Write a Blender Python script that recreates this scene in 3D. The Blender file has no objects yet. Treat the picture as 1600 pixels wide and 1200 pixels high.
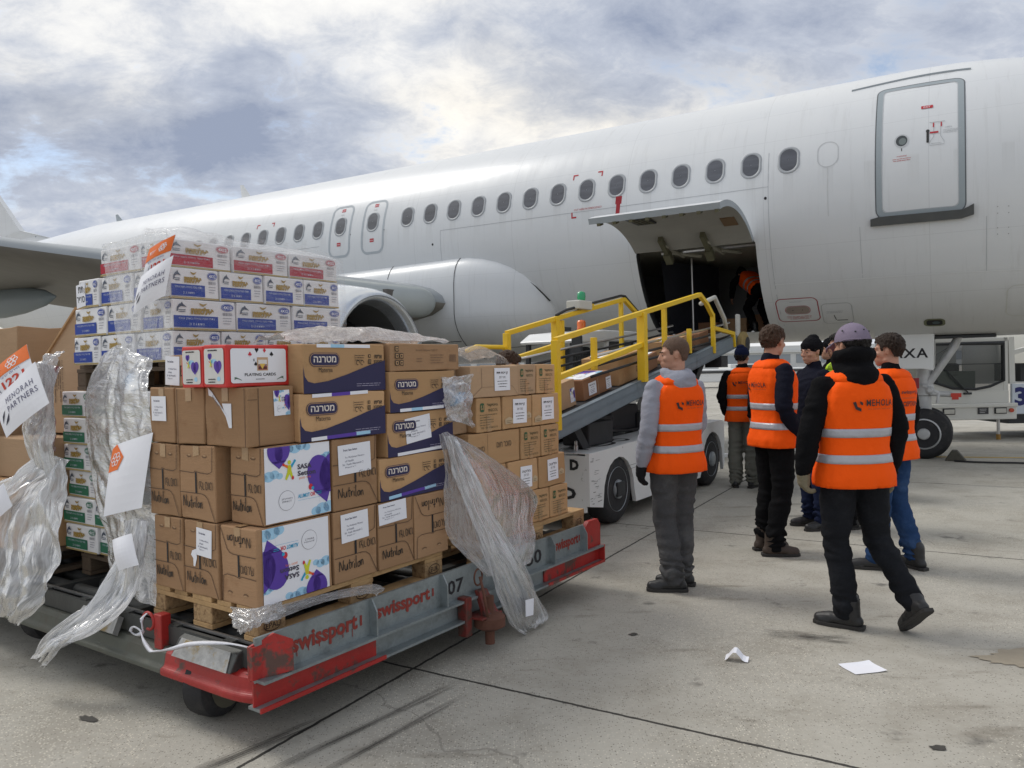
import bpy, bmesh, math, random
from mathutils import Vector, Matrix, noise
random.seed(7)
R=math.radians
C=bpy.context.scene.collection
sc=bpy.context.scene
# ---------------- camera
cam=bpy.data.objects.new('camera',bpy.data.cameras.new('camera'));C.objects.link(cam)
cam.data.sensor_width=36;cam.data.lens=27.0;cam.data.clip_end=3000;cam.data.clip_start=.05
rt=Vector((.99976,-.000475,-.02189));up=Vector((.021895,.021684,.999525));fw=Vector((0,.999765,-.02169))
m=Matrix((rt,up,-fw)).transposed().to_4x4();m.translation=Vector((0,0,1.54));cam.matrix_world=m
sc.camera=cam
# ---------------- view
sc.view_settings.view_transform='Standard';sc.view_settings.look='None';sc.view_settings.exposure=0.38;sc.view_settings.gamma=1
sc.cycles.max_bounces=8;sc.cycles.transparent_max_bounces=24;sc.cycles.use_denoising=True
# ---------------- node helper
def N(nt,t,**k):
    n=nt.nodes.new(t)
    for a,b in k.items():
        if a in n.inputs: n.inputs[a].default_value=b
        else: setattr(n,a,b)
    return n
def inp(nt,n,key,val):
    if isinstance(val,bpy.types.NodeSocket): nt.links.new(val,n.inputs[key])
    else: n.inputs[key].default_value=val
def mathn(nt,op,a,b=0.,c=0.,clamp=False):
    n=nt.nodes.new('ShaderNodeMath');n.operation=op;n.use_clamp=clamp
    for i,x in enumerate((a,b,c)): inp(nt,n,i,x)
    return n.outputs[0]
def mixc(nt,f,a,b,bt='MIX'):
    n=nt.nodes.new('ShaderNodeMix');n.data_type='RGBA';n.blend_type=bt;n.clamp_factor=True
    inp(nt,n,0,f);inp(nt,n,6,c4(a) if not isinstance(a,bpy.types.NodeSocket) else a);inp(nt,n,7,c4(b) if not isinstance(b,bpy.types.NodeSocket) else b)
    return n.outputs[2]
def c4(c): return (c[0],c[1],c[2],1) if not isinstance(c,float) else (c,c,c,1)
def ramp(nt,f,stops,interp='LINEAR'):
    n=nt.nodes.new('ShaderNodeValToRGB');n.color_ramp.interpolation=interp;e=n.color_ramp.elements
    while len(e)<len(stops): e.new(.5)
    for i,(p,c) in enumerate(stops): e[i].position=p;e[i].color=c4(c)
    inp(nt,n,0,f);return n.outputs[0]
def noi(nt,vec,scale,detail=4,rough=.55,dist=0.):
    n=nt.nodes.new('ShaderNodeTexNoise');n.inputs['Scale'].default_value=scale;n.inputs['Detail'].default_value=detail
    n.inputs['Roughness'].default_value=rough;n.inputs['Distortion'].default_value=dist
    if vec is not None: nt.links.new(vec,n.inputs['Vector'])
    return n.outputs['Fac']
def mapv(nt,vec,loc=(0,0,0),rot=(0,0,0),scale=(1,1,1)):
    n=nt.nodes.new('ShaderNodeMapping');n.inputs[1].default_value=loc;n.inputs[2].default_value=rot;n.inputs[3].default_value=scale
    nt.links.new(vec,n.inputs[0]);return n.outputs[0]
# ---------------- world: broken cloud deck over a blue sky
SUN_EL,SUN_AZ=R(52),R(-62)     # azimuth from +Y toward +X
w=bpy.data.worlds.new('World');sc.world=w;w.use_nodes=True;nt=w.node_tree;nt.nodes.clear()
out=N(nt,'ShaderNodeOutputWorld');bg=N(nt,'ShaderNodeBackground')
sky=N(nt,'ShaderNodeTexSky');sky.sky_type='NISHITA';sky.sun_disc=False;sky.sun_elevation=SUN_EL;sky.sun_rotation=SUN_AZ
tc=N(nt,'ShaderNodeTexCoord').outputs['Generated']
sep=N(nt,'ShaderNodeSeparateXYZ');nt.links.new(tc,sep.inputs[0])
zz=mathn(nt,'ADD',mathn(nt,'MAXIMUM',sep.outputs[2],0.0),.42)
cmb=N(nt,'ShaderNodeCombineXYZ')
nt.links.new(mathn(nt,'DIVIDE',sep.outputs[0],zz),cmb.inputs[0]);nt.links.new(mathn(nt,'DIVIDE',sep.outputs[1],zz),cmb.inputs[1])
P=mapv(nt,cmb.outputs[0],(21.3,14.2,3),(0,0,R(-30)),(1.2,1.6,1))
big=noi(nt,P,1.15,3,.5,.25);mid=noi(nt,mapv(nt,P,(5,2,1)),2.5,9,.60,.35);fine=noi(nt,mapv(nt,P,(9,1,4)),8.5,9,.68,.3)
dens=mathn(nt,'ADD',mathn(nt,'MULTIPLY',big,.70),mathn(nt,'ADD',mathn(nt,'MULTIPLY',mid,.39),mathn(nt,'MULTIPLY',fine,.26)))
cloudc=ramp(nt,dens,[(.55,(.82,.81,.78)),(.625,(.70,.70,.70)),(.675,(.55,.57,.61)),(.73,(.41,.445,.52)),(.84,(.25,.29,.385))])
gap=ramp(nt,mathn(nt,'ADD',mathn(nt,'MULTIPLY',mid,.7),mathn(nt,'MULTIPLY',fine,.3)),[(.38,(1,1,1)),(.47,(0,0,0))])
gapm=mathn(nt,'MULTIPLY',N(nt,'ShaderNodeRGBToBW').outputs[0] if False else gap,.75)
skc=mixc(nt,1.0,sky.outputs[0],(.115,.115,.115),'MULTIPLY')
warm=mixc(nt,ramp(nt,noi(nt,mapv(nt,P,(2,8,3)),1.7,3),[(.5,(0,0,0)),(.72,(1,1,1))]),cloudc,mixc(nt,1.0,cloudc,(1.05,1.01,.94),'MULTIPLY'))
col=mixc(nt,gapm,warm,skc)
hz=ramp(nt,sep.outputs[2],[(0.0,(1,1,1)),(.09,(0,0,0))])
col=mixc(nt,mathn(nt,'MULTIPLY',hz,.45),col,(.62,.64,.66))
nt.links.new(col,bg.inputs[0]);bg.inputs[1].default_value=1.0;nt.links.new(bg.outputs[0],out.inputs[0])
sl=bpy.data.lights.new('sun','SUN');sl.energy=1.35;sl.angle=R(20);sl.color=(1,.96,.9)
so=bpy.data.objects.new('sun',sl);C.objects.link(so)
sd=Vector((math.sin(SUN_AZ)*math.cos(SUN_EL),math.cos(SUN_AZ)*math.cos(SUN_EL),math.sin(SUN_EL)))
so.rotation_euler=sd.to_track_quat('Z','Y').to_euler();so.location=(0,0,30)
# ---------------- materials
MATS={}
def mat(name,col,rough=.6,metal=0.,var=.0,vscale=8.,bump=0.,bscale=40.,stretch=(1,1,1),col2=None,c2t=(.55,.7),c2s=3.,spec=.5,coat=0.,emit=0.,coord='Object',tex2=0.,t2s=60.):
    if name in MATS: return MATS[name]
    m=bpy.data.materials.new(name);m.use_nodes=True;nt=m.node_tree;b=nt.nodes['Principled BSDF']
    tcv=N(nt,'ShaderNodeTexCoord').outputs[coord];v=mapv(nt,tcv,scale=stretch)
    c=c4(col)
    if var: 
        f=noi(nt,v,vscale,5)
        c=mixc(nt,f,[x*(1-var) for x in col],[min(1,x*(1+var)) for x in col])
    if tex2:
        f=noi(nt,v,t2s,3,.7);c=mixc(nt,mathn(nt,'MULTIPLY',f,1.),mixc(nt,1.,c,(1-tex2,)*3,'MULTIPLY'),c)
    if col2:
        f=ramp(nt,noi(nt,mapv(nt,tcv,(4,7,1)),c2s,7,.65),[(c2t[0],(0,0,0)),(c2t[1],(1,1,1))]);c=mixc(nt,f,c,col2)
    if name.startswith('cardboard') or name in('pallet_wood','white_board'):
        oi=N(nt,'ShaderNodeObjectInfo').outputs['Random'];kk=.16 if name!='white_board' else .05
        c=mixc(nt,oi,mixc(nt,1.,c,(1-kk,1-kk*1.1,1-kk*1.3),'MULTIPLY'),mixc(nt,1.,c,(1+kk*.6,)*3,'MULTIPLY'))
    if isinstance(c,tuple): b.inputs['Base Color'].default_value=c
    else: nt.links.new(c,b.inputs['Base Color'])
    b.inputs['Roughness'].default_value=rough;b.inputs['Metallic'].default_value=metal
    b.inputs['Specular IOR Level'].default_value=spec;b.inputs['Coat Weight'].default_value=coat
    if emit: b.inputs['Emission Color'].default_value=c4(col);b.inputs['Emission Strength'].default_value=emit
    if bump:
        bn=N(nt,'ShaderNodeBump');bn.inputs['Strength'].default_value=bump;bn.inputs['Distance'].default_value=.02
        nt.links.new(noi(nt,v,bscale,4,.6),bn.inputs['Height']);nt.links.new(bn.outputs[0],b.inputs['Normal'])
    MATS[name]=m;return m
def ink(c,rough=.65):
    return mat('ink_%02x%02x%02x'%tuple(int(min(1,x)*255) for x in c),c,rough,var=.06,vscale=30)
CARD=mat('cardboard',(.37,.225,.125),.82,var=.10,vscale=5,bump=.12,bscale=18,stretch=(1,1,6),col2=(.30,.17,.09),c2t=(.56,.72),c2s=6,spec=.25)
CARD2=mat('cardboard_tan',(.50,.31,.16),.8,var=.08,vscale=5,bump=.10,bscale=14,stretch=(1,1,6),col2=(.40,.24,.12),c2t=(.58,.7),c2s=5,spec=.25)
CARD3=mat('cardboard_grey',(.43,.29,.18),.85,var=.08,vscale=4,bump=.12,bscale=14,stretch=(1,1,5),spec=.25)
CARDR=mat('cardboard_reddish',(.30,.155,.085),.8,var=.08,vscale=5,bump=.1,bscale=14,spec=.3)
CWHITE=mat('white_board',(.78,.78,.79),.6,var=.05,vscale=6,bump=.06,bscale=20)
CRED=mat('red_board',(.62,.035,.03),.45,var=.06,vscale=8)
PAPER=mat('paper',(.82,.83,.88),.7,var=.03,vscale=6)
GALV=mat('galvanised_steel',(.30,.34,.35),.48,.55,var=.25,vscale=5,bump=.15,bscale=25,col2=(.17,.19,.19),c2t=(.5,.7),c2s=7,tex2=.25,t2s=90)
GALV2=mat('dull_green_steel',(.105,.112,.092),.6,.15,var=.25,vscale=4,bump=.15,bscale=20,col2=(.10,.09,.07),c2t=(.5,.7),c2s=5)
REDP=mat('worn_red_paint',(.42,.024,.02),.45,var=.3,vscale=7,bump=.15,bscale=18,col2=(.10,.05,.04),c2t=(.55,.62),c2s=7,tex2=.25,t2s=60)
RUST=mat('rusty_steel',(.13,.055,.035),.8,.2,var=.4,vscale=12,bump=.3,bscale=30)
DARK=mat('dark_metal',(.035,.037,.04),.55,.3,var=.3,vscale=10,bump=.1)
BLK=mat('black_rubber',(.018,.018,.02),.75,var=.3,vscale=14,bump=.2,bscale=60,col2=(.06,.055,.05),c2t=(.55,.75),c2s=8)
BELT=mat('belt_rubber',(.022,.023,.027),.6,var=.3,vscale=5,bump=.1)
STEEL=mat('bare_steel',(.50,.50,.50),.3,.85,var=.2,vscale=8,bump=.05)
WOOD=mat('pallet_wood',(.47,.30,.14),.75,var=.25,vscale=6,bump=.3,bscale=22,stretch=(1,7,7),col2=(.30,.18,.08),c2t=(.52,.68),c2s=8)
CHIP=mat('pressed_wood_block',(.40,.26,.13),.85,var=.35,vscale=45,bump=.4,bscale=60,col2=(.22,.13,.06),c2t=(.5,.62),c2s=30)
WOODG=mat('old_dark_pallet_wood',(.12,.085,.055),.85,var=.3,vscale=7,bump=.3,bscale=25,stretch=(1,6,6))
YEL=mat('yellow_paint',(.80,.52,.015),.4,var=.12,vscale=6,bump=.06,col2=(.30,.17,.05),c2t=(.68,.73),c2s=12)
WPAINT=mat('white_vehicle_paint',(.74,.75,.74),.35,var=.06,vscale=4,bump=.03,col2=(.35,.34,.31),c2t=(.68,.78),c2s=7)
GLASS=mat('dark_glass',(.03,.035,.04),.06,0,spec=.8)
WGL=mat('cabin_window_glass',(.085,.09,.105),.3,0,spec=.7,var=.7,vscale=3,stretch=(.8,.8,5))
# ---------------- mesh builder
class MB:
    def __init__(s): s.v=[];s.f=[];s.m=[]
    def add(s,vs,fs,m=0):
        o=len(s.v);s.v+= [tuple(x) for x in vs];s.f+=[tuple(i+o for i in f) for f in fs];s.m+=[m]*len(fs);return s
    def box(s,x0,y0,z0,x1,y1,z1,m=0):
        vs=[(x,y,z) for z in(z0,z1) for y in(y0,y1) for x in(x0,x1)]
        return s.add(vs,[(0,2,3,1),(4,5,7,6),(0,1,5,4),(1,3,7,5),(3,2,6,7),(2,0,4,6)],m)
    def prism(s,pts,d,m=0):          # pts: 3D polygon, d: extrusion vector
        d=Vector(d);n=len(pts);vs=[Vector(p) for p in pts]+[Vector(p)+d for p in pts]
        return s.add(vs,[tuple(range(n))[::-1],tuple(range(n,2*n))]+[(i,(i+1)%n,n+(i+1)%n,n+i) for i in range(n)],m)
    def loft(s,rings,m=0,cap=True,close=True):
        n=len(rings[0]);vs=[p for r in rings for p in r];fs=[]
        for k in range(len(rings)-1):
            for i in range(n if close else n-1):
                j=(i+1)%n;fs.append((k*n+i,k*n+j,(k+1)*n+j,(k+1)*n+i))
        if cap: fs.append(tuple(range(n))[::-1]);fs.append(tuple((len(rings)-1)*n+i for i in range(n)))
        return s.add(vs,fs,m)
    def tube(s,pts,r,n=10,m=0,cap=True,sq=False):
        pts=[Vector(p) for p in pts];rings=[];ref=None
        rr=r if isinstance(r,(list,tuple)) else [r]*len(pts)
        for i,p in enumerate(pts):
            a=pts[max(0,i-1)];b=pts[min(len(pts)-1,i+1)];d=(b-a)
            if d.length<1e-9: d=Vector((0,0,1))
            d.normalize()
            if ref is None:
                ref=Vector((0,0,1)) if abs(d.z)<.9 else Vector((1,0,0))
            x=d.cross(ref).normalized();y=x.cross(d).normalized();ref=y
            k=1.0
            if 0<i<len(pts)-1:
                d1=(p-pts[i-1]).normalized();k=1/max(.5,d1.dot(d))
            if sq: q=[(-1,-1),(1,-1),(1,1),(-1,1)]
            else: q=[(math.cos(2*math.pi*t/n),math.sin(2*math.pi*t/n)) for t in range(n)]
            rings.append([p+x*(c*rr[i]*(k if abs(d.z)>.9 else 1))+y*(e*rr[i]*(1 if abs(d.z)>.9 else k)) for c,e in q])
        return s.loft(rings,m,cap)
    def cyl(s,a,b,r,n=16,m=0): return s.tube([a,b],r,n,m)
    def lathe(s,c,ax,prof,n=24,m=0):   # prof: (r,h) pairs along axis
        ax=Vector(ax).normalized();ref=Vector((0,0,1)) if abs(ax.z)<.9 else Vector((1,0,0))
        x=ax.cross(ref).normalized();y=ax.cross(x);c=Vector(c)
        return s.loft([[c+ax*h+(x*math.cos(2*math.pi*t/n)+y*math.sin(2*math.pi*t/n))*max(r,1e-4) for t in range(n)] for r,h in prof],m)
    def xf(s,fn): s.v=[tuple(fn(Vector(p))) for p in s.v];return s
    def build(s,name,mats,parent=None,smooth=False,bevel=0.,auto=None,solid=0.):
        me=bpy.data.meshes.new(name);me.from_pydata(s.v,[],s.f);me.update()
        for mm in (mats if isinstance(mats,(list,tuple)) else [mats]): me.materials.append(mm)
        for p,mi in zip(me.polygons,s.m): p.material_index=mi;p.use_smooth=smooth
        bm=bmesh.new();bm.from_mesh(me);bmesh.ops.recalc_face_normals(bm,faces=bm.faces);bm.to_mesh(me);bm.free()
        if smooth and auto is not None: me.set_sharp_from_angle(angle=R(auto))
        return link(name,me,parent,bevel,solid)
def link(name,me,parent=None,bevel=0.,solid=0.):
    o=bpy.data.objects.new(name,me);C.objects.link(o)
    if parent: o.parent=parent
    if bevel:
        b=o.modifiers.new('bevel','BEVEL');b.width=bevel;b.segments=2;b.limit_method='ANGLE';b.angle_limit=R(40)
    if solid:
        b=o.modifiers.new('solid','SOLIDIFY');b.thickness=solid;b.offset=0
    return o
def tag(o,label=None,cat=None,group=None,kind=None):
    if label: o['label']=label
    if cat: o['category']=cat
    if group: o['group']=group
    if kind: o['kind']=kind
    return o
def thing(name,label,cat,loc=(0,0,0),rz=0.,group=None):
    o=bpy.data.objects.new(name,None);o.empty_display_size=.1;C.objects.link(o);o.location=loc;o.rotation_euler=(0,0,rz)
    return tag(o,label,cat,group)
# ---------------- flat artwork (print, lettering)
TC={}
def textmesh(s,bold=0.,sp=1.):
    k=(s,bold,sp)
    if k not in TC:
        if any('\u0590'<ch<'\u05ff' for ch in s): s=s[::-1]
        cu=bpy.data.curves.new('t','FONT');cu.body=s;cu.resolution_u=2;cu.offset=bold;cu.space_character=sp
        o=bpy.data.objects.new('t',cu);C.objects.link(o);dg=bpy.context.evaluated_depsgraph_get()
        me=bpy.data.meshes.new_from_object(o.evaluated_get(dg))
        vs=[(v.co.x,v.co.y) for v in me.vertices];fs=[tuple(p.vertices) for p in me.polygons]
        bpy.data.objects.remove(o);bpy.data.meshes.remove(me)
        if vs:
            x0=min(v[0] for v in vs);x1=max(v[0] for v in vs);y0=min(v[1] for v in vs);y1=max(v[1] for v in vs)
        else: x0=x1=y0=y1=0
        TC[k]=(vs,fs,x0,x1,y0,y1)
    return TC[k]
class Art:
    def __init__(s): s.items=[]     # (color, verts2d, faces, layer)
    def add(s,c,vs,fs,l): s.items.append((c,vs,fs,l));return s
    def poly(s,c,pts,l=0): return s.add(c,list(pts),[tuple(range(len(pts)))],l)
    def grid(s,c,x0,y0,x1,y1,l=0,k=8):
        for i in range(k):
            for j in range(k): s.rect(c,x0+(x1-x0)*i/k,y0+(y1-y0)*j/k,x0+(x1-x0)*(i+1)/k,y0+(y1-y0)*(j+1)/k,l)
        return s
    def rect(s,c,x0,y0,x1,y1,l=0): return s.poly(c,[(x0,y0),(x1,y0),(x1,y1),(x0,y1)],l)
    def rrect(s,c,x0,y0,x1,y1,r,l=0,n=5):
        p=[]
        for cx,cy,a in((x1-r,y0+r,-90),(x1-r,y1-r,0),(x0+r,y1-r,90),(x0+r,y0+r,180)):
            p+=[(cx+r*math.cos(R(a+90*i/n)),cy+r*math.sin(R(a+90*i/n))) for i in range(n+1)]
        return s.poly(c,p,l)
    def ell(s,c,x,y,rx,ry,l=0,n=24,rot=0): 
        return s.poly(c,[(x+rx*math.cos(2*math.pi*i/n)*math.cos(rot)-ry*math.sin(2*math.pi*i/n)*math.sin(rot),y+rx*math.cos(2*math.pi*i/n)*math.sin(rot)+ry*math.sin(2*math.pi*i/n)*math.cos(rot)) for i in range(n)],l)
    def path(s,c,pts,w,l=0,closed=False):
        n=len(pts);q=[Vector(p) for p in pts];vs=[];fs=[]
        for i in range(n):
            if closed: a=q[i-1];b=q[(i+1)%n]
            else: a=q[max(0,i-1)];b=q[min(n-1,i+1)]
            d=(b-a)
            d=d.normalized() if d.length>1e-9 else Vector((1,0))
            nn=Vector((-d.y,d.x))*w/2;vs+=[tuple(q[i]-nn),tuple(q[i]+nn)]
        for i in range(n if closed else n-1):
            j=(i+1)%n;fs.append((2*i,2*j,2*j+1,2*i+1))
        return s.add(c,vs,fs,l)
    def text(s,c,t,x,y,h,w=None,al='l',l=1,bold=0.,rot=0.,shear=0.,sp=1.):
        vs,fs,x0,x1,y0,y1=textmesh(t,bold,sp)
        if not vs: return s
        k=h/(y1-y0) if w is None else h/(y1-y0);kx=k if w is None else w/(x1-x0)
        W=(x1-x0)*kx;ox={'l':0,'c':-W/2,'r':-W}[al];cr,sr=math.cos(rot),math.sin(rot)
        o=[]
        for a,b in vs:
            X=(a-x0)*kx+ox;Y=(b-y0)*k;X+=Y*shear;o.append((x+X*cr-Y*sr,y+X*sr+Y*cr))
        return s.add(c,o,fs,l)
    def lines(s,c,x0,x1,y,dy,n,h,l=1,al='l',seed=0):
        rd=random.Random(seed)
        for i in range(n):
            L=(x1-x0)*rd.uniform(.45,1);x=x0 if al=='l' else (x0+x1)/2-L/2
            e=x+L
            while x<e:
                ww=min(rd.uniform(.03,.12)*(x1-x0)*2,e-x);s.rect(c,x,y-i*dy,x+ww,y-i*dy+h*rd.uniform(.7,1),l);x+=ww+.012*(x1-x0)*2
        return s
    def barcode(s,c,x0,y0,x1,y1,l=1,seed=3):
        rd=random.Random(seed);x=x0
        while x<x1:
            ww=(x1-x0)*rd.choice([.012,.02,.035]);s.rect(c,x,y0,min(x+ww,x1),y1,l);x+=ww+(x1-x0)*rd.choice([.012,.025])
        return s
    def merge(s,o,dx=0,dy=0,sx=1,sy=1,rot=0,dl=0):
        cr,sr=math.cos(rot),math.sin(rot)
        for c,vs,fs,l in o.items:
            s.items.append((c,[(dx+(a*sx)*cr-(b*sy)*sr,dy+(a*sx)*sr+(b*sy)*cr) for a,b in vs],fs,l+dl))
        return s
    def mesh(s,name,fn,eps=.0005,base=.0015):
        cols=[];v=[];f=[];mi=[]
        for c,vs,fs,l in s.items:
            key=c if isinstance(c,tuple) else c
            if key not in cols: cols.append(key)
            o=len(v);v+=[tuple(fn(a,b,base+eps*l)) for a,b in vs];f+=[tuple(i+o for i in q) for q in fs];mi+=[cols.index(key)]*len(fs)
        me=bpy.data.meshes.new(name);me.from_pydata(v,[],f)
        for c in cols: me.materials.append(ink(c) if isinstance(c,tuple) else c)
        for p,k in zip(me.polygons,mi): p.material_index=k
        me.update();return me
BL=(.012,.012,.015);WH=(.80,.81,.85);NAVY=(.022,.02,.075);INKB=(.03,.025,.02)
# ================= setting: apron, aircraft frame
T_=Vector((.86306,-.5051,0));Nn=Vector((-.5051,-.86306,0));AX=-13.605
def A(s,q,z): return T_*s+Nn*(AX+q)+Vector((0,0,z))
# ground material: concrete slabs in the aircraft's grid
gm=bpy.data.materials.new('apron_concrete');gm.use_nodes=True;nt=gm.node_tree;b=nt.nodes['Principled BSDF']
g=N(nt,'ShaderNodeTexCoord').outputs['Object']
base=mixc(nt,noi(nt,g,.55,6,.6),(.385,.368,.322),(.54,.52,.462))
base=mixc(nt,ramp(nt,noi(nt,mapv(nt,g,(3,1,0)),1.7,8,.7),[(.38,(1,1,1)),(.55,(0,0,0))]),base,mixc(nt,.38,base,(.24,.215,.17)))
vo=N(nt,'ShaderNodeTexVoronoi');vo.inputs['Scale'].default_value=95;nt.links.new(g,vo.inputs[0])
agg=mathn(nt,'GREATER_THAN',N(nt,'ShaderNodeSeparateColor').outputs[0],.5) if False else None
sc_=N(nt,'ShaderNodeSeparateColor');nt.links.new(vo.outputs['Color'],sc_.inputs[0])
small=mathn(nt,'LESS_THAN',vo.outputs['Distance'],.33)
patch=ramp(nt,noi(nt,mapv(nt,g,(1,9,0)),1.1,4),[(.42,(.15,.15,.15)),(.6,(1,1,1))])
base=mixc(nt,mathn(nt,'MULTIPLY',mathn(nt,'MULTIPLY',small,mathn(nt,'GREATER_THAN',sc_.outputs[0],.60)),mathn(nt,'MULTIPLY',patch,.9)),base,(.72,.68,.58))
base=mixc(nt,mathn(nt,'MULTIPLY',mathn(nt,'MULTIPLY',small,mathn(nt,'LESS_THAN',sc_.outputs[0],.22)),.65),base,(.10,.09,.075))
base=mixc(nt,mathn(nt,'MULTIPLY',noi(nt,g,26,6,.75),.55),base,mixc(nt,1.,base,(.60,.58,.53),'MULTIPLY'))
vc=N(nt,'ShaderNodeTexVoronoi');vc.feature='DISTANCE_TO_EDGE';vc.inputs['Scale'].default_value=.23;vcn=N(nt,'ShaderNodeVectorMath');vcn.operation='ADD';nz=N(nt,'ShaderNodeTexNoise');nz.inputs['Scale'].default_value=1.4;nz.inputs['Detail'].default_value=6;nt.links.new(g,nz.inputs['Vector']);nt.links.new(g,vcn.inputs[0]);nt.links.new(nz.outputs['Color'],vcn.inputs[1]);nt.links.new(vcn.outputs[0],vc.inputs['Vector'])
base=mixc(nt,mathn(nt,'MULTIPLY',mathn(nt,'LESS_THAN',vc.outputs['Distance'],.0016),.35),base,(.10,.09,.075))
base=mixc(nt,ramp(nt,noi(nt,mapv(nt,g,(7,3,0),scale=(1,1,1)),3.2,5,.6),[(.63,(0,0,0)),(.72,(.7,.7,.7))]),base,(.085,.08,.07))
base=mixc(nt,ramp(nt,noi(nt,mapv(nt,g,(2,13,0),rot=(0,0,R(30)),scale=(1,3.5,1)),1.3,6,.65),[(.60,(0,0,0)),(.70,(.45,.45,.45))]),base,(.12,.10,.07))
# joints
mp=N(nt,'ShaderNodeVectorRotate');mp.rotation_type='Z_AXIS';mp.inputs['Angle'].default_value=math.atan2(.5051,.86306);nt.links.new(g,mp.inputs[0])
wob=mathn(nt,'MULTIPLY',mathn(nt,'SUBTRACT',noi(nt,g,9,4,.7),.5),.02)
s2=N(nt,'ShaderNodeSeparateXYZ');nt.links.new(mp.outputs[0],s2.inputs[0])
def joint(sock,off,pitch,wd):
    a=mathn(nt,'ADD',mathn(nt,'SUBTRACT',sock,off),wob)
    f=mathn(nt,'PINGPONG',a,pitch/2)
    return mathn(nt,'LESS_THAN',f,wd)
# rotated: x' = s, y' = -(q+AX) -> lines q=6.7,10.5 (pitch 3.8), s=-2.45 (pitch 3.8)
j=mathn(nt,'MAXIMUM',joint(s2.outputs[0],-2.45,3.8,.009),joint(s2.outputs[1],-(6.68+AX),3.81,.0085))
base=mixc(nt,mathn(nt,'MULTIPLY',j,.93),base,(.016,.015,.013))
nt.links.new(base,b.inputs['Base Color']);b.inputs['Specular IOR Level'].default_value=.35
nt.links.new(ramp(nt,noi(nt,g,1.3,5),[(.35,(.55,.55,.55)),(.65,(.85,.85,.85))]),b.inputs['Roughness'])
bn=N(nt,'ShaderNodeBump');bn.inputs['Strength'].default_value=.35;bn.inputs['Distance'].default_value=.01
nt.links.new(mathn(nt,'ADD',noi(nt,g,60,5,.7),mathn(nt,'MULTIPLY',j,-2.)),bn.inputs['Height']);nt.links.new(bn.outputs[0],b.inputs['Normal'])
mb=MB();mb.add([(-900,-300,0),(900,-300,0),(900,1500,0),(-900,1500,0)],[(0,1,2,3)]);go=mb.build('apron_ground',gm);tag(go,kind='structure')
# patch repair oval, stains
def blob(cx,cy,rx,ry,seed,n=40,rot=0):
    p=[]
    for i in range(n):
        a=2*math.pi*i/n;k=1+.5*noise.noise(Vector((math.cos(a)*1.6,math.sin(a)*1.6,seed)))+.45*noise.noise(Vector((math.cos(a)*5,math.sin(a)*5,seed)))
        x,y=rx*k*math.cos(a),ry*k*math.sin(a);p.append((cx+x*math.cos(rot)-y*math.sin(rot),cy+x*math.sin(rot)+y*math.cos(rot)))
    return p
PATCHM=mat('patch_mortar',(.31,.27,.205),.8,var=.2,vscale=9,bump=.2,coord='Object');OILM=mat('oil_stain',(.045,.042,.036),.6,var=.4,vscale=25)
for i,(x,y,rx,ry,rot,mm,nm) in enumerate([(2.62,3.88,.24,.10,.0,PATCHM,'mortar_patch'),(1.65,3.0,.035,.018,0,OILM,'oil_stain'),(.66,4.35,.03,.018,.3,OILM,'oil_stain'),(-1.94,3.42,.05,.022,-.4,OILM,'oil_stain')]):
    mb=MB();mb.add([(px,py,.004) for px,py in blob(x,y,rx,ry,i*3.1,rot=rot)],[tuple(range(40))]);o=mb.build(nm,mm);tag(o,kind='structure')
tm=bpy.data.materials.new('tyre_scuff');tm.use_nodes=True;nt_=tm.node_tree;b_=nt_.nodes['Principled BSDF'];b_.inputs['Base Color'].default_value=(.03,.028,.025,1);b_.inputs['Roughness'].default_value=.6
ga=N(nt_,'ShaderNodeTexCoord').outputs['Generated'];sp_=N(nt_,'ShaderNodeSeparateXYZ');nt_.links.new(ga,sp_.inputs[0])
ed_=mathn(nt_,'MULTIPLY',mathn(nt_,'SUBTRACT',.5,mathn(nt_,'ABSOLUTE',mathn(nt_,'SUBTRACT',sp_.outputs[1],.5))),4.,0,True);ex_=mathn(nt_,'MULTIPLY',mathn(nt_,'SUBTRACT',.5,mathn(nt_,'ABSOLUTE',mathn(nt_,'SUBTRACT',sp_.outputs[0],.5))),5.,0,True)
nn_=ramp(nt_,noi(nt_,mapv(nt_,ga,scale=(2,14,1)),1.5,5),[(.42,(0,0,0)),(.62,(1,1,1))])
nt_.links.new(mathn(nt_,'MULTIPLY',mathn(nt_,'MULTIPLY',ed_,ex_),mathn(nt_,'MULTIPLY',nn_,.75)),b_.inputs['Alpha'])
for x,y,L,W,an in((-.72,3.22,1.5,.06,50),(-.60,3.12,1.2,.05,53),(-1.15,3.05,1.0,.09,48),(2.9,7.6,.8,.10,5),(3.3,8.2,.9,.12,-5),(1.62,4.25,.5,.16,-20)):
    mb=MB();mb.add([(-L/2,-W/2,0),(L/2,-W/2,0),(L/2,W/2,0),(-L/2,W/2,0)],[(0,1,2,3)]);o=mb.build('tyre_scuff',tm);o.location=(x,y,.006);o.rotation_euler=(0,0,R(an));tag(o,kind='structure')
# yellow lead-in line
mb=MB();mb.add([(x,y,.004) for x,y in [(6.4,11.92),(14,9.75),(14,9.84),(6.4,12.02)]],[(0,1,2,3)]);tag(mb.build('yellow_taxi_line',mat('line_yellow',(.55,.36,.05),.6,var=.2,vscale=9)),kind='structure')
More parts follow.
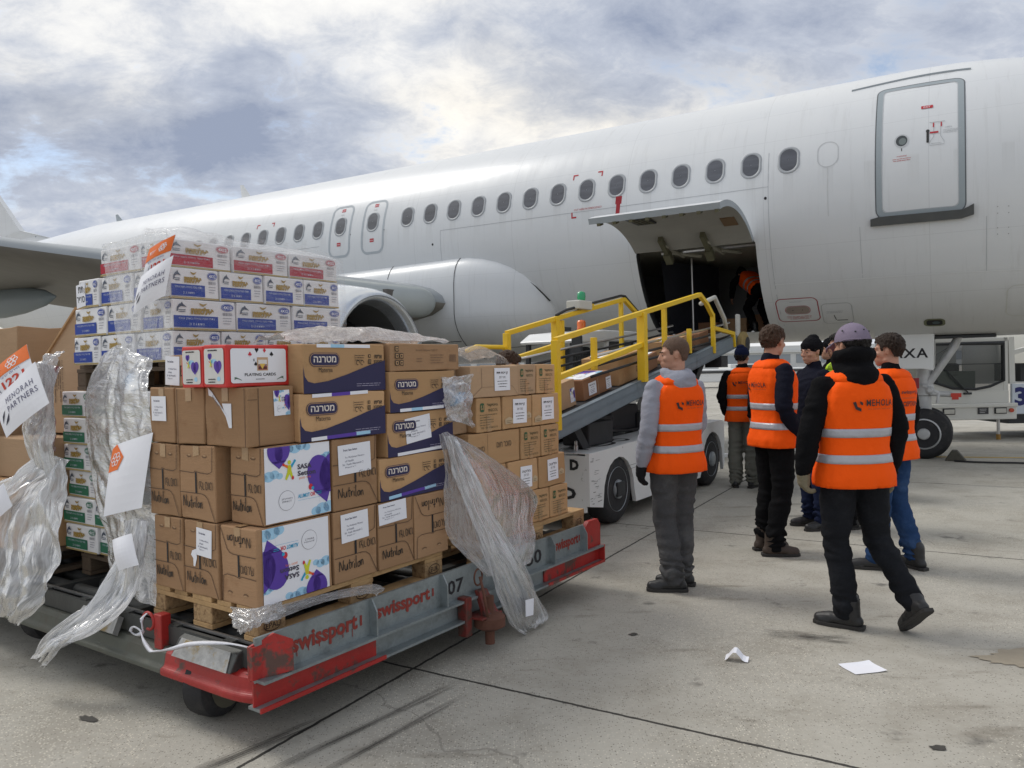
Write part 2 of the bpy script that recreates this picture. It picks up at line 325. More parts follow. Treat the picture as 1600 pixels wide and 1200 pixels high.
# -------- far background
FARW=mat('far_white',(.62,.63,.62),.6,var=.06,vscale=.4);FARG=mat('far_grey',(.30,.33,.36),.7,var=.1,vscale=.3)
bd=thing('terminal_building','long low pale terminal building far beyond the apron under the aircraft','building',(30,150,0))
mb=MB();mb.box(-60,0,0,70,14,4.6);mb.box(-58,-.6,3.3,68,-.02,3.7);mb.build('wall',FARW,bd)
for i in range(26):
    mb=MB();mb.box(-56+i*4.8,-.12,1.2,-52.4+i*4.8,-.03,2.9);mb.build('window',FARG,bd)
bd=thing('hangar_building','grey hangar with curved roof on the far left behind the aircraft tail','building',(-160,190,0))
mb=MB();mb.prism([(0,0,0),(40,0,0),(40,0,5),(36,0,7),(28,0,8.5),(20,0,9),(12,0,8.5),(4,0,7),(0,0,5)],(0,30,0));mb.build('wall',FARG,bd);mb=MB();mb.box(8,-.2,0,32,-.02,6);mb.build('door',FARW,bd)
gp='white service vehicles parked far across the apron'
for i,(x,y,L,lab) in enumerate([(12.6,47,5.2,'long white service truck seen far away under the belt loader tyre'),(8.1,62,3.2,'small white van far away beyond the belt loader'),(17.9,48,4.2,'white airport car parked far behind the man with brown hair'),(21,66,5,'white bus parked far behind the men in orange vests')]):
    t=thing('service_vehicle',lab,'truck',(x,y,0),.1*i,gp)
    h=1.15+.25*(i==3)
    mb=MB();mb.prism([(-L/2,0,.35),(L/2,0,.35),(L/2,0,.8),(L/2-.7,0,.95),(L/2-1.1,0,h),(-L/2,0,h)],(0,1.9,0));mb.build('body',WPAINT,t,bevel=.06)
    mb=MB();mb.prism([(L/2-1.15,-.02,.9),(L/2-.85,-.02,.9),(L/2-1.2,-.02,h-.1),(-L/2+.5,-.02,h-.1),(-L/2+.5,-.02,.9)],(0,-.02,0));mb.build('side_window',GLASS,t)
    for sx in(-.32,.32):
        mb=MB();mb.lathe((L*sx,-.02,.34),(0,1,0),[(.2,0),(.34,.02),(.34,.25),(.2,.27)]);mb.build('wheel',BLK,t)
# ================= AIRCRAFT
ap=thing('airliner','white twin jet airliner without livery, front cargo door open','airplane',A(0,0,0),math.atan2(-.5051,.86306))
# local frame: x=s (nose +), y = -q  (near side is y negative), z
def L3(s,q,z): return Vector((s,-q,z))
ZC=3.95;RR=1.975
def fus(s,th,off=0.):
    """point on the skin; th 0 = near side horizontal, 90 = top"""
    r=RR;zc=ZC;k=1.;zo=0
    if s>-.6:
        u=min(1,(s+.6)/5.15);k=math.sqrt(max(0.0,1-u**2.3));zo=-.62*u**1.8
    if s<-21:
        u=min(1,(-21-s)/12.3);k=1-.93*u**1.25;zo=1.25*u**1.3
    c,si=math.cos(th),math.sin(th)
    low=-.11*max(0,-si)**.8
    return L3(s,(r*k+off)*c,zc+zo+(r*k+off)*si+low*k)
def skinmap(s0,z0):  # arc-map around a reference: X -> s, Y -> arc length up from height z0
    th0=math.asin(max(-1,min(1,(z0-ZC)/RR)))
    def f(x,y,e): return fus(s0+x,th0+y/RR,e)
    return f
# skin material: white with panel tint, subtle streaks
sm=bpy.data.materials.new('aircraft_white');sm.use_nodes=True;nt=sm.node_tree;b=nt.nodes['Principled BSDF']
g=N(nt,'ShaderNodeTexCoord').outputs['Object']
c=mixc(nt,noi(nt,mapv(nt,g,scale=(.25,.6,1.2)),1.6,5),(.62,.645,.67),(.70,.715,.72))
st=ramp(nt,noi(nt,mapv(nt,g,scale=(9,1.2,.5)),1.3,6,.7),[(.55,(0,0,0)),(.8,(.4,.4,.4))])
c=mixc(nt,st,c,(.44,.445,.44))
sx=N(nt,'ShaderNodeSeparateXYZ');nt.links.new(g,sx.inputs[0])
low_tone=ramp(nt,mathn(nt,'MULTIPLY',mathn(nt,'SUBTRACT',sx.outputs[2],mathn(nt,'MULTIPLY',noi(nt,g,1.2,5),.7)),.25),[(.40,(1,1,1)),(.60,(0,0,0))])
c=mixc(nt,mathn(nt,'MULTIPLY',low_tone,.35),c,(.42,.405,.355))  # lower hull blends to a greyer, warmer tone, with a noisy edge
pj=mathn(nt,'LESS_THAN',mathn(nt,'PINGPONG',mathn(nt,'ADD',sx.outputs[0],.35),1.066),.005)
for zl in (5.25,4.78,3.2,2.45): pj=mathn(nt,'MAXIMUM',pj,mathn(nt,'LESS_THAN',mathn(nt,'ABSOLUTE',mathn(nt,'SUBTRACT',sx.outputs[2],zl)),.003))
c=mixc(nt,mathn(nt,'MULTIPLY',pj,.2),c,(.25,.26,.27))
ws_=mathn(nt,'MULTIPLY',mathn(nt,'LESS_THAN',mathn(nt,'PINGPONG',mathn(nt,'ADD',sx.outputs[0],2.13),.26675),.07),ramp(nt,mathn(nt,'MULTIPLY',sx.outputs[2],.2),[(.76,(0,0,0)),(.85,(1,1,1)),(.856,(0,0,0))]))
c=mixc(nt,mathn(nt,'MULTIPLY',mathn(nt,'MULTIPLY',ws_,noi(nt,mapv(nt,g,scale=(14,1,.8)),1.5,4)),.3),c,(.36,.36,.34))
nt.links.new(c,b.inputs['Base Color']);b.inputs['Roughness'].default_value=.35;b.inputs['Specular IOR Level'].default_value=.4;b.inputs['Coat Weight'].default_value=.12;b.inputs['Coat Roughness'].default_value=.12
bn=N(nt,'ShaderNodeBump');bn.inputs['Strength'].default_value=.2;bn.inputs['Distance'].default_value=.05
nt.links.new(noi(nt,mapv(nt,g,scale=(1.9,1,1)),.9,2),bn.inputs['Height']);nt.links.new(bn.outputs[0],b.inputs['Normal'])
SKIN=sm
GREYT=mat('grey_door_surround',(.34,.38,.41),.4,.1,var=.1,vscale=4);GLINE=mat('panel_line',(.34,.36,.38),.6);DLINE=mat('dark_gap',(.03,.03,.03),.7)
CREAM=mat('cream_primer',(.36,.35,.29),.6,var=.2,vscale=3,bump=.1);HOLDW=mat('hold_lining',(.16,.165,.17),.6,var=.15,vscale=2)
n=72;ss=[-33.3,-31,-29,-27,-25,-23,-21,-18,-15,-12,-9,-7,-5.5,-4,-2.5,-1.5,-.6,0,.5,1,1.5,2,2.5,3,3.4,3.8,4.1,4.3,4.45,4.53]
mb=MB();mb.loft([[fus(s,2*math.pi*i/n) for i in range(n)] for s in ss]);hull=mb.build('fuselage',SKIN,ap,smooth=True,auto=50)
# real opening of the forward hold
cut=MB();cs0,cs1,cz0,cz1=-4.50,-2.62,2.03,3.38
prof=[];rr=.10
for cx,cy,a in((cs1-rr,cz0+rr,-90),(cs1-rr,cz1-rr,0),(cs0+rr,cz1-rr,90),(cs0+rr,cz0+rr,180)):
    prof+=[(cx+rr*math.cos(R(a+22.5*i)),cy+rr*math.sin(R(a+22.5*i))) for i in range(5)]
cut.prism([L3(x,.35,z) for x,z in prof],L3(0,2.4,0));co=cut.build('hold_cutter',DARK,ap)
bm_=hull.modifiers.new('b','BOOLEAN');bm_.operation='DIFFERENCE';bm_.object=co;bm_.solver='EXACT'
so_=hull.modifiers.new('s','SOLIDIFY');so_.thickness=0
hull.modifiers.remove(so_)
bpy.context.view_layer.update();dg=bpy.context.evaluated_depsgraph_get()
me=bpy.data.meshes.new_from_object(hull.evaluated_get(dg));hull.modifiers.clear()
# drop the cut pocket's back/side walls (they lie inside the hull) : faces away from the skin
bm=bmesh.new();bm.from_mesh(me);kill=[]
for f in bm.faces:
    cc=f.calc_center_median();q=-cc.y
    if cs0-.02<cc.x<cs1+.02 and cz0-.02<cc.z<cz1+.02 and q>0.3 and len(f.verts)>=3:
        rad=math.hypot(q,cc.z-ZC)
        if rad<1.90 or abs(f.normal.x)>.9 or abs(f.normal.z)>.99 : kill.append(f)
bmesh.ops.delete(bm,geom=kill,context='FACES');bm.to_mesh(me);bm.free();hull.data=me
bpy.data.objects.remove(co)
# hold compartment
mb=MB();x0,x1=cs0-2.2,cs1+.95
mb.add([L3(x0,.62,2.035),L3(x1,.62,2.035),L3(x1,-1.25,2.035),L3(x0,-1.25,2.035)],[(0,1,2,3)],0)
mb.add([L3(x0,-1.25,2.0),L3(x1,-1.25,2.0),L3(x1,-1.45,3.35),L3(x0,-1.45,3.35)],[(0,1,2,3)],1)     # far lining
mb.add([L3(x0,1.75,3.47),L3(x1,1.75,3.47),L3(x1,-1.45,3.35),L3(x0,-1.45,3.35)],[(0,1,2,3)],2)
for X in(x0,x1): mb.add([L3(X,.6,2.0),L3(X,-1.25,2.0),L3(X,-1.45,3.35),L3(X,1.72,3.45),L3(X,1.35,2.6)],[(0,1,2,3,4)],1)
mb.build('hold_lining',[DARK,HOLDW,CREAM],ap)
mb=MB()
for x,sg in((cs0,-1),(cs1,1)):   # door frame jambs
    mb.loft([[fus(x+sg*d,math.asin((z-ZC)/RR) if z-ZC>-RR else -1.5,o) for d,o in((0,-.005),(0,-.16),(.03,-.16),(.03,-.005))] for z in [2.06+i*.0875 for i in range(17)]])
mb.build('door_jamb',DARK,ap,smooth=True)
mb=MB()
for i in range(7): mb.tube([L3(cs0+.18+i*.27,.6,2.03),L3(cs0+.18+i*.27,-1.2,2.03)],.03,8)
mb.build('hold_roller_track',STEEL,ap)
a_=Art();a_.text(BL,'11',0,0,.17,bold=.03);a_.rect((.5,.5,.5),-.06,-.06,.26,.26,-1);a_.lines((.25,.25,.25),0,.24,-.2,.05,4,.02)
link('hold_number',a_.mesh('hold_number',lambda x,y,e:L3(-3.38+x*1.0,-1.33-y*.14+e+.012,2.86+y)),ap)
mb=MB();mb.tube([L3(-4.0,.5,2.05),L3(-4.0,.55,3.35)],.02,8);mb.tube([L3(-4.25,1.35,3.36),L3(-2.7,1.35,3.37)],.035,8);mb.build('hold_post',STEEL,ap)
mb=MB();mb.add([L3(-4.42,.55,2.05),L3(-3.85,-.6,2.05),L3(-3.85,-.6,3.3),L3(-4.42,.9,3.3)],[(0,1,2,3)]);mb.build('hold_net',mat('navy_net',(.012,.014,.022),.9,bump=.5,bscale=30),ap,solid=.01)
# cargo door, hinged at its top edge, swung up and out
cd=[]
hz=3.36;nx=14;na=14
def dpt(x,t,off):     # t 0..1 from hinge outwards; door keeps fuselage curvature
    arc=t*1.95
    q0=math.sqrt(RR**2-(hz-ZC)**2)
    ang0=R(34);  # initial direction: outward & up
    a=ang0-t*R(54)
    # integrate circular arc with radius RR
    da=R(54);rad=1.95/da
    q=q0+rad*(math.sin(ang0)-math.sin(ang0-t*da))*1.0 if False else 0
    cx=q0-rad*math.sin(-ang0);cz=hz-rad*math.cos(ang0)
    aa=-ang0+t*da
    Q=cx+ (rad+off)*math.sin(aa); Z=cz+(rad+off)*math.cos(aa)
    return L3(x,Q,Z)
rings=[]
DX0,DX1=cs0+.02,cs1-.02
def door_grid(off): return [[dpt(DX0+(DX1-DX0)*i/nx,.02+.98*jj/na,off) for i in range(nx+1)] for jj in range(na+1)]
def gridfaces(nr,nc,o=0): return [(o+r*nc+c,o+r*nc+c+1,o+(r+1)*nc+c+1,o+(r+1)*nc+c) for r in range(nr-1) for c in range(nc-1)]
o_=sum(door_grid(0.0),[]);i_=sum(door_grid(-.085),[])
mb=MB();mb.add(o_,gridfaces(na+1,nx+1),0);mb.build('cargo_door_skin',SKIN,ap,smooth=True)
mb=MB();W=nx+1
mb.add(i_,gridfaces(na+1,nx+1),0)
def edge(ids,m): 
    for a,b in zip(ids[:-1],ids[1:]): mb.add([o_[a]+(o_[a]-i_[a])*-.02,o_[b]+(o_[b]-i_[b])*-.02,i_[b],i_[a]],[(0,1,2,3)],m)
edge([k for k in range(W)],1);edge([na*W+k for k in range(W)],1);edge([k*W for k in range(na+1)],1);edge([k*W+nx for k in range(na+1)],1)
mb.build('cargo_door_inner_panel',[mat('door_lining',(.30,.295,.27),.6,var=.15,vscale=3,bump=.08),GREYT],ap)
mb=MB()
def dbox(x0,x1,t0,t1,o0,o1,m=0):
    p=[dpt(x,t,o) for o in(o0,o1) for t in(t0,t1) for x in(x0,x1)]
    mb.add(p,[(0,2,3,1),(4,5,7,6),(0,1,5,4),(1,3,7,5),(3,2,6,7),(2,0,4,6)],m)
for k in range(8): dbox(DX0+.12+k*.235,DX0+.17+k*.235,.94,1.005,-.12,-.08)
dbox(DX0+.05,DX1-.05,.93,.945,-.093,-.085)
for k in(.5,1.15): dbox(DX0+k,DX0+k+.07,.0,.22,-.17,-.085);dbox(DX0+k-.02,DX0+k+.09,-.09,.02,-.2,-.1)
mb.build('cargo_door_latches',mat('olive_fitting',(.12,.115,.07),.6,.3,var=.3),ap)
mb=MB();dbox(DX0+.38,DX0+.66,.50,.78,-.11,-.086,0);[dbox(DX0+.44+.06*k,DX0+.465+.06*k,.53,.75,-.125,-.11,1) for k in range(4)];mb.build('cargo_door_mechanism',[DARK,mat('olive_fitting',(.12,.115,.07))],ap)
mb=MB();dbox(DX1-.30,DX1-.1,.28,.42,-.1,-.086,0);mb.build('cargo_door_handle_pocket',mat('brown_fitting',(.16,.10,.05),.6),ap)
mb=MB()
for x in(DX0+.55,DX0+1.2): mb.tube([L3(x,1.2,3.30),dpt(x,.12,-.14)],.028,8);mb.tube([L3(x-.1,1.5,3.34),L3(x+.25,1.1,3.3)],.03,8)
mb.build('cargo_door_actuator',CREAM,ap)
mb=MB();mb.box(-.035,-.008,-.02,.035,.008,.2);mb.box(-.055,-.010,.16,.055,.010,.30)
p0=A(-4.50,2.62,3.86);t=tag(mb.xf(lambda v:p0+T_*(v.x*.85+.12*v.z)+Nn*(-v.y+.06*v.z)+Vector((0,0,v.z*.8))).build('warning_flag',mat('flag_red',(.35,.02,.03),.6,var=.2,vscale=12,bump=.3,bscale=12)),'dark red flag on the tip of the raised cargo door','flag')
def dens(p,st=.06):
    o=[]
    for a,b in zip(p,p[1:]+p[:1]):
        k=max(1,int(math.hypot(b[0]-a[0],b[1]-a[1])/st));o+=[(a[0]+(b[0]-a[0])*i/k,a[1]+(b[1]-a[1])*i/k) for i in range(k)]
    return o
# ---- windows
def rr2(w,h,r,n=5):
    a=Art();a.rrect(0,-w/2,-h/2,w/2,h/2,r,0,n);return a.items[0][1]
WF=mat('window_frame',(.36,.38,.40),.5,.1)
def window(s,z,w=.235,h=.345,fr=True):
    f=skinmap(s,z);o=rr2(w+.07,h+.07,.135);i=rr2(w,h,.115);i2=rr2(w-.015,h-.015,.11)
    nn=len(o);mb=MB()
    mb.loft([[f(x,y,.002) for x,y in o],[f(x,y,.008) for x,y in [(a*.97,b*.97) for a,b in o]],[f(x,y,.006) for x,y in i],[f(x,y,-.012) for x,y in i2]],cap=False)
    fo=mb.build('window_frame',WF,ap,smooth=True)
    i3=dens(i2,.04);mb=MB();mb.loft([[f(x*k,y*k,.006) for x,y in i3] for k in(1.03,.8,.6,.4,.2,.04)],cap=False);mb.build('pane',WGL,fo)
    return fo
wins=[-2.13-.5335*k for k in range(14)]+[-9.92,-10.76]+[-11.38-.5425*k for k in range(18)]
for s in wins: window(s,4.45 if s>-30 else 4.45)
def ringart(w,h,r,wd,col,l=0): a=Art();a.path(col,dens(rr2(w,h,r,7)),wd,l,closed=True);return a
def skin_art(name,a,s,z,base=.002,rot=0.): 
    f=skinmap(s,z)
    return link(name,a.mesh(name,lambda x,y,e:f(x,y,e),base=base),ap)
REDM=(.45,.02,.03)
# blank window
skin_art('blanked_window',ringart(.27,.38,.13,.012,(.5,.52,.53)),-1.6,4.45)
# overwing exits
for s in(-9.90,-10.76):
    a=ringart(.53,1.06,.14,.045,(.40,.44,.47));a.rect(REDM,-.05,.40,.05,.47,1);a.text(WH,'EXIT',0,.415,.03,al='c',l=2);a.rect(REDM,-.06,-.33,.04,-.26,1);a.text(WH,'PUSH',-.01,-.31,.025,al='c',l=2);a.lines((.5,.5,.5),-.05,.05,.34,.02,2,.008)
    a.ell(BL,.29,-.12,.01,.01,1);skin_art('overwing_exit',a,s,4.37)
# corner marks
a=Art()
for x,y,sx,sy in((-.02,0,1,-1),(.52,0,-1,-1),(-.0,-.78,1,1)):
    a.rect(REDM,min(x,x+.09*sx),min(y,y+.025*sy),max(x,x+.09*sx),max(y,y+.025*sy));a.rect(REDM,min(x,x+.022*sx),min(y+.025*sy,y+.10*sy),max(x,x+.022*sx),max(y+.025*sy,y+.10*sy))
a.text(REDM,'CUT HERE IN EMERGENCY',.05,-.66,.032,w=.5);skin_art('emergency_cut_marking',a,-5.59,4.75)
a=Art()
for x,sx in((0,1),(.54,-1)):
    a.rect(REDM,min(x,x+.09*sx),-.025,max(x,x+.09*sx),0);a.rect(REDM,min(x,x+.022*sx),-.1,max(x,x+.022*sx),-.025)
skin_art('rescue_marking',a,-13.27,4.77)
# panel lines
def sline(pts,w=.008,col=(.40,.42,.44),name='panel_seam',e=.0018):
    P=[]
    for (s0,z0),(s1,z1) in zip(pts[:-1],pts[1:]):
        k=max(2,int(math.hypot(s1-s0,z1-z0)/.15));P+=[(s0+(s1-s0)*i/k,z0+(z1-z0)*i/k) for i in range(k)]
    P.append(pts[-1])
    def th(z): return math.asin(max(-1,min(1,(z-ZC)/RR)))
    a=Art();a.path(col,[(s,th(z)*RR) for s,z in P],w)
    return link(name,a.mesh(name,lambda x,y,e_:fus(x,y/RR,e_),base=e),ap)
sline([(-8.27,3.4),(-8.27,4.09),(-2.41,4.09),(-2.41,4.6)]);sline([(-2.41,2.2),(-2.41,2.76)]);sline([(-2.41,2.77),(3.2,2.77)],.012,(.72,.74,.75))
sline([(-2.41,4.09),(-2.41,2.77)],.006);sline([(-1.6,4.25),(-1.6,3.6)],.008,(.55,.56,.56));sline([(-14.9,4.09),(-11.3,4.09)]);sline([(-1.2,2.77),(-1.2,3.42)],.005);sline([(.3,2.77),(.3,3.42)],.005)
a=Art();a.ell(BL,0,0,.02,.02);skin_art('static_port',a,-2.45,3.93);a=Art();a.ell(BL,0,0,.02,.02);skin_art('static_port',a,-8.45,3.86)
# ---- passenger door 1R
a=ringart(.99,1.98,.10,.085,(.30,.345,.37));a.path((.10,.11,.12),dens(rr2(1.06,2.05,.12,6)),.014,1,closed=True)
a.path((.45,.47,.49),dens(rr2(.90,1.89,.07,6)),.008,1,closed=True)
a.rect(REDM,.02,.45,.16,.50,1);a.text(WH,'EXIT',.09,.46,.028,al='c',l=2)
a.ell((.5,.52,.54),-.21,-.02,.09,.10);a.ell((.05,.06,.065),-.21,-.02,.07,.08,1);a.ell((.16,.19,.19),-.20,-.03,.045,.05,2)
a.text(REDM,'WARNING',-.21,-.25,.018,al='c');a.lines(REDM,-.33,-.09,-.28,.025,2,.007,al='c')
a.rect(BL,-.215,-.17,-.205,-.13)
a.rrect((.02,.02,.02),.085,-.10,.115,.08,.014,1);a.ell((.02,.02,.02),.10,.075,.022,.022,1)
G=(.42,.44,.46)
a.path(G,[(.12,.20),(.30,.20)],.008,1);a.rect(REDM,.16,.12,.175,.19,1);a.rect(REDM,.25,.12,.265,.19,1);a.rect(REDM,.125,.03,.225,.055,1)
a.path(G,[(.17,.12),(.17,-.02),(.12,-.10),(.12,-.14),(.29,-.14),(.29,-.10),(.25,-.02),(.25,.12)],.006,1);a.text(G,'OPEN',.30,.09,.022);a.lines(G,.28,.5,.06,.02,3,.007);a.lines(G,.14,.27,-.12,.02,1,.007)
skin_art('passenger_door',a,-.46,4.50)
f=skinmap(-.46,4.50);mb=MB()
prof=[(-.60,-1.10),(-.60,-1.01),(-.5,-.99),(.5,-.99),(.62,-.93),(.62,-1.06),(.48,-1.10)];mb.loft([[f(x,y,.002) for x,y in prof],[f(x,y,.05) for x,y in prof]]);mb.build('door_sill_plate',mat('dark_sill',(.085,.09,.09),.5,.3,var=.2),ap)
f=skinmap(-.5,5.52);mb=MB();mb.loft([[f(-.85+1.5*i/20,-.04+.09*math.sin(math.pi*i/20)*.4+.10*i/20-.05+yy,e) for yy,e in((0,.001),(.012,.02),(.024,.001))] for i in range(21)]);mb.build('rain_gutter',GREYT,ap)
# lower details
a=ringart(.60,.50,.09,.014,(.33,.03,.05));a.rrect((.27,.22,.19),-.17,-.06,.17,.09,.07,1);a.path((.35,.05,.06),[(x*1,y+.015) for x,y in rr2(.36,.17,.08)],.008,2,closed=True);a.ell(BL,-.07,.015,.008,.008,2);a.ell(BL,.07,.015,.008,.008,2);a.lines((.45,.1,.1),-.2,.2,-.13,.03,3,.01,al='c');a.lines(G,-.1,.1,.18,.03,1,.01)
skin_art('service_hatch',a,-2.15,2.40)
a=ringart(.42,.46,.07,.008,(.36,.38,.38));a.path(BL,[(-.05,-.02),(-.03,-.14)],.01,1);a.rect(BL,-.02,-.16,.13,-.145,1);a.lines(G,-.15,.1,.06,.03,2,.01);skin_art('ground_power_hatch',a,-1.60,2.33)
a=ringart(.62,.62,.12,.010,(.55,.56,.52));skin_art('access_panel',a,.85,2.38)
f=skinmap(-.33,2.14)
a=Art();a.path((.16,.17,.10),rr2(.24,.19,.06),.035,1,closed=True);a.rrect((.01,.01,.01),-.11,-.085,.11,.085,.05);a.ell((.06,.09,.10),.02,0,.05,.04,2);skin_art('drain_port',a,-.33,2.16)
a=Art()
for x in(0,.12,.3): 
    for y in(0,.08,.26,.34): a.ell((.35,.35,.35),x,y,.007,.007,0,8)
skin_art('bolt_pattern',a,.42,3.2,base=.0012)
# faded old livery lettering shadow
# antennas
for s,h,mm in((-15.6,.42,WPAINT),(-20.9,.30,GREYT),(-25.2,.3,GREYT)):
    mb=MB();mb.loft([[fus(s,math.pi/2,0)+Vector((-.22,.0,-.05)),fus(s,math.pi/2,0)+Vector((.0,-.03,-.05)),fus(s,math.pi/2,0)+Vector((.2,0,-.05)),fus(s,math.pi/2,0)+Vector((0,.03,-.05))],[fus(s,math.pi/2,h)+Vector((-.30,0,0)),fus(s,math.pi/2,h)+Vector((-.24,-.012,0)),fus(s,math.pi/2,h)+Vector((-.18,0,0)),fus(s,math.pi/2,h)+Vector((-.24,.012,0))]]);mb.build('blade_antenna',mm,ap)
mb=MB();p=fus(-2.12,math.pi/2);mb.lathe(p,(0,0,1),[(.07,-.03),(.07,.01),(.05,.06),(.01,.08)]);mb.build('beacon_light',mat('amber_lens',(.75,.30,.03),.2),ap,smooth=True)
# ---- wing-body fairing
def fair(s,th,off=0.):
    u=(s+6.15)/(-11.5)             # 0 front .. 1 rear
    k=1.0
    if u<.16: k=math.sqrt(max(0,1-((.16-u)/.16)**2))
    if u>.75: k=1-((u-.75)/.25)**2*.9
    q=(1.32+.86*k)+off;zt=3.46-max(0,(-7.6-s))*.022
    zt=2.45+(zt-2.45)*k**.55;zb=1.95-.32*k
    ce,si=math.cos(th),math.sin(th)
    cz=2.55
    z=cz+(zt-cz+off)*max(0,si)**1.0 if si>0 else cz-(cz-zb+off)*(-si)
    if si>0: z=cz+(zt+.27*k-cz+off)*si**.4
    ex=.4 if si>0 else .72
    qq=q*(abs(ce)**ex)*(1 if ce>0 else -1)
    # blend top edge into the fuselage side
    return L3(s,qq,z)
FS=[-6.17,-6.22,-6.3,-6.42,-6.6,-6.85,-7.1,-7.4,-7.7,-8,-8.5,-9,-10,-11,-12,-13,-14,-15,-16,-17,-17.6]
mb=MB();mb.loft([[fair(s,2*math.pi*i/64) for i in range(64)] for s in FS]);mb.build('wing_fairing',SKIN,ap,smooth=True,auto=60)
def fline(name,pts,w,col,fn=fair):
    rings=[]
    mb=MB();ps=[fn(s,th,.004) for s,th in pts]
    mb.tube(ps,w,5);mb.build(name,mat('gap_'+name,col,.7),ap)
fline('fairing_seam',[(-7.86,R(70-i*9)) for i in range(16)],.006,(.05,.05,.05));fline('fairing_seam',[(-9.5+.1*math.sin(i*.2),R(72-i*6)) for i in range(10)],.005,(.08,.08,.08))
fline('fairing_seam',[(-7.9-i*.2,R(-34)) for i in range(12)],.007,(.05,.05,.05));fline('fairing_seam',[(-6.3-i*.2,R(-50+i*.6)) for i in range(8)],.004,(.2,.2,.2))
# dark seal along fairing top: follow intersection of the fairing with fuselage side
mb=MB();pts=[]
for s in FS[1:]:
    best=None
    for i in range(400):
        p=fair(s,R(12+i*.19));q=-p.y
        rad=math.hypot(q,p.z-ZC)
        if rad<=RR: best=p;break
    if best is not None:
        th=math.atan2(best.z-ZC,-best.y);pts.append(fus(s,th,.008))
mb.tube(pts,.013,6);mb.build('fairing_seal',DLINE,ap)
# ---- wings
def wingsec(q,side=1):
    u=(q-1.9)/15.0
    le=-7.9-.515*(q-1.9);ch=(6.1-.40*(q-1.9)) if q<6.4 else 4.3-(q-6.4)*.262
    z=2.70+.089*(q-1.9)+.35*max(0,u)**2;th=ch*(.135 if q<6 else .11)
    prof=[(0,0),(.012,.035),(.05,.10-.03),(.12,.12-.02),(.25,.13),(.4,.125),(.6,.09),(.8,.045),(1,0.0),(.8,-.02),(.6,-.035),(.4,-.055),(.25,-.07),(.12,-.06),(.05,-.045),(.012,-.022)]
    return [L3(le-ch*x,q*side,z+th*y/.19*1.0-ch*x*math.tan(R(2.2))) for x,y in prof]
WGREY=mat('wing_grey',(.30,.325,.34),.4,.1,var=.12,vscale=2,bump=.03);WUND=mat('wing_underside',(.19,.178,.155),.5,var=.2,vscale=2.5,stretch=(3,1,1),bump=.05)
SLAT=mat('slat_metal',(.55,.58,.60),.3,.5,var=.1,vscale=2)
for side in(1,-1):
    mb=MB();qs=[1.2,1.9,3,4.2,5.75,7.5,10,13,16.8];mb.loft([wingsec(q,side) for q in qs]);
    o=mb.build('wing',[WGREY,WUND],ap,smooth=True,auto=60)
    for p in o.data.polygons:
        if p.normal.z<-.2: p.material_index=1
    mb=MB()   # slat: rounded leading edge ahead, from inboard end
    for q0,q1 in((2.75,4.9),):
        rings=[]
        for kk in range(9):
            q=q0+(q1-q0)*kk/8;le=-7.9-.515*(q-1.9);ch=(6.1-.40*(q-1.9)) if q<6.4 else 4.3-(q-6.4)*.262;z=2.70+.089*(q-1.9)+.35*((q-1.9)/15)**2
            sc2=ch*.055+.03;xo=.10;rg=[]
            for i in range(14):
                a=2*math.pi*i/14;x=math.cos(a);y=math.sin(a)
                rg.append(L3(le+xo+ (sc2*.55*x if x>0 else sc2*1.9*x),q*side,z-.06+sc2*.78*y- (0 if x>0 else -.05*sc2*abs(x))))
            rings.append(rg)
        if q0<3:
            c0=sum(rings[0],Vector())/14
            pre=[[c0+(p-c0)*k+L3(d*.5,-d*side,0) for p in rings[0]] for k,d in((.12,.34),(.5,.30),(.78,.2),(.93,.1))];rings=pre+rings
        mb.loft(rings)
    mb.build('slat',SLAT if side<0 else mat('slat_grey',(.42,.45,.44),.38,.25,var=.1,vscale=3,bump=.02),ap,smooth=True,auto=70)
    if side==1:
        for q in(3.35,4.35):
            mb=MB();le=-7.9-.515*(q-1.9);mb.box(le-.1,-q-.10,2.72+.089*(q-1.9)-.09,le+.30,-q+.10,2.72+.089*(q-1.9)+.06);mb.build('slat_bracket',mat('bracket_brown',(.13,.12,.11),.6),ap)
    # flap track fairings
    for q in(6.8,9.3,12.0):
        s0=wingsec(q,side)[8];mb=MB();c=s0+Vector((.9,0,-.05))
        mb.loft([[c+Vector((x,r*.55*math.cos(2*math.pi*i/16),-.16+r*math.sin(2*math.pi*i/16)-abs(x)*.0)) for i in range(16)] for x,r in((1.5,.02),(1.2,.13),(.6,.22),(0,.26),(-.6,.25),(-1.1,.17),(-1.45,.03))]);mb.build('flap_fairing',mat('fairing_bluegrey',(.22,.26,.28),.4),ap,smooth=True)
    mb=MB()  # flap edge panel slightly drooped
    mb.loft([[wingsec(q,side)[8]+Vector(d) for d in((.25,0,.02),(-.55,0,-.14),(-.56,0,-.17),(.2,0,-.06))] for q in(7.2,10,12.8)]);mb.build('flap',WGREY,ap)
    # tailplane
    mb=MB();mb.loft([[L3(-28.2-.62*(q),q*side,4.75+.1*q+dz) if i==0 else L3(-28.2-.62*q-(3.9-.42*q)*x,q*side,4.75+.1*q+dz) for i,(x,dz) in enumerate([(0,0),(.3,.12),(1,0),(.3,-.10)])] for q in(.3,2,4,6.2)]);mb.build('tailplane',SKIN,ap,smooth=True,auto=50)
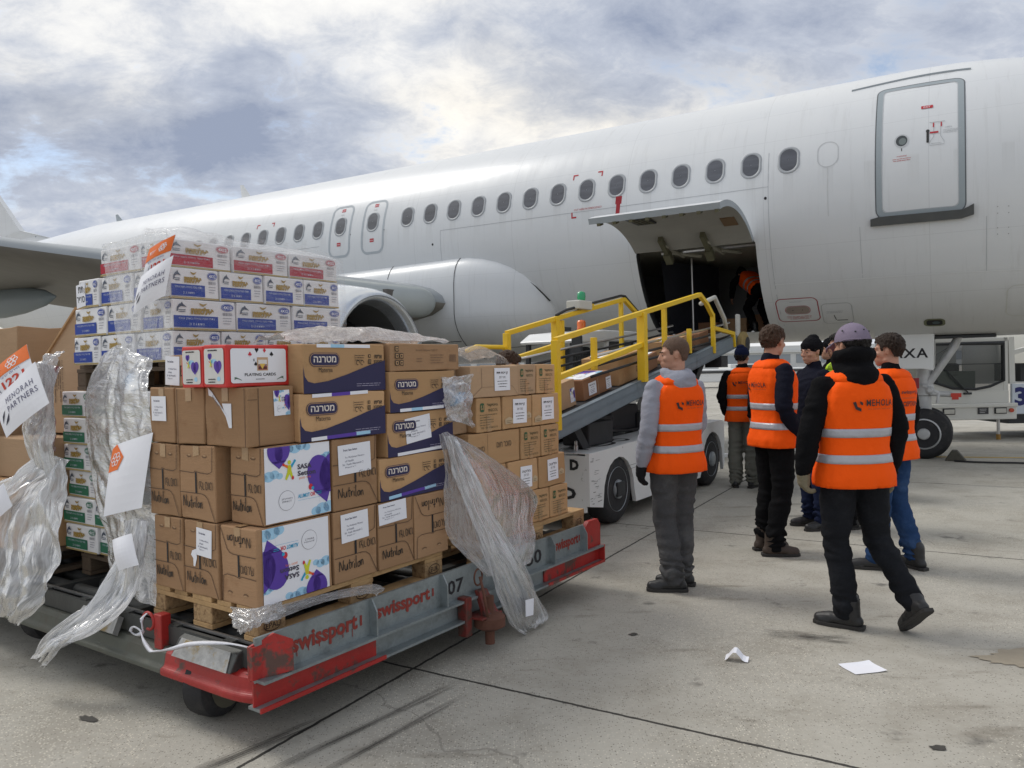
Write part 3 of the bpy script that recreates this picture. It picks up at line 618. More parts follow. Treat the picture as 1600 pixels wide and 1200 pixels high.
# wing tip fence visible beyond top line is the far one
mb=MB();mb.loft([[L3(-23.9,0,5.75)+Vector((0,-.09,0)),L3(-33.6,0,5.6)+Vector((0,-.02,0)),L3(-33.6,0,5.6)+Vector((0,.02,0)),L3(-23.9,0,5.75)+Vector((0,.09,0))],
 [L3(-26.2,-.08,6.3),L3(-33.6,-.02,6.3),L3(-33.6,.02,6.3),L3(-26.2,.08,6.3)],
 [L3(-31.9,-.05,11.7),L3(-34.2,-.01,11.7),L3(-34.2,.01,11.7),L3(-31.9,.05,11.7)]]);mb.build('tail_fin',SKIN,ap)
# ---- engines
for side in(1,-1):
    e0=L3(-6.55,5.75*side,1.62);mb=MB();nn=48
    def er(x,r,sq=0.): return [e0+Vector((-x,r*math.cos(2*math.pi*i/nn),r*math.sin(2*math.pi*i/nn)*(1-.04*(math.sin(2*math.pi*i/nn)<0)))) for i in range(nn)]
    mb.loft([er(.42,1.05),er(.9,1.13),er(1.6,1.17),er(2.4,1.13),er(3.2,1.0),er(3.9,.82),er(3.9,.72),er(3.0,.5)],cap=False);mb.build('engine_cowl',mat('cowl_white',(.56,.60,.65),.25,.0,var=.05,vscale=2,coat=.3),ap,smooth=True)
    mb=MB();mb.loft([er(.42,1.052),er(.2,1.01),er(.07,.965),er(0,.90),er(.03,.855),er(.13,.82),er(.3,.80)],cap=False);mb.build('engine_inlet_lip',mat('inlet_lip_metal',(.60,.63,.66),.22,.75,var=.08,vscale=3),ap,smooth=True)
    mb=MB();mb.loft([er(.3,.80),er(.8,.83),er(1.2,.86)],cap=False);mb.build('engine_inlet_duct',mat('duct_grey',(.10,.102,.105),.4),ap,smooth=True)
    mb=MB()
    for k in range(30):
        a=2*math.pi*k/30
        def pt(r,da,x): return e0+Vector((-x,r*math.cos(a+da),r*math.sin(a+da)))
        mb.add([pt(.22,-.05,1.02),pt(.84,-.09,1.0),pt(.84,.09,1.14),pt(.22,.12,1.2)],[(0,1,2,3)])
    mb.build('fan_blades',mat('fan_dark',(.06,.062,.066),.4,.6),ap)
    mb=MB();mb.loft([[e0+Vector((-x,r*math.cos(2*math.pi*i/24),r*math.sin(2*math.pi*i/24))) for i in range(24)] for x,r in((.72,.01),(.8,.09),(.95,.18),(1.1,.24))]);mb.build('fan_spinner',mat('spinner',(.04,.04,.045),.35),ap,smooth=True)
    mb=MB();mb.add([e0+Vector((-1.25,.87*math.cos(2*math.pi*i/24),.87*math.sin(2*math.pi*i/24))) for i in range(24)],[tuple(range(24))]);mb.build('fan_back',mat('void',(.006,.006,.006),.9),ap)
    mb=MB();mb.loft([[e0+Vector(p) for p in((-1.2,-.12,.9),(-1.2,.12,.9),(-4.6,.14,.95),(-4.6,-.14,.95))],[e0+Vector(p) for p in((-1.9,-.12,1.35),(-1.9,.12,1.35),(-5.2,.14,1.35),(-5.2,-.14,1.35))]]);mb.build('pylon',WGREY,ap)
# ---- nose gear (local frame)
GW=mat('gear_white',(.55,.56,.56),.4,.1,var=.2,vscale=12,bump=.1)
gx=-.50
for q in(.25,-.25):
    mb=MB();mb.lathe(L3(gx,q-.11,.385),L3(0,1,0),[(.20,0),(.30,.0),(.36,.03),(.385,.07),(.385,.15),(.36,.19),(.30,.22),(.2,.22)],40);wh=mb.build('nose_wheel',BLK,ap,smooth=True,auto=50)
    sg=1 if q>0 else -1
    mb=MB();mb.lathe(L3(gx,q+sg*.112,.385),L3(0,sg,0),[(.235,-.02),(.235,.0),(.215,.012),(.205,-.03),(.12,-.035),(.085,.0),(.085,.03),(.07,.045),(.01,.05)],32);mb.build('rim',mat('wheel_grey',(.45,.46,.46),.4,.3),wh,smooth=True,auto=40)
    mb=MB()
    for k in range(10):
        a=2*math.pi*k/10;mb.cyl(L3(gx+.165*math.cos(a),q+sg*.075,.385+.165*math.sin(a)),L3(gx+.165*math.cos(a),q+sg*.085,.385+.165*math.sin(a)),.016,8)
    mb.build('rim_hole',DARK,wh)
mb=MB();mb.cyl(L3(gx,-.2,.385),L3(gx,.2,.385),.07);mb.cyl(L3(gx,0,.385),L3(gx,0,.75),.06);mb.build('axle',GW,ap,smooth=True,auto=40)
mb=MB();mb.lathe(L3(gx,0,.70),(0,0,1),[(.085,0),(.10,.03),(.10,.25),(.13,.27),(.13,.42),(.10,.45),(.115,.9),(.12,1.5)]);mb.build('gear_leg',GW,ap,smooth=True,auto=40)
mb=MB();mb.tube([L3(gx,.05,1.05),L3(gx+.42,.05,1.72),L3(gx+.5,.05,1.95)],.055,12);mb.tube([L3(gx,-.06,1.05),L3(gx+.5,-.06,1.95)],.04);mb.tube([L3(gx+.08,.1,1.0),L3(gx+.38,.1,.98)],.045);mb.tube([L3(gx-.02,.12,1.12),L3(gx+.2,.13,1.0),L3(gx+.18,.13,.85)],.025);mb.lathe(L3(gx+.08,.12,1.05),L3(0,1,0),[(.05,0),(.06,.03),(.03,.06)]);mb.tube([L3(gx-.16,.1,1.3),L3(gx-.2,.14,1.1),L3(gx-.12,.12,.8)],.014);mb.build('drag_strut',GW,ap,smooth=True,auto=40)
mb=MB();mb.box(gx+.36,-.16,.94,gx+.50,-.06,1.0);mb.build('tow_marker',mat('marker_red',(.6,.05,.03),.5),ap)
mb=MB();mb.box(gx-.28,-.30,1.08,gx-.06,-.26,1.24);mb.build('gear_placard',mat('placard_red',(.30,.02,.03),.5),ap)
for q in(.36,-.36):
    mb=MB();pr=[(-.74,1.98),(-.78,1.86),(-.78,1.42),(-.7,1.33),(-.12,1.33),(.02,1.30),(.04,1.98)]
    mb.prism([L3(gx+x+.12,q,z+.05) for x,z in pr],L3(0,.03,0));dd=mb.build('gear_door',WPAINT,ap,bevel=.01)
    if q>0:
        a=Art();a.text(BL,'AXA',-.10,0,.145,w=.50,al='c',bold=.02,sp=1.2);link('registration',a.mesh('registration',lambda x,y,e:L3(gx-.08+x,q+.032+e,1.55+y)),dd)
mb=MB();mb.box(gx-.5,-.34,1.84,gx+.95,.34,1.87);mb.build('gear_bay',DARK,ap)
# main gear, behind the loader
for side in(1,-1):
    g0=L3(-13.2,3.8*side,0);mb=MB();mb.lathe(g0+Vector((0,0,1.0)),(0,0,1),[(.13,-.45),(.13,.6),(.17,.7),(.17,1.7)]);mb.build('main_gear_leg',GW,ap,smooth=True,auto=40)
    for dy in(.3,-.52):
        mb=MB();mb.lathe(g0+Vector((0,dy,.57)),(0,1,0),[(.3,0),(.5,.0),(.57,.06),(.57,.18),(.5,.24),(.3,.24)],32);wh=mb.build('main_wheel',BLK,ap,smooth=True,auto=40)
        mb=MB();mb.lathe(g0+Vector((0,dy-.005,.57)),(0,1,0),[(.3,0),(.27,.02),(.1,.0),(.1,.25),(.3,.25)],24);mb.build('rim',GW,wh)
# wheel chock and cable
mb=MB();p=A(-.5+.42,.35,0);mb.prism([(-.14,-.12,0),(.14,-.12,0),(.02,-.12,.15),(-.05,-.12,.15)],(0,.24,0));mb.xf(lambda v:p+T_*v.x+Nn*(-v.y)+Vector((0,0,v.z)));tag(mb.build('wheel_chock',mat('chock',(.07,.065,.05),.8,var=.3),bevel=.01),'dark wheel chock against the nose wheel','wheel chock')
mb=MB();pp=[A(-.1+.25*i,.55+.05*math.sin(i*1.3),.016) for i in range(26)];mb.tube(pp,.014,6);tag(mb.build('power_cable',BLK,smooth=True),'thin black cable on the ground running right from the nose wheel','cable')
# ================= LOADED DOLLY (frame: a along the right side, b to the left, z)
U=Vector((math.cos(R(54)),math.sin(R(54)),0));V=Vector((math.cos(R(146)),math.sin(R(146)),0));OO=Vector((-1.09,3.208,0))
def D(a,b,z=0.): return OO+U*a+V*b+Vector((0,0,z))
def dx(v): return D(v[0],v[1],v[2])
dolly=thing('pallet_dolly','long flat airport dolly with red and galvanised frame carrying the wrapped pallets','dolly')
RB=2.66;LB=3.3
mb=MB()   # right side C beam : upper plate, flange, lower web, bottom flange
mb.box(-.10,-.115,.305,RB-.03,-.10,.472);mb.box(-.10,-.165,.293,RB,-.085,.305);mb.box(-.10,-.112,.20,RB,-.10,.293);mb.box(-.12,-.165,.188,RB,-.085,.200)
for a in(.52,1.02,2.05,2.44): mb.prism([(a,-.115,.305),(a,-.160,.305),(a,-.160,.42),(a,-.132,.472),(a,-.115,.472)],(.009,0,0))
mb.xf(dx).build('side_beam',GALV,dolly)
def wornred(name,fn): 
    mb=MB();fn(mb);return mb.xf(dx).build(name,REDP,dolly)
wornred('red_end_plate',lambda m:(m.box(-.12,-.1215,.20,.55,-.1135,.292),m.box(-.122,-.168,.186,.57,-.16,.204),m.box(-.12,-.1185,.306,.045,-.098,.44),m.prism([(-.12,-.1,.30),(-.01,-.1,.30),(.04,-.17,.31),(.04,-.17,.44),(-.02,-.13,.475),(-.12,-.1,.44)],(.0,.012,0))))
wornred('red_end_plate',lambda m:(m.box(1.98,-.1215,.20,2.665,-.1135,.292),m.box(1.96,-.168,.186,2.668,-.16,.204),m.prism([(2.45,-.14,.306),(2.655,-.14,.306),(2.655,-.14,.45),(2.62,-.14,.49),(2.50,-.14,.49),(2.45,-.14,.45)],(0,.03,0)),m.box(2.66,-.165,.188,2.672,-.09,.305)))
def beamtext(a,dy=0): 
    return link('stencil_lettering',a.mesh('stencil_lettering',lambda x,y,e:D(x,-.1155-e,y)),dolly)
SR=(.24,.03,.02);rd=random.Random(4)
for x0,x1,z0,h in((.075,.47,.335,.062),(.56,.965,.345,.056),(2.115,2.42,.345,.056)):
    a=Art();a.text(SR,'swissport',x0,z0,h*1.5,w=(x1-x0)*.93,bold=.035);a.rect(SR,x1-.012,z0+.03,x1,z0+h*1.25,1)
    for k in range(5 if x0<.1 else 1):
        x=rd.uniform(x0,x1-.03);L=rd.uniform(.0,.022);a.path(SR,[(x,z0+.03),(x+.001,z0+.012-L)],.004,1)
    beamtext(a)
a=Art();a.text(BL,'07',1.075,.345,.075,w=.13,bold=.02);a.text(BL,'50',1.80,.335,.085,w=.16,bold=.02);beamtext(a)
# front rail (left part dull, right part red)
mb=MB();mb.loft([[(-.105+x,b,z) for x,z in((0,.19),(.0,.215),(.02,.225),(.03,.275),(.05,.295),(.085,.295),(.085,.19))] for b in(.56,1.4,2.2,LB)]);mb.xf(dx).build('front_rail',GALV2,dolly,bevel=.006)
mb=MB();mb.loft([[(-.108+x+dd*.5,b,z) for x,z in((0,.186),(0,.218),(.02,.228),(.03,.280),(.05,.298),(.085,.298),(.085,.186))] for b,dd in((.56,0),(.3,.002),(.10,.0),(.03,.008),(-.02,.025),(-.06,.048),(-.09,.078),(-.11,.12))]);mb.xf(dx).build('front_rail_end',REDP,dolly,bevel=.014)
# deck: cross bars and rollers
DK=mat('dark_deck_steel',(.075,.078,.075),.55,.4,var=.35,vscale=6,bump=.2,bscale=20)
mb=MB();mb.box(-.06,-.10,.275,RB,LB,.29)
for k in range(8): mb.box(-.03,.14+.40*k,.30,RB-.1,.20+.40*k,.392)
mb.xf(dx).build('deck',DK,dolly)
mb=MB()
for a in(-.035,1.30,RB-.15): mb.box(a,-.09,.30,a+.018,LB,.385)
mb.xf(dx).build('deck_rail',DK,dolly)
mb=MB();mb.box(.0,-.09,.385,.012,LB,.397);mb.xf(dx).build('rail_cap',STEEL,dolly)
for j,(a,b0,b1) in enumerate([(.12+.145*i,.22+.4*k,.52+.4*k) for i in range(18) for k in range(6)][:90]):
    mb=MB();mb.cyl((a,b0,.352),(a,b1,.352),.036,12);mb.xf(dx).build('roller',DK,dolly,smooth=True,auto=40)
# guide shoe in front of the pallet
mb=MB();mb.prism([(-.10,.06,.29),(-.06,.06,.36),(-.01,.06,.385),(.0,.06,.29)],(0,.42,0));mb.xf(dx).build('guide_shoe',DK,dolly,bevel=.006)
mb=MB();mb.add([(-.102,.08,.292),(-.102,.47,.292),(-.062,.45,.364),(-.062,.10,.364)],[(0,1,2,3)]);mb.xf(dx).build('worn_aluminium_plate',mat('scuffed_aluminium',(.36,.36,.35),.4,.4,var=.5,vscale=24,bump=.3,col2=(.30,.22,.09),c2t=(.5,.6),c2s=9),dolly,solid=.004)
mb=MB();mb.add([(-.10,.94,.30),(-.10,1.32,.30),(-.05,1.30,.37),(-.05,.97,.37)],[(0,1,2,3)]);mb.xf(dx).build('worn_aluminium_plate',MATS['scuffed_aluminium'],dolly,solid=.03)
# lever with ring, red post
mb=MB();mb.box(-.07,.60,.28,-.02,.66,.44);mb.xf(dx).build('stop_post',REDP,dolly,bevel=.004)
mb=MB();mb.tube([(-.07,.70+.045*math.cos(i*.5),.40+.04*math.sin(i*.5)) for i in range(11)],.007,6);mb.xf(dx).build('pull_ring',REDP,dolly,smooth=True)
# centre coupling on the right side
mb=MB();mb.box(1.15,-.175,.11,1.20,-.1165,.32);mb.box(1.2,-.24,.195,1.38,-.1165,.207);mb.prism([(1.25,-.23,.207),(1.36,-.23,.207),(1.34,-.17,.33),(1.27,-.17,.33)],(0,.035,0));mb.xf(dx).build('coupling_bracket',mat('rusted_red',(.16,.022,.016),.6,.1,var=.4,vscale=14,bump=.3,col2=(.07,.04,.03),c2t=(.45,.6),c2s=18),dolly,bevel=.004)
mb=MB();mb.cyl((1.31,-.205,-.02+.06),(1.31,-.205,.30),.026);mb.lathe((1.31,-.205,.12),(0,0,1),[(.05,0),(.085,.02),(.085,.07),(.05,.09)]);mb.xf(dx).build('coupling_pin',RUST,dolly,smooth=True,auto=40)
mb=MB();mb.tube([(1.29+.035*math.cos(i*.45),-.15,.40+.045*math.sin(i*.45)) for i in range(15)],.005,6);mb.tube([(1.24,-.2,.42),(1.22,-.24,.34),(1.21,-.27,.22)],.008,6);mb.xf(dx).build('pull_ring',RUST,dolly,smooth=True)
for a,b in((.06,.30),(.16,2.05),(2.2,.25),(2.2,2.55),(1.2,1.4)):
    mb=MB();c=(a,b,.155);mb.lathe(c,(-.25,1,0),[(.06,0),(.115,.0),(.148,.02),(.153,.05),(.153,.09),(.148,.12),(.115,.14),(.06,.14)],32);w_=mb.xf(dx).build('wheel',BLK,dolly,smooth=True,auto=40)
    mb=MB();mb.lathe((a+.003,b-.004,.155),(-.25,1,0),[(.11,.0),(.10,.012),(.05,.012),(.045,-.01),(.01,-.012)],24);mb.xf(dx).build('rim',mat('greasy_rim',(.16,.15,.11),.5,.4,var=.3),w_,smooth=True,auto=40)
    mb=MB();mb.box(a-.05,b-.03,.17,a+.05,b+.17,.29);mb.xf(dx).build('caster_fork',RUST,dolly)
# strap tied to the ring
sp=[(-.07,.70,.44),(-.09,.72,.41),(-.10,.70,.36),(-.11,.73,.34),(-.12,.76,.355),(-.12,.74,.38),(-.11,.70,.365),(-.12,.66,.33),(-.125,.60,.30),(-.13,.55,.305),(-.12,.45,.33),(-.11,.33,.37),(-.09,.2,.395),(-.06,.10,.40),(-.04,.0,.395)]
def smoothpath(p,n=6):
    o=[];p=[Vector(q) for q in p]
    for i in range(len(p)-1):
        a,b,c,d=p[max(0,i-1)],p[i],p[i+1],p[min(len(p)-1,i+2)]
        for k in range(n):
            t=k/n;o.append(.5*((2*b)+(c-a)*t+(2*a-5*b+4*c-d)*t*t+(3*b-a-3*c+d)*t**3))
    return o+[p[-1]]
q=smoothpath([D(*p) for p in sp]);mb=MB();rings=[]
for i,p in enumerate(q):
    dd=(q[min(i+1,len(q)-1)]-q[max(0,i-1)]).normalized();x=dd.cross(Vector((0,0,1))).normalized();y=x.cross(dd);an=i*.12;e=x*math.cos(an)+y*math.sin(an);g_=y*math.cos(an)-x*math.sin(an)
    rings.append([p+e*.010,p+g_*.004,p-e*.010,p-g_*.004])
mb.loft(rings);tag(mb.build('tie_strap',mat('white_strap',(.72,.73,.78),.7,bump=.3),smooth=True),'white strap knotted on the red ring at the front edge of the dolly','strap')
# ---------------- pallets
def pallet(name,label,a,b,z,la=1.2,lb=.8,old=False,rz=55,group='euro pallets under the cartons'):
    t=thing(name,label,'pallet',D(a,b,z),R(rz),group);wm=WOODG if old else WOOD;cm=WOODG if old else CHIP
    for k in range(5):
        w_=.145 if k in(0,2,4) else .10;y=[0,.185,.3275,.515,.655][k]*lb/.8
        mb=MB();mb.box(0,y,.122,la,y+w_,.144);mb.build('deck_board',wm,t,bevel=.002)
    for x in(0,la/2-.0725,la-.145): mb=MB();mb.box(x,0,.10,x+.145,lb,.1215);mb.build('cross_board',wm,t,bevel=.002)
    for k,y in enumerate((0,lb/2-.0725,lb-.10)): mb=MB();mb.box(0,y,0,la,y+(.10 if k!=1 else .145),.022);mb.build('bottom_board',wm,t,bevel=.002)
    for x in(0,la/2-.0725,la-.145):
        for k,y in enumerate((0,lb/2-.0725,lb-.10)):
            mb=MB();mb.box(x+.001,y+.001,.022,x+.144,y+(.099 if k!=1 else .144),.0998);bb=mb.build('block',cm,t,bevel=.006)
            if y==0 and not old:
                s_=Art();s_.ell((.05,.03,.02),.072,.04,.045,.026);s_.ell(cm,.072,.04,.041,.022,1);s_.text((.05,.03,.02),'EPAL' if x==0 else 'EUR',.072,.028,.024,al='c',l=2,bold=.02)
                link('burn_mark',s_.mesh('burn_mark',lambda X,Y,e,x=x:Vector((x+X,-e,.022+Y))),bb)
    return t
pallet('euro_pallet','light wooden pallet under the brown formula cartons at the front corner of the dolly',.0,.0,.40)
pallet('euro_pallet','light wooden pallet under the biscuit cartons at the far end of the dolly',1.45,-.04,.40)
pallet('euro_pallet','dark wooden pallet at the bottom of the stack of white tuna cartons, mostly under film',.20,.88,.40,old=True,lb=1.0)
pallet('euro_pallet','dark green edged wooden pallet halfway up, between green banded and blue banded cartons',.22,.90,1.462,old=True,lb=1.0,la=1.08)
pallet('euro_pallet','dark wooden pallet under the large plain cartons at the left end of the dolly',.0,2.0,.40,old=True)
# ---------------- cartons
def carton_mesh(la,lb,h,seed,dent=.002,skewt=0.):
    rd=random.Random(seed);bm=bmesh.new();n=5;V_={}
    def vert(i,j,k):
        key=(i,j,k)
        if key not in V_:
            x,y,z=la*i/n,lb*j/n,h*k/n;p=Vector((x*7+seed*3.3,y*7,z*7))
            ex=(i in(0,n))+(j in(0,n))+(k in(0,n))
            d=dent*(1.0 if ex>=2 else .5)
            V_[key]=bm.verts.new((x+noise.noise(p)*d*(1 if ex>=2 else .3)+skewt*z,y+noise.noise(p+Vector((9,0,0)))*d*(1 if ex>=2 else .3),z+noise.noise(p+Vector((0,9,0)))*d))
        return V_[key]
    for f in range(6):
        for u in range(n):
            for v in range(n):
                if f==0: q=[(u,v,0),(u,v+1,0),(u+1,v+1,0),(u+1,v,0)]
                if f==1: q=[(u,v,n),(u+1,v,n),(u+1,v+1,n),(u,v+1,n)]
                if f==2: q=[(u,0,v),(u+1,0,v),(u+1,0,v+1),(u,0,v+1)]
                if f==3: q=[(u,n,v),(u,n,v+1),(u+1,n,v+1),(u+1,n,v)]
                if f==4: q=[(0,u,v),(0,u,v+1),(0,u+1,v+1),(0,u+1,v)]
                if f==5: q=[(n,u,v),(n,u+1,v),(n,u+1,v+1),(n,u,v+1)]
                bm.faces.new([vert(*p) for p in q])
    me=bpy.data.meshes.new('carton_body');bm.to_mesh(me);bm.free()
    for p in me.polygons: p.use_smooth=False
    return me
cseed=[0]
def carton(kind,label,a,b,z,la,lb,h,m=None,rz=0.,faceR=(),faceL=(),group=None,dent=.005,tape=True,tilt=None,bev=.006,shared=None):
    """faceR / faceL: list of (part name, mesh or Art)"""
    cseed[0]+=1;s=cseed[0]
    t=thing(kind,label,'carton',D(a,b,z),R(55+rz),group)
    if tilt: t.rotation_euler=tilt
    me=shared or carton_mesh(la-.003,lb-.003,h-.002,s,dent)
    if not shared: me.materials.append(m or CARD)
    link('carton_body',me,t,bev)
    fR=lambda x,y,e:Vector((x,-e-.001,y));fL=lambda x,y,e:Vector((-e-.001,lb-x,y))
    for lst,fn,w_ in((faceR,fR,la),(faceL,fL,lb)):
        for nm,ar in lst:
            if isinstance(ar,Art): link(nm,ar.mesh(nm,fn),t)
            else: link(nm,ar,t)
    if tape:
        a_=Art();a_.rect(mat('packing_tape',(.42,.27,.14),.25,var=.1,vscale=10,spec=.7),0,lb/2-.022,la-.004,lb/2+.022)
        link('tape',a_.mesh('tape',lambda x,y,e:Vector((x,y,h+.0005+e))),t)
        rt_=random.Random(s);b_=Art();q_=rt_.uniform(.04,.09);b_.poly(MATS['packing_tape'],[(lb/2-.022,h-q_),(lb/2+.022,h-q_+rt_.uniform(-.008,.008)),(lb/2+.022,h-.004),(lb/2-.022,h-.004)])
        link('tape',b_.mesh('tape',fL),t)
    return t
SEAM=(.10,.055,.03);PEN=(.02,.017,.015)
# handwriting strokes
LET={'N':[[(0,0),(.05,1),(.5,.02),(.6,1.05)]],'u':[[(0,.6),(.05,.1),(.3,.05),(.42,.6),(.45,0)]],'t':[[(.2,1.1),(.18,.1),(.32,0)],[(0,.65),(.42,.7)]],'r':[[(0,.6),(.04,0),(.1,.45),(.3,.6)]],'i':[[(.05,.55),(.08,0)],[(.06,.85),(.10,.9)]],'l':[[(.1,1.15),(.08,.1),(.18,0)]],'o':[[(.3,.55),(.05,.4),(.1,.03),(.35,.1),(.38,.45),(.2,.58)]],'n':[[(0,.55),(.04,0),(.12,.5),(.32,.5),(.38,0)]]}
ADV={'N':.78,'u':.58,'t':.48,'r':.38,'i':.24,'l':.30,'o':.52,'n':.5}
def hand(a,word,x,y,h,w,rd,flip=False,wd=.0045):
    tot=sum(ADV[c] for c in word);k=w/tot;cx=0
    for c in word:
        dy=rd.uniform(-.07,.07)*h;ks=rd.uniform(.9,1.12)
        for st in LET[c]:
            p=smoothpath([((cx+px*1.0)*k,py*h*ks+dy,0) for px,py in st],4);p=[(q.x,q.y) for q in p]
            if flip: p=[(w-q[0],h-q[1]) for q in p]
            a.path(PEN,[(x+q[0],y+q[1]) for q in p],wd,2)
        cx+=ADV[c]
HEB=[[(0,1),(.05,0)],[(.25,.9),(.5,.85),(.48,.1),(.2,0)],[(.7,.9),(.72,0)],[(.95,.2),(1.0,.9),(1.3,.9),(1.35,.1),(1.1,0),(1.0,.3)],[(1.6,.95),(1.85,.9),(1.9,.05)],[(2.1,1.1),(2.15,.6),(2.35,.55),(2.2,-.1)],[(2.6,.95),(2.62,.1),(2.35,0)]]
def heb(a,x,y,h,w,rd,flip=False):
    for st in HEB:
        p=smoothpath([(px*w/2.7,py*h,0) for px,py in st],4);p=[(q.x,q.y) for q in p]
        if flip: p=[(w-q[0],h-q[1]) for q in p]
        a.path(PEN,[(x+q[0]+rd.uniform(-.001,.001),y+q[1]) for q in p],.0035,2)
def flaps(w,h,rd,flip=False,word='Nutrilon'):
    """die-cut shutter flaps with a black slot, pen writing"""
    a=Art();X=lambda x:x if not flip else w-x;Y=lambda y:y if not flip else h-y
    def P_(pts,wd=.0035,c=SEAM): a.path(c,[(X(x),Y(y)) for x,y in pts],wd,1)
    P_([(.0,h*.64),(w*.42,h*.63),(w*.45,h*.655),(w*.60,h*.635),(w*.82,h*.63),(w*.93,h*.66),(w*.955,h*.99)])
    P_([(.0,h*.36),(w*.62,h*.36),(w*.72,h*.345),(w*.80,h*.30),(w*.985,h*.01)])
    for x in(.30,.74): P_([(w*x-.018,h*.86),(w*x-.009,h*.843),(w*x+.006,h*.842),(w*x+.016,h*.857)],.004,(.13,.075,.04)); P_([(w*x-.008,h*.868),(w*x+.010,h*.866)],.003,(.50,.34,.2))
    a.rect(BL,min(X(w*.455),X(w*.50)),min(Y(h*.36),Y(h*.64)),max(X(w*.455),X(w*.50)),max(Y(h*.36),Y(h*.64)),1)
    if not flip: hand(a,word,w*.10,h*.17,h*.13,w*.56,rd)
    else: hand(a,word,w*.20,h*.76,h*.12,w*.66,rd,flip=True)
    heb(a,w*.56,h*.42,h*.10,w*.38,rd,flip=not flip)
    return a
# labels / emblems
def shiplabel(w,h,seed=0,slant=0.,title='From: Sasa Setton'):
    a=Art();a.poly(PAPER,[(0,0),(w,slant),(w,h+slant),(0,h)],2)
    IN=(.06,.06,.12);a.text(IN,title,w*.16,h*.78,h*.075,w=w*.42,l=3,bold=.02);a.text(IN,'To: Moldavian Ministry',w*.20,h*.52,h*.075,w=w*.60,l=3);a.text(IN,'of Health',w*.20,h*.41,h*.07,w=w*.26,l=3)
    a.text(IN,'Str. Vasile Alecsandri 2',w*.12,h*.30,h*.07,w=w*.64,l=3);a.text(IN,'Project nr 1',w*.20,h*.19,h*.07,w=w*.32,l=3);return a
def at(a,x,y,rot=0.,sx=1,sy=1,dl=0): return Art().merge(a,x,y,sx,sy,rot,dl)
PUR=(.10,.045,.36);LBL=(.36,.62,.82);YG=(.62,.66,.03);OR=(.80,.18,.02);RD=(.62,.03,.05);CY=(.02,.36,.60)
def emblem(a,x,y,s,l=4,rot=0.):
    b=Art();b.ell(YG,0,.62,.15,.15,0);b.poly(YG,[(-.13,.42),(.13,.42),(.18,0),(.32,-.5),(.18,-.58),(0,-.2),(-.25,-.62),(-.40,-.52),(-.2,-.05)],0)
    b.poly(OR,[(-.13,.42),(-.5,.56),(-.55,.44),(-.16,.2)],0);b.ell(RD,-.52,.5,.1,.1,1);b.poly(CY,[(.13,.42),(.42,.7),(.54,.62),(.2,.2)],0);b.ell(CY,.47,.68,.1,.1,1);b.ell(RD,.27,-.5,.1,.14,1);b.poly((.70,.50,.03),[(-.1,.3),(.12,.32),(.02,.0)],1)
    a.merge(b,x,y,s,s,rot,l)
def balloon(a,x,y,s,l=3):
    a.ell(PUR,x-.15*s,y,.36*s,.46*s,l,rot=.3);a.ell(PUR,x+.2*s,y+.02*s,.36*s,.46*s,l,rot=-.35);a.poly(PUR,[(x-.34*s,y-.36*s),(x+.4*s,y-.34*s),(x+.03*s,y-.66*s)],l)
def clipped(fn): return fn
def poster(w,h):
    a=Art();a.rect(PAPER,0,0,w,h,2)
    def cloud(x,y,s):
        for dx_,dy_,r in((0,0,.5),(.5,.1,.42),(-.45,-.05,.35),(.95,-.05,.3)):
            X=x+dx_*s;Y=y+dy_*s;r*=s
            pts=[(min(w,max(0,X+r*math.cos(t*.3))),min(h,max(0,Y+.75*r*math.sin(t*.3)))) for t in range(21)];a.poly(LBL,pts,3)
    cloud(.02,h*.62,.06);cloud(w*.45,h*.97,.07);cloud(w*.86,h*.06,.08);cloud(w*.95,h*.80,.05)
    def clipb(x,y,s):
        b=Art();balloon(b,x,y,s,5)
        for c,vs,fs,l in b.items: a.add(c,[(min(w,max(0,p[0])),min(h,max(0,p[1]))) for p in vs],fs,l)
    clipb(w*.20,h*.93,.11);clipb(w*.92,h*.55,.20)
    emblem(a,w*.36,h*.66,.062,6)
    T=(.06,.05,.08);a.text(T,'SASA',w*.48,h*.665,h*.07,w=w*.22,l=7,bold=.03);a.text(T,'Setton',w*.48,h*.575,h*.07,w=w*.28,l=7,bold=.03);a.text(OR,'מאי סטון',w*.50,h*.52,h*.035,w=w*.18,l=7)
    a.ell((.3,.3,.33),w*.31,h*.27,.044,.044,4);a.ell(PAPER,w*.31,h*.27,.042,.042,5);a.text(T,'JEWISH',w*.31,h*.28,h*.025,w=w*.16,al='c',l=6);a.text(T,'IMPACT',w*.31,h*.245,h*.025,w=w*.14,al='c',l=6)
    a.text(CY,'ALUMOT',w*.48,h*.27,h*.055,w=w*.18,l=6,bold=.02);a.text(RD,'OR',w*.67,h*.27,h*.055,w=w*.08,l=6,bold=.02);a.lines(CY,w*.77,w*.86,h*.31,.008,2,.003,6);a.rect(CY,w*.48,h*.24,w*.82,h*.243,6)
    a.ell(RD,w*.68,h*.40,.012,.014,6);a.ell(PUR,w*.74,h*.41,.012,.014,6);a.ell(CY,w*.71,h*.38,.008,.008,7)
    for x in(.80,.86,.90): a.path((.7,.7,.75),[(w*x,h*.35),(w*(x+.03),h*.08)],.001,4)
    return a
def smallposter(w,h): return Art().merge(poster(.385,.335),0,0,w/.385,h/.335)
NG='cartons marked with pen on the front pallet'
rd=random.Random(11)
def nutri(label,a,b,z,la,lb,h,side,flip=False,extraR=(),extraL=(),**k):
    fR=[];fL=[]
    if 'R' in side: fR.append(('printed_flaps',flaps(la,h,rd,flip)))
    if 'L' in side: fL.append(('printed_flaps',flaps(lb,h,rd,flip)))
    return carton('formula_carton',label,a,b,z,la,lb,h,CARD,rd.uniform(-.8,.8),fR+list(extraR),fL+list(extraL),group=NG,**k)
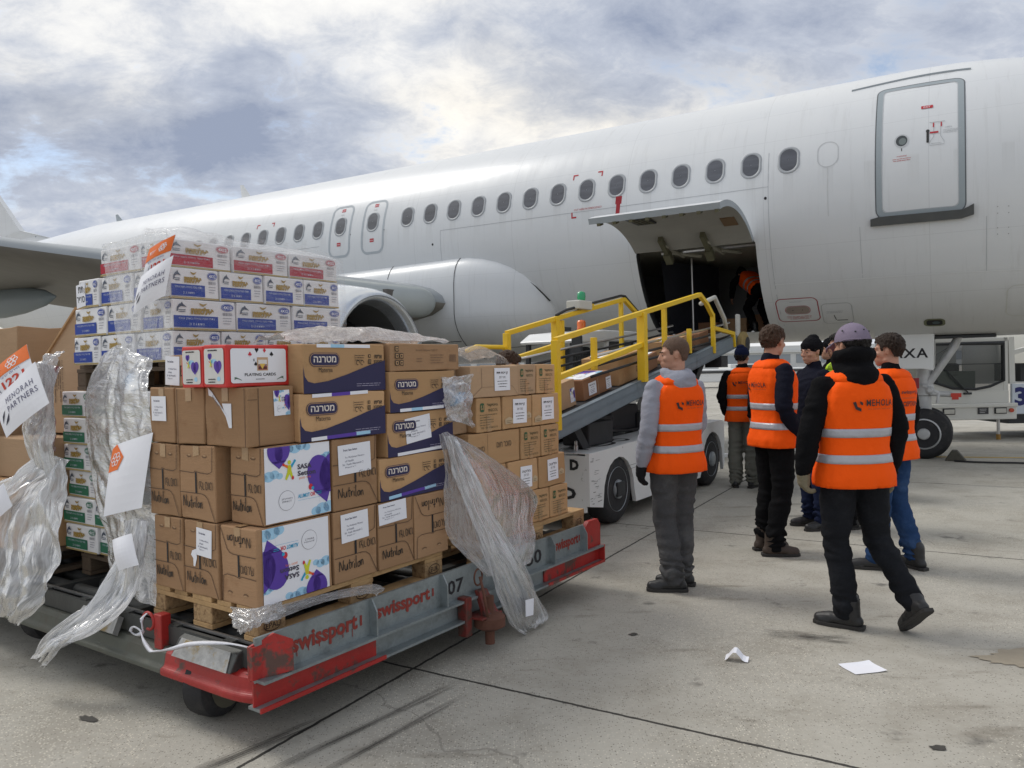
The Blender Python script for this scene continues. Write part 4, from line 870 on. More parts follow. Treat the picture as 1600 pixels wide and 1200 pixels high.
Z1,Z2,Z3,Z4=.544,.885,1.226,1.482
P2=poster(.36,.325);PF=Art().merge(P2,.36,.325,1,1,math.pi)
nutri('brown carton on the front pallet corner, bottom layer, with the balloon poster upside down',0,0,Z1,.412,.25,.338,'L',True,extraR=[('poster',at(PF,.03,.006))])
nutri('brown pen marked carton in the bottom layer with a torn white address label',.0,.258,Z1,.40,.262,.338,'L',extraL=[('shipping_label',at(shiplabel(.115,.125,1),.10,.185,-.06)),('torn_paper',Art().poly(PAPER,[(.07,.20),(.10,.21),(.105,.17),(.09,.13),(.078,.13),(.077,.165),(.06,.18)],2))])
nutri('brown pen marked carton at the left end of the bottom layer on the front pallet',.0,.522,Z1,.40,.235,.338,'L')
nutri('brown carton in the bottom layer right of the balloon poster, with address label',.421,0,Z1,.278,.40,.338,'R',extraR=[('shipping_label',at(shiplabel(.175,.135,2),.045,.185,.03))])
nutri('brown carton in the bottom layer, second from its right end, label at the top left',.704,0,Z1,.255,.40,.338,'R',extraR=[('shipping_label',at(shiplabel(.195,.105,3),.005,.225,.04))])
nutri('brown carton at the right end of the bottom layer with the writing upside down',.963,0,Z1,.270,.40,.338,'R',True)
nutri('brown carton in the second layer at the corner, with the upright balloon poster',.045,.0,Z2,.375,.23,.338,'L',extraR=[('poster',at(P2,.006,.008))])
nutri('brown pen marked carton in the second layer, next to the left of the upright poster',.0,.268,Z2,.40,.262,.338,'L')
nutri('brown pen marked carton at the left end of the second layer',.0,.534,Z2,.40,.25,.338,'L')
nutri('brown pen marked carton in the second layer right of the upright balloon poster',.425,0,Z2,.292,.40,.338,'R',extraR=[('shipping_label',at(shiplabel(.21,.14,4),.035,.165,.03))])
OB='plain brown cartons above the pen marked ones'
a1=Art();a1.poly(PAPER,[(.145,.06),(.165,.06),(.165,.165),(.10,.165)],2);a1.poly(PAPER,[(.0,.235),(.03,.215),(.155,.075),(.15,.10),(.04,.19),(.006,.20)],3);a1.text((.1,.1,.15),'Sasa Setton',.03,.195,.012,w=.06,l=4,rot=-.8)
sq=Art();sq.path(SEAM,[(.055,.0),(.055,.25)],.003,1);sq.path(SEAM,[(.0,.20),(.05,.20)],.002,1)
carton('plain_carton','large plain brown carton with a torn white label, under the playing card boxes',0,.03,Z3,.25,.30,.256,CARD,0,[('poster',at(smallposter(.085,.11),.135,.125,.03)),('crease',sq)],[('torn_label',at(a1,.03,.02)),('crease',Art().path(SEAM,[(.285,0),(.285,.25)],.003,1))],group=OB,dent=.006)
carton('plain_carton','narrow plain brown carton between the torn label and the white square label',.0,.335,Z3,.25,.215,.256,CARD,1,group=OB,dent=.006,faceL=[('crease',Art().path(SEAM,[(.02,0),(.02,.25)],.003,1))])
carton('plain_carton','plain brown carton with a square white label at the left end of its layer',.0,.555,Z3,.25,.21,.256,CARD,-1,(),[('shipping_label',at(shiplabel(.125,.115,5),.02,.10))],group=OB,dent=.006)
# playing-card cartons
def cardbox(la,lb,h):
    a=Art();a.rrect(PAPER,.018,.016,la-.018,h-.016,.012,1)
    def suit(c,x,y,s,k):
        if k=='d': a.poly(c,[(x,y-s),(x+s*.75,y),(x,y+s),(x-s*.75,y)],3)
        elif k=='h': a.ell(c,x-s*.4,y+s*.3,s*.45,s*.5,3);a.ell(c,x+s*.4,y+s*.3,s*.45,s*.5,3);a.poly(c,[(x-s*.8,y+s*.1),(x+s*.8,y+s*.1),(x,y-s)],3)
        elif k=='s': a.ell(c,x-s*.4,y-s*.2,s*.45,s*.45,3);a.ell(c,x+s*.4,y-s*.2,s*.45,s*.45,3);a.poly(c,[(x-s*.8,y),(x+s*.8,y),(x,y+s)],3);a.rect(c,x-s*.12,y-s,x+s*.12,y,3)
        else:
            for dx_,dy_ in((-.42,-.2),(.42,-.2),(0,.42)): a.ell(c,x+dx_*s,y+dy_*s,s*.42,s*.42,3)
            a.rect(c,x-s*.12,y-s,x+s*.12,y,3)
    m_=la/2;suit(RD,m_-.047,h*.78,.011,'c');suit(BL,m_-.012,h*.87,.011,'h');suit(RD,m_+.028,h*.87,.011,'d');suit(BL,m_+.065,h*.78,.011,'s')
    a.rect((.55,.36,.22),m_-.012,.068,m_+.045,h*.70,3);a.rect((.75,.72,.68),m_-.006,h*.48,m_+.039,h*.64,4);a.rect((.30,.05,.04),m_-.006,.072,m_+.039,.096,4);a.poly((.75,.5,.1),[(m_,.098),(m_+.03,.098),(m_+.015,.074)],5);a.rect((.12,.10,.10),m_-.006,h*.42,m_+.039,h*.46,4)
    a.text(BL,'K',m_-.03,h*.60,.012,l=3);suit(BL,m_-.018,h*.54,.010,'s')
    a.text(BL,'PLAYING CARDS',m_+.005,.045,.013,w=la*.50,al='c',l=3,bold=.02);a.lines(BL,m_-.02,m_+.03,.03,.008,1,.003,3)
    for sx,x in((1,.035),(-1,la-.035)):
        for k in range(5): a.path((.12,.2,.14),[(x,.03+.003*k),(x+sx*(.012+.008*k)*.8,.028+.006*(4-k)*.6)],.0025,3)
    return a
def cardend(w,h):
    a=Art();a.rrect((.66,.65,.62),.012,.014,w-.012,h-.014,.012,1)
    b=Art();balloon(b,0,0,.05,3);a.merge(b,w*.66,h*.50);b=Art();balloon(b,0,0,.026,3);a.merge(b,w*.33,h*.74);emblem(a,w*.38,h*.55,.022,5);a.ell(LBL,w*.5,h*.62,.02,.01,2);a.ell(LBL,w*.7,h*.2,.012,.01,2)
    a.lines(BL,w*.25,w*.7,h*.86,.01,1,.006,4);a.lines(BL,w*.25,w*.6,h*.18,.012,2,.005,4);return a
CB='red and white playing card boxes'
carton('playing_card_box','red edged white playing card carton with the king of spades, at the corner',-.05,.09,Z4,.325,.165,.183,CRED,0,[('printed_panel',cardbox(.322,.165,.18))],[('printed_panel',cardend(.162,.18))],group=CB,tape=False)
carton('playing_card_box','red edged playing card carton standing behind the one with the king, left one',-.045,.26,Z4,.325,.155,.18,CRED,1.5,(),[('printed_panel',cardend(.152,.177))],group=CB,tape=False)
a1=Art();a1.rect(BL,.10,.05,.13,.10,2);a1.rect(CARD,.106,.056,.124,.094,3);a1.ell(BL,.115,.075,.006,.01,4);a1.rect(BL,.14,.05,.17,.10,2);a1.rect(CARD,.146,.056,.164,.094,3);a1.rect(BL,.15,.06,.16,.09,4);a1.rect(BL,.18,.05,.21,.10,2);a1.rect(CARD,.186,.056,.204,.094,3)
carton('plain_carton','small brown carton with black handling symbols left of the red boxes',.05,.43,Z4,.30,.24,.15,CARD,2,(),[('handling_symbols',a1),('shipping_label',at(shiplabel(.11,.135,6),-.02,.012,-.05))],group=OB,dent=.008)
# formula cartons (navy wave)
def materna(w,h):
    a=Art();pts=[(0,0),(w,0),(w,h*.66),(w*.80,h*.56),(w*.5,h*.36),(w*.28,h*.24),(w*.12,h*.20),(w*.05,h*.24),(w*.015,h*.34),(0,h*.55)]
    a.poly(NAVY,pts,1)
    a.rrect(NAVY,w*.07,h*.54,w*.42,h*.82,h*.13,1);a.rrect(CARD2,w*.076,h*.553,w*.414,h*.807,h*.115,2);a.rrect(NAVY,w*.082,h*.566,w*.408,h*.794,h*.10,3)
    a.text((.72,.66,.60),'מטרנה',w*.245,h*.62,h*.13,w=w*.26,al='c',l=4,bold=.02);a.text(INKB,'Materna',w*.25,h*.42,h*.10,w=w*.16,al='c',l=4)
    a.text(INKB,'אריזת',w*.96,h*.70,h*.08,al='r',l=2,bold=.03,w=w*.10);a.text(INKB,'חיסכון',w*.96,h*.585,h*.08,al='r',l=2,bold=.02,w=w*.11)
    a.rect(INKB,w*.78,h*.72,w*.81,h*.79,2);a.rect(CARD2,w*.788,h*.735,w*.802,h*.775,3);a.rect(INKB,w*.777,h*.58,w*.815,h*.68,2)
    for k in range(3): a.rect(CARD2,w*.78,h*(.60+.025*k),w*.812,h*(.607+.025*k),3)
    for x in(.645,.70): a.path(INKB,[(w*x+.011*math.cos(t*.7),h*.61+.011*math.sin(t*.7)) for t in range(8)],.003,2)
    a.lines(INKB,w*.61,w*.74,h*.76,.011,3,.003,2);a.rect(INKB,w*.605,h*.56,w*.607,h*.80,2)
    a.lines((.35,.33,.45),w*.62,w*.96,h*.15,.010,2,.003,3,al='l');return a
MG='navy and brown formula cartons'
def mat_box(label,a,b,z,h,extra=(),rz=0,strip=None,la=.527):
    ex=list(extra)
    t=carton('infant_formula_carton',label,a,b,z,la,.30,h,CARD2,rz,[('printed_wave',materna(la-.003,h-.002))]+ex,(),group=MG)
    return t
def strip(cols,w,x,y,rot=0.):
    s=Art();n=len(cols)
    for i,c in enumerate(cols): s.rect(c,w*i/n,0,w*(i+1)/n,.016,3)
    return at(s,x,y,rot)
mat_box('navy waved formula carton beside the playing cards, topmost of the left pair',.27,0,Z3+.214+.002,.226,[('coloured_strip',strip([PAPER,LBL,PAPER,PAPER],.34,.08,.208))],1)
mat_box('navy waved formula carton, lower of the left pair, above the balloon poster',.245,0,Z3,.214,[('coloured_strip',strip([PAPER,PUR,PUR,LBL],.36,.06,.0,.02)),('coloured_strip',strip([PAPER,PUR,PAPER],.34,.07,.196,.02))],-1)
mat_box('navy waved formula carton at the bottom of the right column, on a brown carton',.722,0,Z2,.213,[('coloured_strip',strip([LBL,PUR,PUR,LBL],.36,.06,.004,.05))])
mat_box('navy waved formula carton in the right column with a crooked white label over its name',.782,0,1.10,.222,[('shipping_label',at(shiplabel(.20,.13,8),.14,.055,.10)),('coloured_strip',strip([PAPER,PAPER,PAPER],.35,.07,.0,.02))],1)
mat_box('navy waved formula carton in the right column, third one from the bottom',.805,0,1.324,.207,[('coloured_strip',strip([PAPER,LBL,PAPER,PAPER],.34,.07,.0,.01))],-.5,la=.515)
a1=Art()
for i in range(3):
    for k in range(2 if i else 1): 
        a1.rect(INKB,.03+.033*k,.10-.036*i,.057+.033*k,.127-.036*i,1);a1.rect(CARD2,.034+.033*k,.104-.036*i,.053+.033*k,.123-.036*i,2);a1.ell(INKB,.0435+.033*k,.1135-.036*i,.005,.006,3)
a1.text((.18,.11,.06),'Fresh Wipes 320 T',.19,.10,.012,w=.17,l=1);a1.lines((.2,.12,.07),.30,.42,.08,.014,4,.004);a1.lines((.2,.12,.07),.19,.24,.06,.014,2,.004);a1.barcode((.2,.12,.07),.46,.045,.515,.085)
carton('plain_carton','flat brown carton with handling symbols and bar code, topmost of the right column',.82,0,1.534,.548,.34,.142,CARD,0,[('printed_text',a1)],group=OB)
# biscuit cartons on the far pallet
GRN=(.03,.10,.04);DG=(.06,.07,.03)
def biscol(w,h):
    a=Art();a.rrect(GRN,w*.14,h*.60,w*.30,h*.86,.01,1);a.path(CARD2,[(w*.18,h*.80),(w*.18,h*.66),(w*.22,h*.70),(w*.26,h*.66),(w*.26,h*.80)],.006,2)
    a.text(DG,'ביסקול',w*.86,h*.74,h*.10,al='r',w=w*.44,bold=.02);a.text(DG,'BISCOL',w*.86,h*.60,h*.08,al='r',w=w*.38)
    a.lines(DG,w*.12,w*.88,h*.50,h*.075,5,h*.018,seed=int(w*1000));a.text(DG,'TEL 03-5581210',w*.14,h*.10,h*.05,w=w*.7);a.rect(mat('packing_tape',(.42,.27,.14)),w*.40,0,w*.58,h*.48,0);return a
def heblabel(w,h,t1='קופסת דודו'):
    a=Art();a.rect(PAPER,0,0,w,h,3);a.text(BL,t1,w*.5,h*.70,h*.13,al='c',w=w*.72,l=4,bold=.02);a.text(BL,'סוכר חום',w*.5,h*.54,h*.09,al='c',w=w*.4,l=4);a.lines(BL,w*.15,w*.85,h*.40,h*.12,3,h*.03,4,al='c');return a
BG='tan biscuit cartons on the far pallet'
def bis(label,a,b,z,la,lb,h,fr,rz=0,m=None): return carton('biscuit_carton',label,a,b,z,la,lb,h,m or CARD2,rz,fr,(),group=BG,dent=.005)
tp=Art().poly((.52,.40,.25),[(0,0),(.09,.005),(.088,.03),(.04,.045),(-.004,.03)],2);tp.lines((.2,.13,.07),.01,.07,.018,.01,2,.004,3)
bis('biscuit carton with brand print at the right end of the bottom layer',2.255,.0,.546,.225,.3,.205,[('printed_text',biscol(.222,.2))])
bis('biscuit carton in the bottom layer, second from the right end, half behind film',2.03,.0,.546,.222,.3,.205,[('printed_text',biscol(.22,.2))])
bis('plain tan carton in the bottom layer behind the hanging film, left one',1.49,.0,.546,.535,.3,.205,[])
bis('tan carton with white Hebrew label at the right end of the second layer',2.13,.0,.755,.325,.3,.205,[('shipping_label',at(heblabel(.13,.14,'חליטה'),.10,.035,.03)),('tape_scrap',at(tp,.24,.06,0,.7,1))])
bis('tan carton with white Hebrew label, second from right in the second layer',1.80,.0,.755,.325,.3,.205,[('shipping_label',at(heblabel(.13,.135,'חליטה'),.12,.03,-.02)),('tape_scrap',at(tp,.26,.05,0,.6,1))])
bis('plain tan carton in the second layer behind the hanging film',1.46,.0,.755,.335,.3,.205,[],1)
a1=Art();a1.text((.13,.09,.05),'סוכר חום',.27,.10,.032,w=.15,bold=.01);a1.path(SEAM,[(.18,0),(.18,.19)],.002);a1.text((.13,.09,.05),'סוכר',.06,.09,.03,w=.09)
bis('long tan carton with Hebrew words for brown sugar in the third layer',1.42,.0,.962,.515,.3,.20,[('printed_text',a1)])
bis('biscuit carton with brand print in the third layer, left of its right end',1.94,.0,.962,.222,.3,.20,[('printed_text',biscol(.22,.197))])
bis('biscuit carton with brand print at the right end of the third layer',2.165,.0,.962,.225,.3,.20,[('printed_text',biscol(.22,.197))],1)
bis('tan carton with Hebrew label and torn tape at the right end of the fourth layer',2.075,.0,1.165,.315,.3,.20,[('shipping_label',at(heblabel(.145,.145),.10,.03)),('tape_scrap',at(tp,.02,.02))])
bis('tan carton with Hebrew label and torn tape, second from right in the fourth layer',1.755,.0,1.165,.318,.3,.20,[('shipping_label',at(heblabel(.15,.15),.10,.03,-.02)),('tape_scrap',at(tp,.02,.03)),('tape_scrap',at(tp,.25,.05,0,.6,1))])
bis('biscuit carton with brand print at the left of the fourth layer beside crumpled film',1.50,.0,1.165,.245,.3,.20,[('printed_text',biscol(.24,.197))])
bis('greyish tan carton behind crumpled film at the left end of the fourth layer',1.25,.05,1.165,.245,.3,.20,[],2,CARD3)
bis('wide greyish carton with bent top flaps and a white Hebrew label, top layer',1.44,-.01,1.368,.47,.32,.185,[('shipping_label',at(heblabel(.155,.135),.22,.035)),('crease',Art().path((.2,.13,.08),[(0,.0),(.10,.06),(.10,.17)],.003).path((.25,.17,.1),[(.10,.06),(.40,.06),(.465,.0)],.002))],-1,CARD3)
bis('biscuit carton with brand print and open lid, second from right in the top layer',1.915,.0,1.368,.205,.3,.19,[('printed_text',biscol(.20,.187))],0,CARD3)
bis('biscuit carton with brand print at the right end of the top layer',2.125,.0,1.368,.225,.3,.19,[('printed_text',biscol(.22,.187))])
bis('greyish carton with brand print at the left end of the top layer behind film',1.20,.08,1.368,.24,.3,.19,[('printed_text',biscol(.235,.187))],2,CARD3)
# open lid flap
# tuna cartons (white, blue / red / green band)
def tuna(w,h,col,key):
    a=Art();GOLD=(.36,.235,.05)
    a.rect(col,.002,h*.09,w*.70,h*.47,1);a.rect((.40,.30,.12),.0,0,w,h*.06,1)
    a.text((.55,.60,.70),'נתחי טונה בהירה בשמן צמחי',w*.36,h*.33,h*.08,al='c',w=w*.56,l=2);a.text((.55,.60,.70),'יחידות 4 X 12',w*.36,h*.16,h*.08,al='c',w=w*.24,l=2)
    a.text(GOLD,'פילטונה',w*.45,h*.52,h*.24,al='c',w=w*.36,l=3,bold=.09);a.poly(GOLD,[(w*.40,h*.90),(w*.42,h*.83),(w*.46,h*.79),(w*.50,h*.83),(w*.53,h*.90),(w*.465,h*.86)],2)
    D_=(.07,.09,.13);a.poly(D_,[(w*.05,h*.60),(w*.06,h*.74),(w*.09,h*.84),(w*.12,h*.86),(w*.135,h*.92),(w*.15,h*.85),(w*.19,h*.78),(w*.21,h*.74),(w*.17,h*.76),(w*.12,h*.77),(w*.085,h*.72),(w*.07,h*.62)],2);a.lines(D_,w*.08,w*.20,h*.64,h*.06,2,h*.03,2)
    a.ell(col,w*.86,h*.80,w*.105,h*.13,2);a.ell(WH,w*.86,h*.80,w*.097,h*.115,3);a.ell(col,w*.86,h*.80,w*.092,h*.105,4);a.text(WH,'4X12',w*.86,h*.74,h*.11,al='c',w=w*.14,l=5,bold=.03)
    a.barcode((.25,.25,.28),w*.78,h*.52,w*.94,h*.62,seed=5);a.lines((.3,.3,.35),w*.78,w*.95,h*.42,h*.09,3,h*.025);return a
TM={}
BLUE=(.012,.05,.33);RE=(.42,.008,.03);GR=(.012,.14,.07)
def tmesh(la,lb,h,col):
    k=(la,lb,h,col)
    if k not in TM:
        me=carton_mesh(la-.003,lb-.003,h-.002,int(la*1000+lb*100),.003);me.materials.append(CWHITE)
        r=tuna(la-.003,h-.002,col,0).mesh('printed_side',lambda x,y,e:Vector((x,-e-.001,y)));l=tuna(lb-.003,h-.002,col,0).mesh('printed_side',lambda x,y,e:Vector((-e-.001,lb-x,y)))
        TM[k]=(me,r,l)
    return TM[k]
def tunac(label,a,b,z,la,lb,h,col,R_,L_,group,rz=0.,ex=()):
    me,r,l=tmesh(la,lb,h,col)
    return carton('tuna_carton',label,a,b,z,la,lb,h,shared=me,rz=rz,faceR=[('printed_side',r)] if R_ else [],faceL=([('printed_side',l)] if L_ else [])+list(ex),group=group,tape=False)
rows=[('blue','lowest blue banded layer',1.606,.157,BLUE,4),('blue','middle blue banded layer',1.765,.157,BLUE,3),('blue','upper blue banded layer',1.924,.157,BLUE,4),('red','red banded top layer',2.083,.145,RE,3)]
tb=random.Random(3)
ordn=['first','second','third','fourth']
for nm,rowl,z,h,col,nr in rows:
    w_=1.10/nr;g_=f'white {nm} banded tuna cartons'
    for i in range(nr):
        lb=.34 if nr==4 else .27
        if nm=='red': lb=.25
        tunac(f'white carton in the {rowl}, right hand face, {ordn[i]} from the front corner',.185+w_*i+tb.uniform(0,.004),.85+(.0 if nm!='red' else .02)+tb.uniform(-.006,.006),z,w_-.003,lb-.004,h,col,True,i==0,g_,tb.uniform(-1.2,1.2))
    rem=[(.345,.33),(.68,.23 if z>1.7 else .30)] if nr==4 else [(.275,.33),(.61,.355)]
    if nm=='red': rem=[(.255,.41)]
    for i,(b0,lb) in enumerate(rem):
        ex=()
        if nm=='blue' and nr==4 and z>1.9 and i==1: ex=[('paper_note',at(Art().poly(PAPER,[(0,0),(.13,.01),(.13,.14),(0,.13)],3).text(BL,'תת',.10,.085,.035,al='r',l=4,bold=.02).text(BL,'סופר',.12,.03,.035,al='r',l=4,bold=.02),-.02,.0,.02,.8,1))]
        tunac(f'white carton in the {rowl}, left hand face, {ordn[i+1]} from the front corner',.185,.85+b0,z,.36,lb-.004,h,col,False,True,g_,tb.uniform(-1.2,1.2),ex)
    # second files behind keep the top closed
    for i in range(3):
        if nm=='red' or z>1.9: tunac(f'white carton in the {rowl}, hidden middle of the stack, file {ordn[i]}',.56+.245*i,.85+lb+.01,z,.24,.55,h,col,False,False,g_)
for k in range(6):
    for i in range(3):
        tunac(f'green banded white carton, layer {["at the bottom","second from the bottom","third from the bottom","fourth from the bottom","fifth from the bottom","topmost under the pallet"][k]}, {["nearest the brown cartons","middle one","leftmost one"][i]}',.19+tb.uniform(-.012,.006),.93+.345*i+(k%2)*.03+tb.uniform(-.004,.004),.546+.1525*k,.38,.342,.150,GR,i==0,True,'white green banded tuna cartons',tb.uniform(-1.5,1.5))
# large plain cartons at the left end
LG='large plain cartons at the left end'
def bigtxt(w,h):
    a=Art()
    for i in range(4): a.lines((.16,.10,.06),0,.24,0,.022,1,.009,seed=i)
    b=Art();rd_=random.Random(9)
    b.text((.16,.10,.06),'CARGO EXPRESS',0,.10,.016,w=.26);b.lines((.16,.10,.06),0,.26,.075,.022,4,.009,seed=2)
    return Art().merge(b,w*.38,h*.78,1,1,-math.pi/2)
t=thing('large_carton','big plain carton with slanting top at the upper left, vertical print on it','carton',OO,0,LG)
mb=MB();pf=[(1.85,1.20),(2.58,1.20),(2.60,1.50),(2.30,1.70),(1.95,1.95),(1.85,1.96)]
mb.prism([(.28,b,z) for b,z in pf],(.45,0,0));mb.xf(lambda v:dx(v)-OO).build('carton_body',CARD3,t,bevel=.006)
a1=bigtxt(.5,.62);link('printed_text',a1.mesh('printed_text',lambda x,y,e:D(.279-e,2.45-x,1.16+y)-OO),t)
mb=MB();mb.prism([(.275,2.60,1.50),(.275,2.30,1.70),(.275,1.95,1.95),(.275,1.95,1.935),(.275,2.30,1.685),(.275,2.60,1.485)],(-.012,0,0));mb.xf(lambda v:dx(v)-OO).build('torn_edge',CARD2,t)
carton('large_carton','big plain carton at the bottom left behind the hanging white film',.0,2.02,.546,.55,.50,.40,CARD2,2,(),[('printed_text',bigtxt(.5,.40)),('tape_scrap',Art().rect((.5,.36,.22),.38,.12,.48,.16,2))],group=LG,dent=.008,tape=False)
carton('large_carton','plain carton under the leaning one at the left end of the dolly',.04,2.0,.95,.5,.52,.24,CARD3,-1,(),(),group=LG,dent=.008,tape=False)
carton('large_carton','plain carton at the far left edge of the load, partly out of view',.0,2.56,.546,.55,.5,.85,CARD3,3,(),(),group=LG,dent=.01,tape=False)
carton('large_carton','plain greyish carton at the far left, on top of its neighbour',.25,2.66,1.40,.5,.55,.47,CARD3,-2,(),(),group=LG,dent=.01,tape=False)
# ================= FILM
def filmmat(name,tint=(.92,.94,.97),lo=.12,hi=.85,sx=26.,sy=2.2,seed=0.,rough=.28,gls=.75):
    if name in MATS: return MATS[name]
    m=bpy.data.materials.new(name);m.use_nodes=True;nt=m.node_tree;b=nt.nodes['Principled BSDF'];o=nt.nodes['Material Output']
    uv=N(nt,'ShaderNodeUVMap').outputs[0]
    wv=mapv(nt,uv,(seed,seed*.7,0),(0,0,0),(sx,sy,1))
    s1=noi(nt,wv,1.,6,.62,.6);s2=noi(nt,mapv(nt,uv,(seed+3,1,0),(0,0,.5),(sx*.35,sy*1.8,1)),1.,5,.6,1.2);s3=noi(nt,mapv(nt,uv,(seed,5,0),(0,0,-.35),(sx*2.6,sy*1.6,1)),1.,3,.6,.4)
    r1=mathn(nt,'SUBTRACT',1.,mathn(nt,'MULTIPLY',mathn(nt,'ABSOLUTE',mathn(nt,'SUBTRACT',s1,.5)),9.),0,True)
    r2=mathn(nt,'SUBTRACT',1.,mathn(nt,'MULTIPLY',mathn(nt,'ABSOLUTE',mathn(nt,'SUBTRACT',s3,.5)),12.),0,True)
    f=mathn(nt,'ADD',mathn(nt,'MULTIPLY',r1,.45),mathn(nt,'ADD',mathn(nt,'MULTIPLY',r2,.22),mathn(nt,'MULTIPLY',mathn(nt,'SUBTRACT',s2,.34),1.5)))
    al=mathn(nt,'ADD',lo,mathn(nt,'MULTIPLY',f,(hi-lo)*1.05),0,False);al=mathn(nt,'MINIMUM',mathn(nt,'MAXIMUM',al,lo*.6),hi)
    b.inputs['Base Color'].default_value=c4(tint);b.inputs['Roughness'].default_value=rough;b.inputs['Specular IOR Level'].default_value=.8
    tl=N(nt,'ShaderNodeBsdfTranslucent');tl.inputs[0].default_value=(.97,.98,1,1);tp_=N(nt,'ShaderNodeBsdfTransparent');m1=N(nt,'ShaderNodeMixShader');m2=N(nt,'ShaderNodeMixShader');gl=N(nt,'ShaderNodeBsdfGlossy');gl.inputs['Roughness'].default_value=.09;m3=N(nt,'ShaderNodeMixShader')
    m1.inputs[0].default_value=.55;nt.links.new(b.outputs[0],m1.inputs[1]);nt.links.new(tl.outputs[0],m1.inputs[2])
    nt.links.new(al,m2.inputs[0]);nt.links.new(tp_.outputs[0],m2.inputs[1]);nt.links.new(m1.outputs[0],m2.inputs[2])
    fr_=N(nt,'ShaderNodeFresnel');fr_.inputs[0].default_value=1.42;nt.links.new(mathn(nt,'MULTIPLY',fr_.outputs[0],gls),m3.inputs[0]);nt.links.new(m2.outputs[0],m3.inputs[1]);nt.links.new(gl.outputs[0],m3.inputs[2]);nt.links.new(m3.outputs[0],o.inputs[0])
    bn=N(nt,'ShaderNodeBump');bn.inputs['Strength'].default_value=.9;bn.inputs['Distance'].default_value=.012
    nt.links.new(mathn(nt,'ADD',s1,mathn(nt,'MULTIPLY',s3,.6)),bn.inputs['Height']);nt.links.new(bn.outputs[0],b.inputs['Normal']);nt.links.new(bn.outputs[0],gl.inputs['Normal']);nt.links.new(bn.outputs[0],fr_.inputs['Normal'])
    MATS[name]=m;return m
def cr(p,t):
    n=len(p)-1;x=min(max(t,0),1)*n;i=min(int(x),n-1);f=x-i
    a,b,c,d=p[max(0,i-1)],p[i],p[i+1],p[min(n,i+2)]
    return .5*((2*b)+(c-a)*f+(2*a-5*b+4*c-d)*f*f+(3*b-a-3*c+d)*f**3)
def film(name,label,grid,m,amp=.018,fr=(9,3),nu=46,nv=60,seed=0,rag=.0,cat='plastic film',ragside='b',dolly_space=True,parent=None,w=1.0,cr_=.35):
    """grid rows go down the sheet, columns across; u across, v down"""
    G=[[ (D(*p) if dolly_space else Vector(p)) for p in row] for row in grid]
    pts=[];uvs=[]
    for j in range(nv+1):
        for i in range(nu+1):
            u,v=i/nu,j/nv
            row=[cr(r,u) for r in G];p=cr(row,v);pts.append(p);uvs.append((u*w,v))
    W=nu+1;out=[]
    for j in range(nv+1):
        for i in range(nu+1):
            a=pts[j*W+max(0,i-1)];b=pts[j*W+min(nu,i+1)];c=pts[max(0,j-1)*W+i];d=pts[min(nv,j+1)*W+i]
            nn=(b-a).cross(d-c)
            nn=nn.normalized() if nn.length>1e-9 else Vector((0,0,1))
            u,v=i/nu,j/nv
            q=Vector((u*fr[0]*w+seed,v*fr[1],seed*1.7))
            wq=noise.noise(Vector((u*3,v*2,seed)))*.8
            q=Vector((q.x+wq,q.y+wq*.5,q.z));f1=abs(noise.noise(q));h=1-2.6*math.sqrt(f1*f1+.012);q2=Vector((q.x*2.3+v*2.2,q.y*1.5+3,q.z));f2=abs(noise.noise(q2));h2=.8-2*math.sqrt(f2*f2+.01);h3=noise.noise(q*4.1)*.6
            t=noise.noise(Vector((u*fr[0]*2.3+seed*2,v*fr[1]*4,3)))
            p=pts[j*W+i]+nn*amp*(h*.8+h2*.35+h3*cr_)
            p+=(b-a).normalized()*amp*.5*t if (b-a).length>1e-9 else Vector()
            out.append(p)
    fs=[];rd_=random.Random(seed*13+1)
    for j in range(nv):
        for i in range(nu):
            if rag and ragside=='b':
                e=1-rag*(.5+noise.noise(Vector((i/nu*7+seed,0,seed)))+.5*noise.noise(Vector((i/nu*29,1,seed))))
                if j/nv>e: continue
            fs.append((j*W+i,j*W+i+1,(j+1)*W+i+1,(j+1)*W+i))
    me=bpy.data.meshes.new(name);me.from_pydata([tuple(p) for p in out],[],fs);me.materials.append(m)
    uvl=me.uv_layers.new(name='UVMap')
    for l in me.loops: uvl.data[l.index].uv=uvs[l.vertex_index]
    for p in me.polygons: p.use_smooth=True
    o=link(name,me,parent)
    if label: tag(o,label,cat,'loose stretch film on the load')
    return o
FM=filmmat('stretch_film',lo=.16,hi=.80);FM2=filmmat('stretch_film_dense',lo=.32,hi=1.,sx=20,sy=2,seed=4.);FM3=filmmat('stretch_film_tight',lo=.05,hi=.42,sx=3.,sy=34.,seed=8.);FM4=filmmat('stretch_film_clear',lo=.0,hi=.20,sx=14,sy=10,seed=2.,gls=.4);FM5=filmmat('stretch_film_strands',lo=.02,hi=.85,sx=60,sy=1.5,seed=6.)
# tight wrap on the two faces of the upper white stack
film('stretch_wrap','tight film round the upper white cartons, right hand side',[[(.15,.825,2.25),(.6,.818,2.27),(1.0,.82,2.27),(1.30,.84,2.22)],[(.16,.815,2.0),(.6,.812,2.0),(1.0,.812,2.0),(1.31,.83,2.0)],[(.16,.815,1.62),(.6,.812,1.62),(1.0,.812,1.62),(1.31,.83,1.62)]],filmmat('film_faint',lo=.0,hi=.07,sx=3,sy=26,seed=1.,gls=.2),amp=.003,seed=1)
film('stretch_wrap','tight film round the upper white cartons, left hand side near the corner',[[(.165,1.45,2.25),(.16,1.2,2.25),(.158,1.0,2.26),(.158,.82,2.25)],[(.165,1.40,2.0),(.16,1.2,2.0),(.158,1.0,2.0),(.158,.82,2.0)],[(.16,1.30,1.62),(.15,1.15,1.62),(.15,1.0,1.62),(.15,.82,1.62)]],FM4,amp=.007,seed=2)
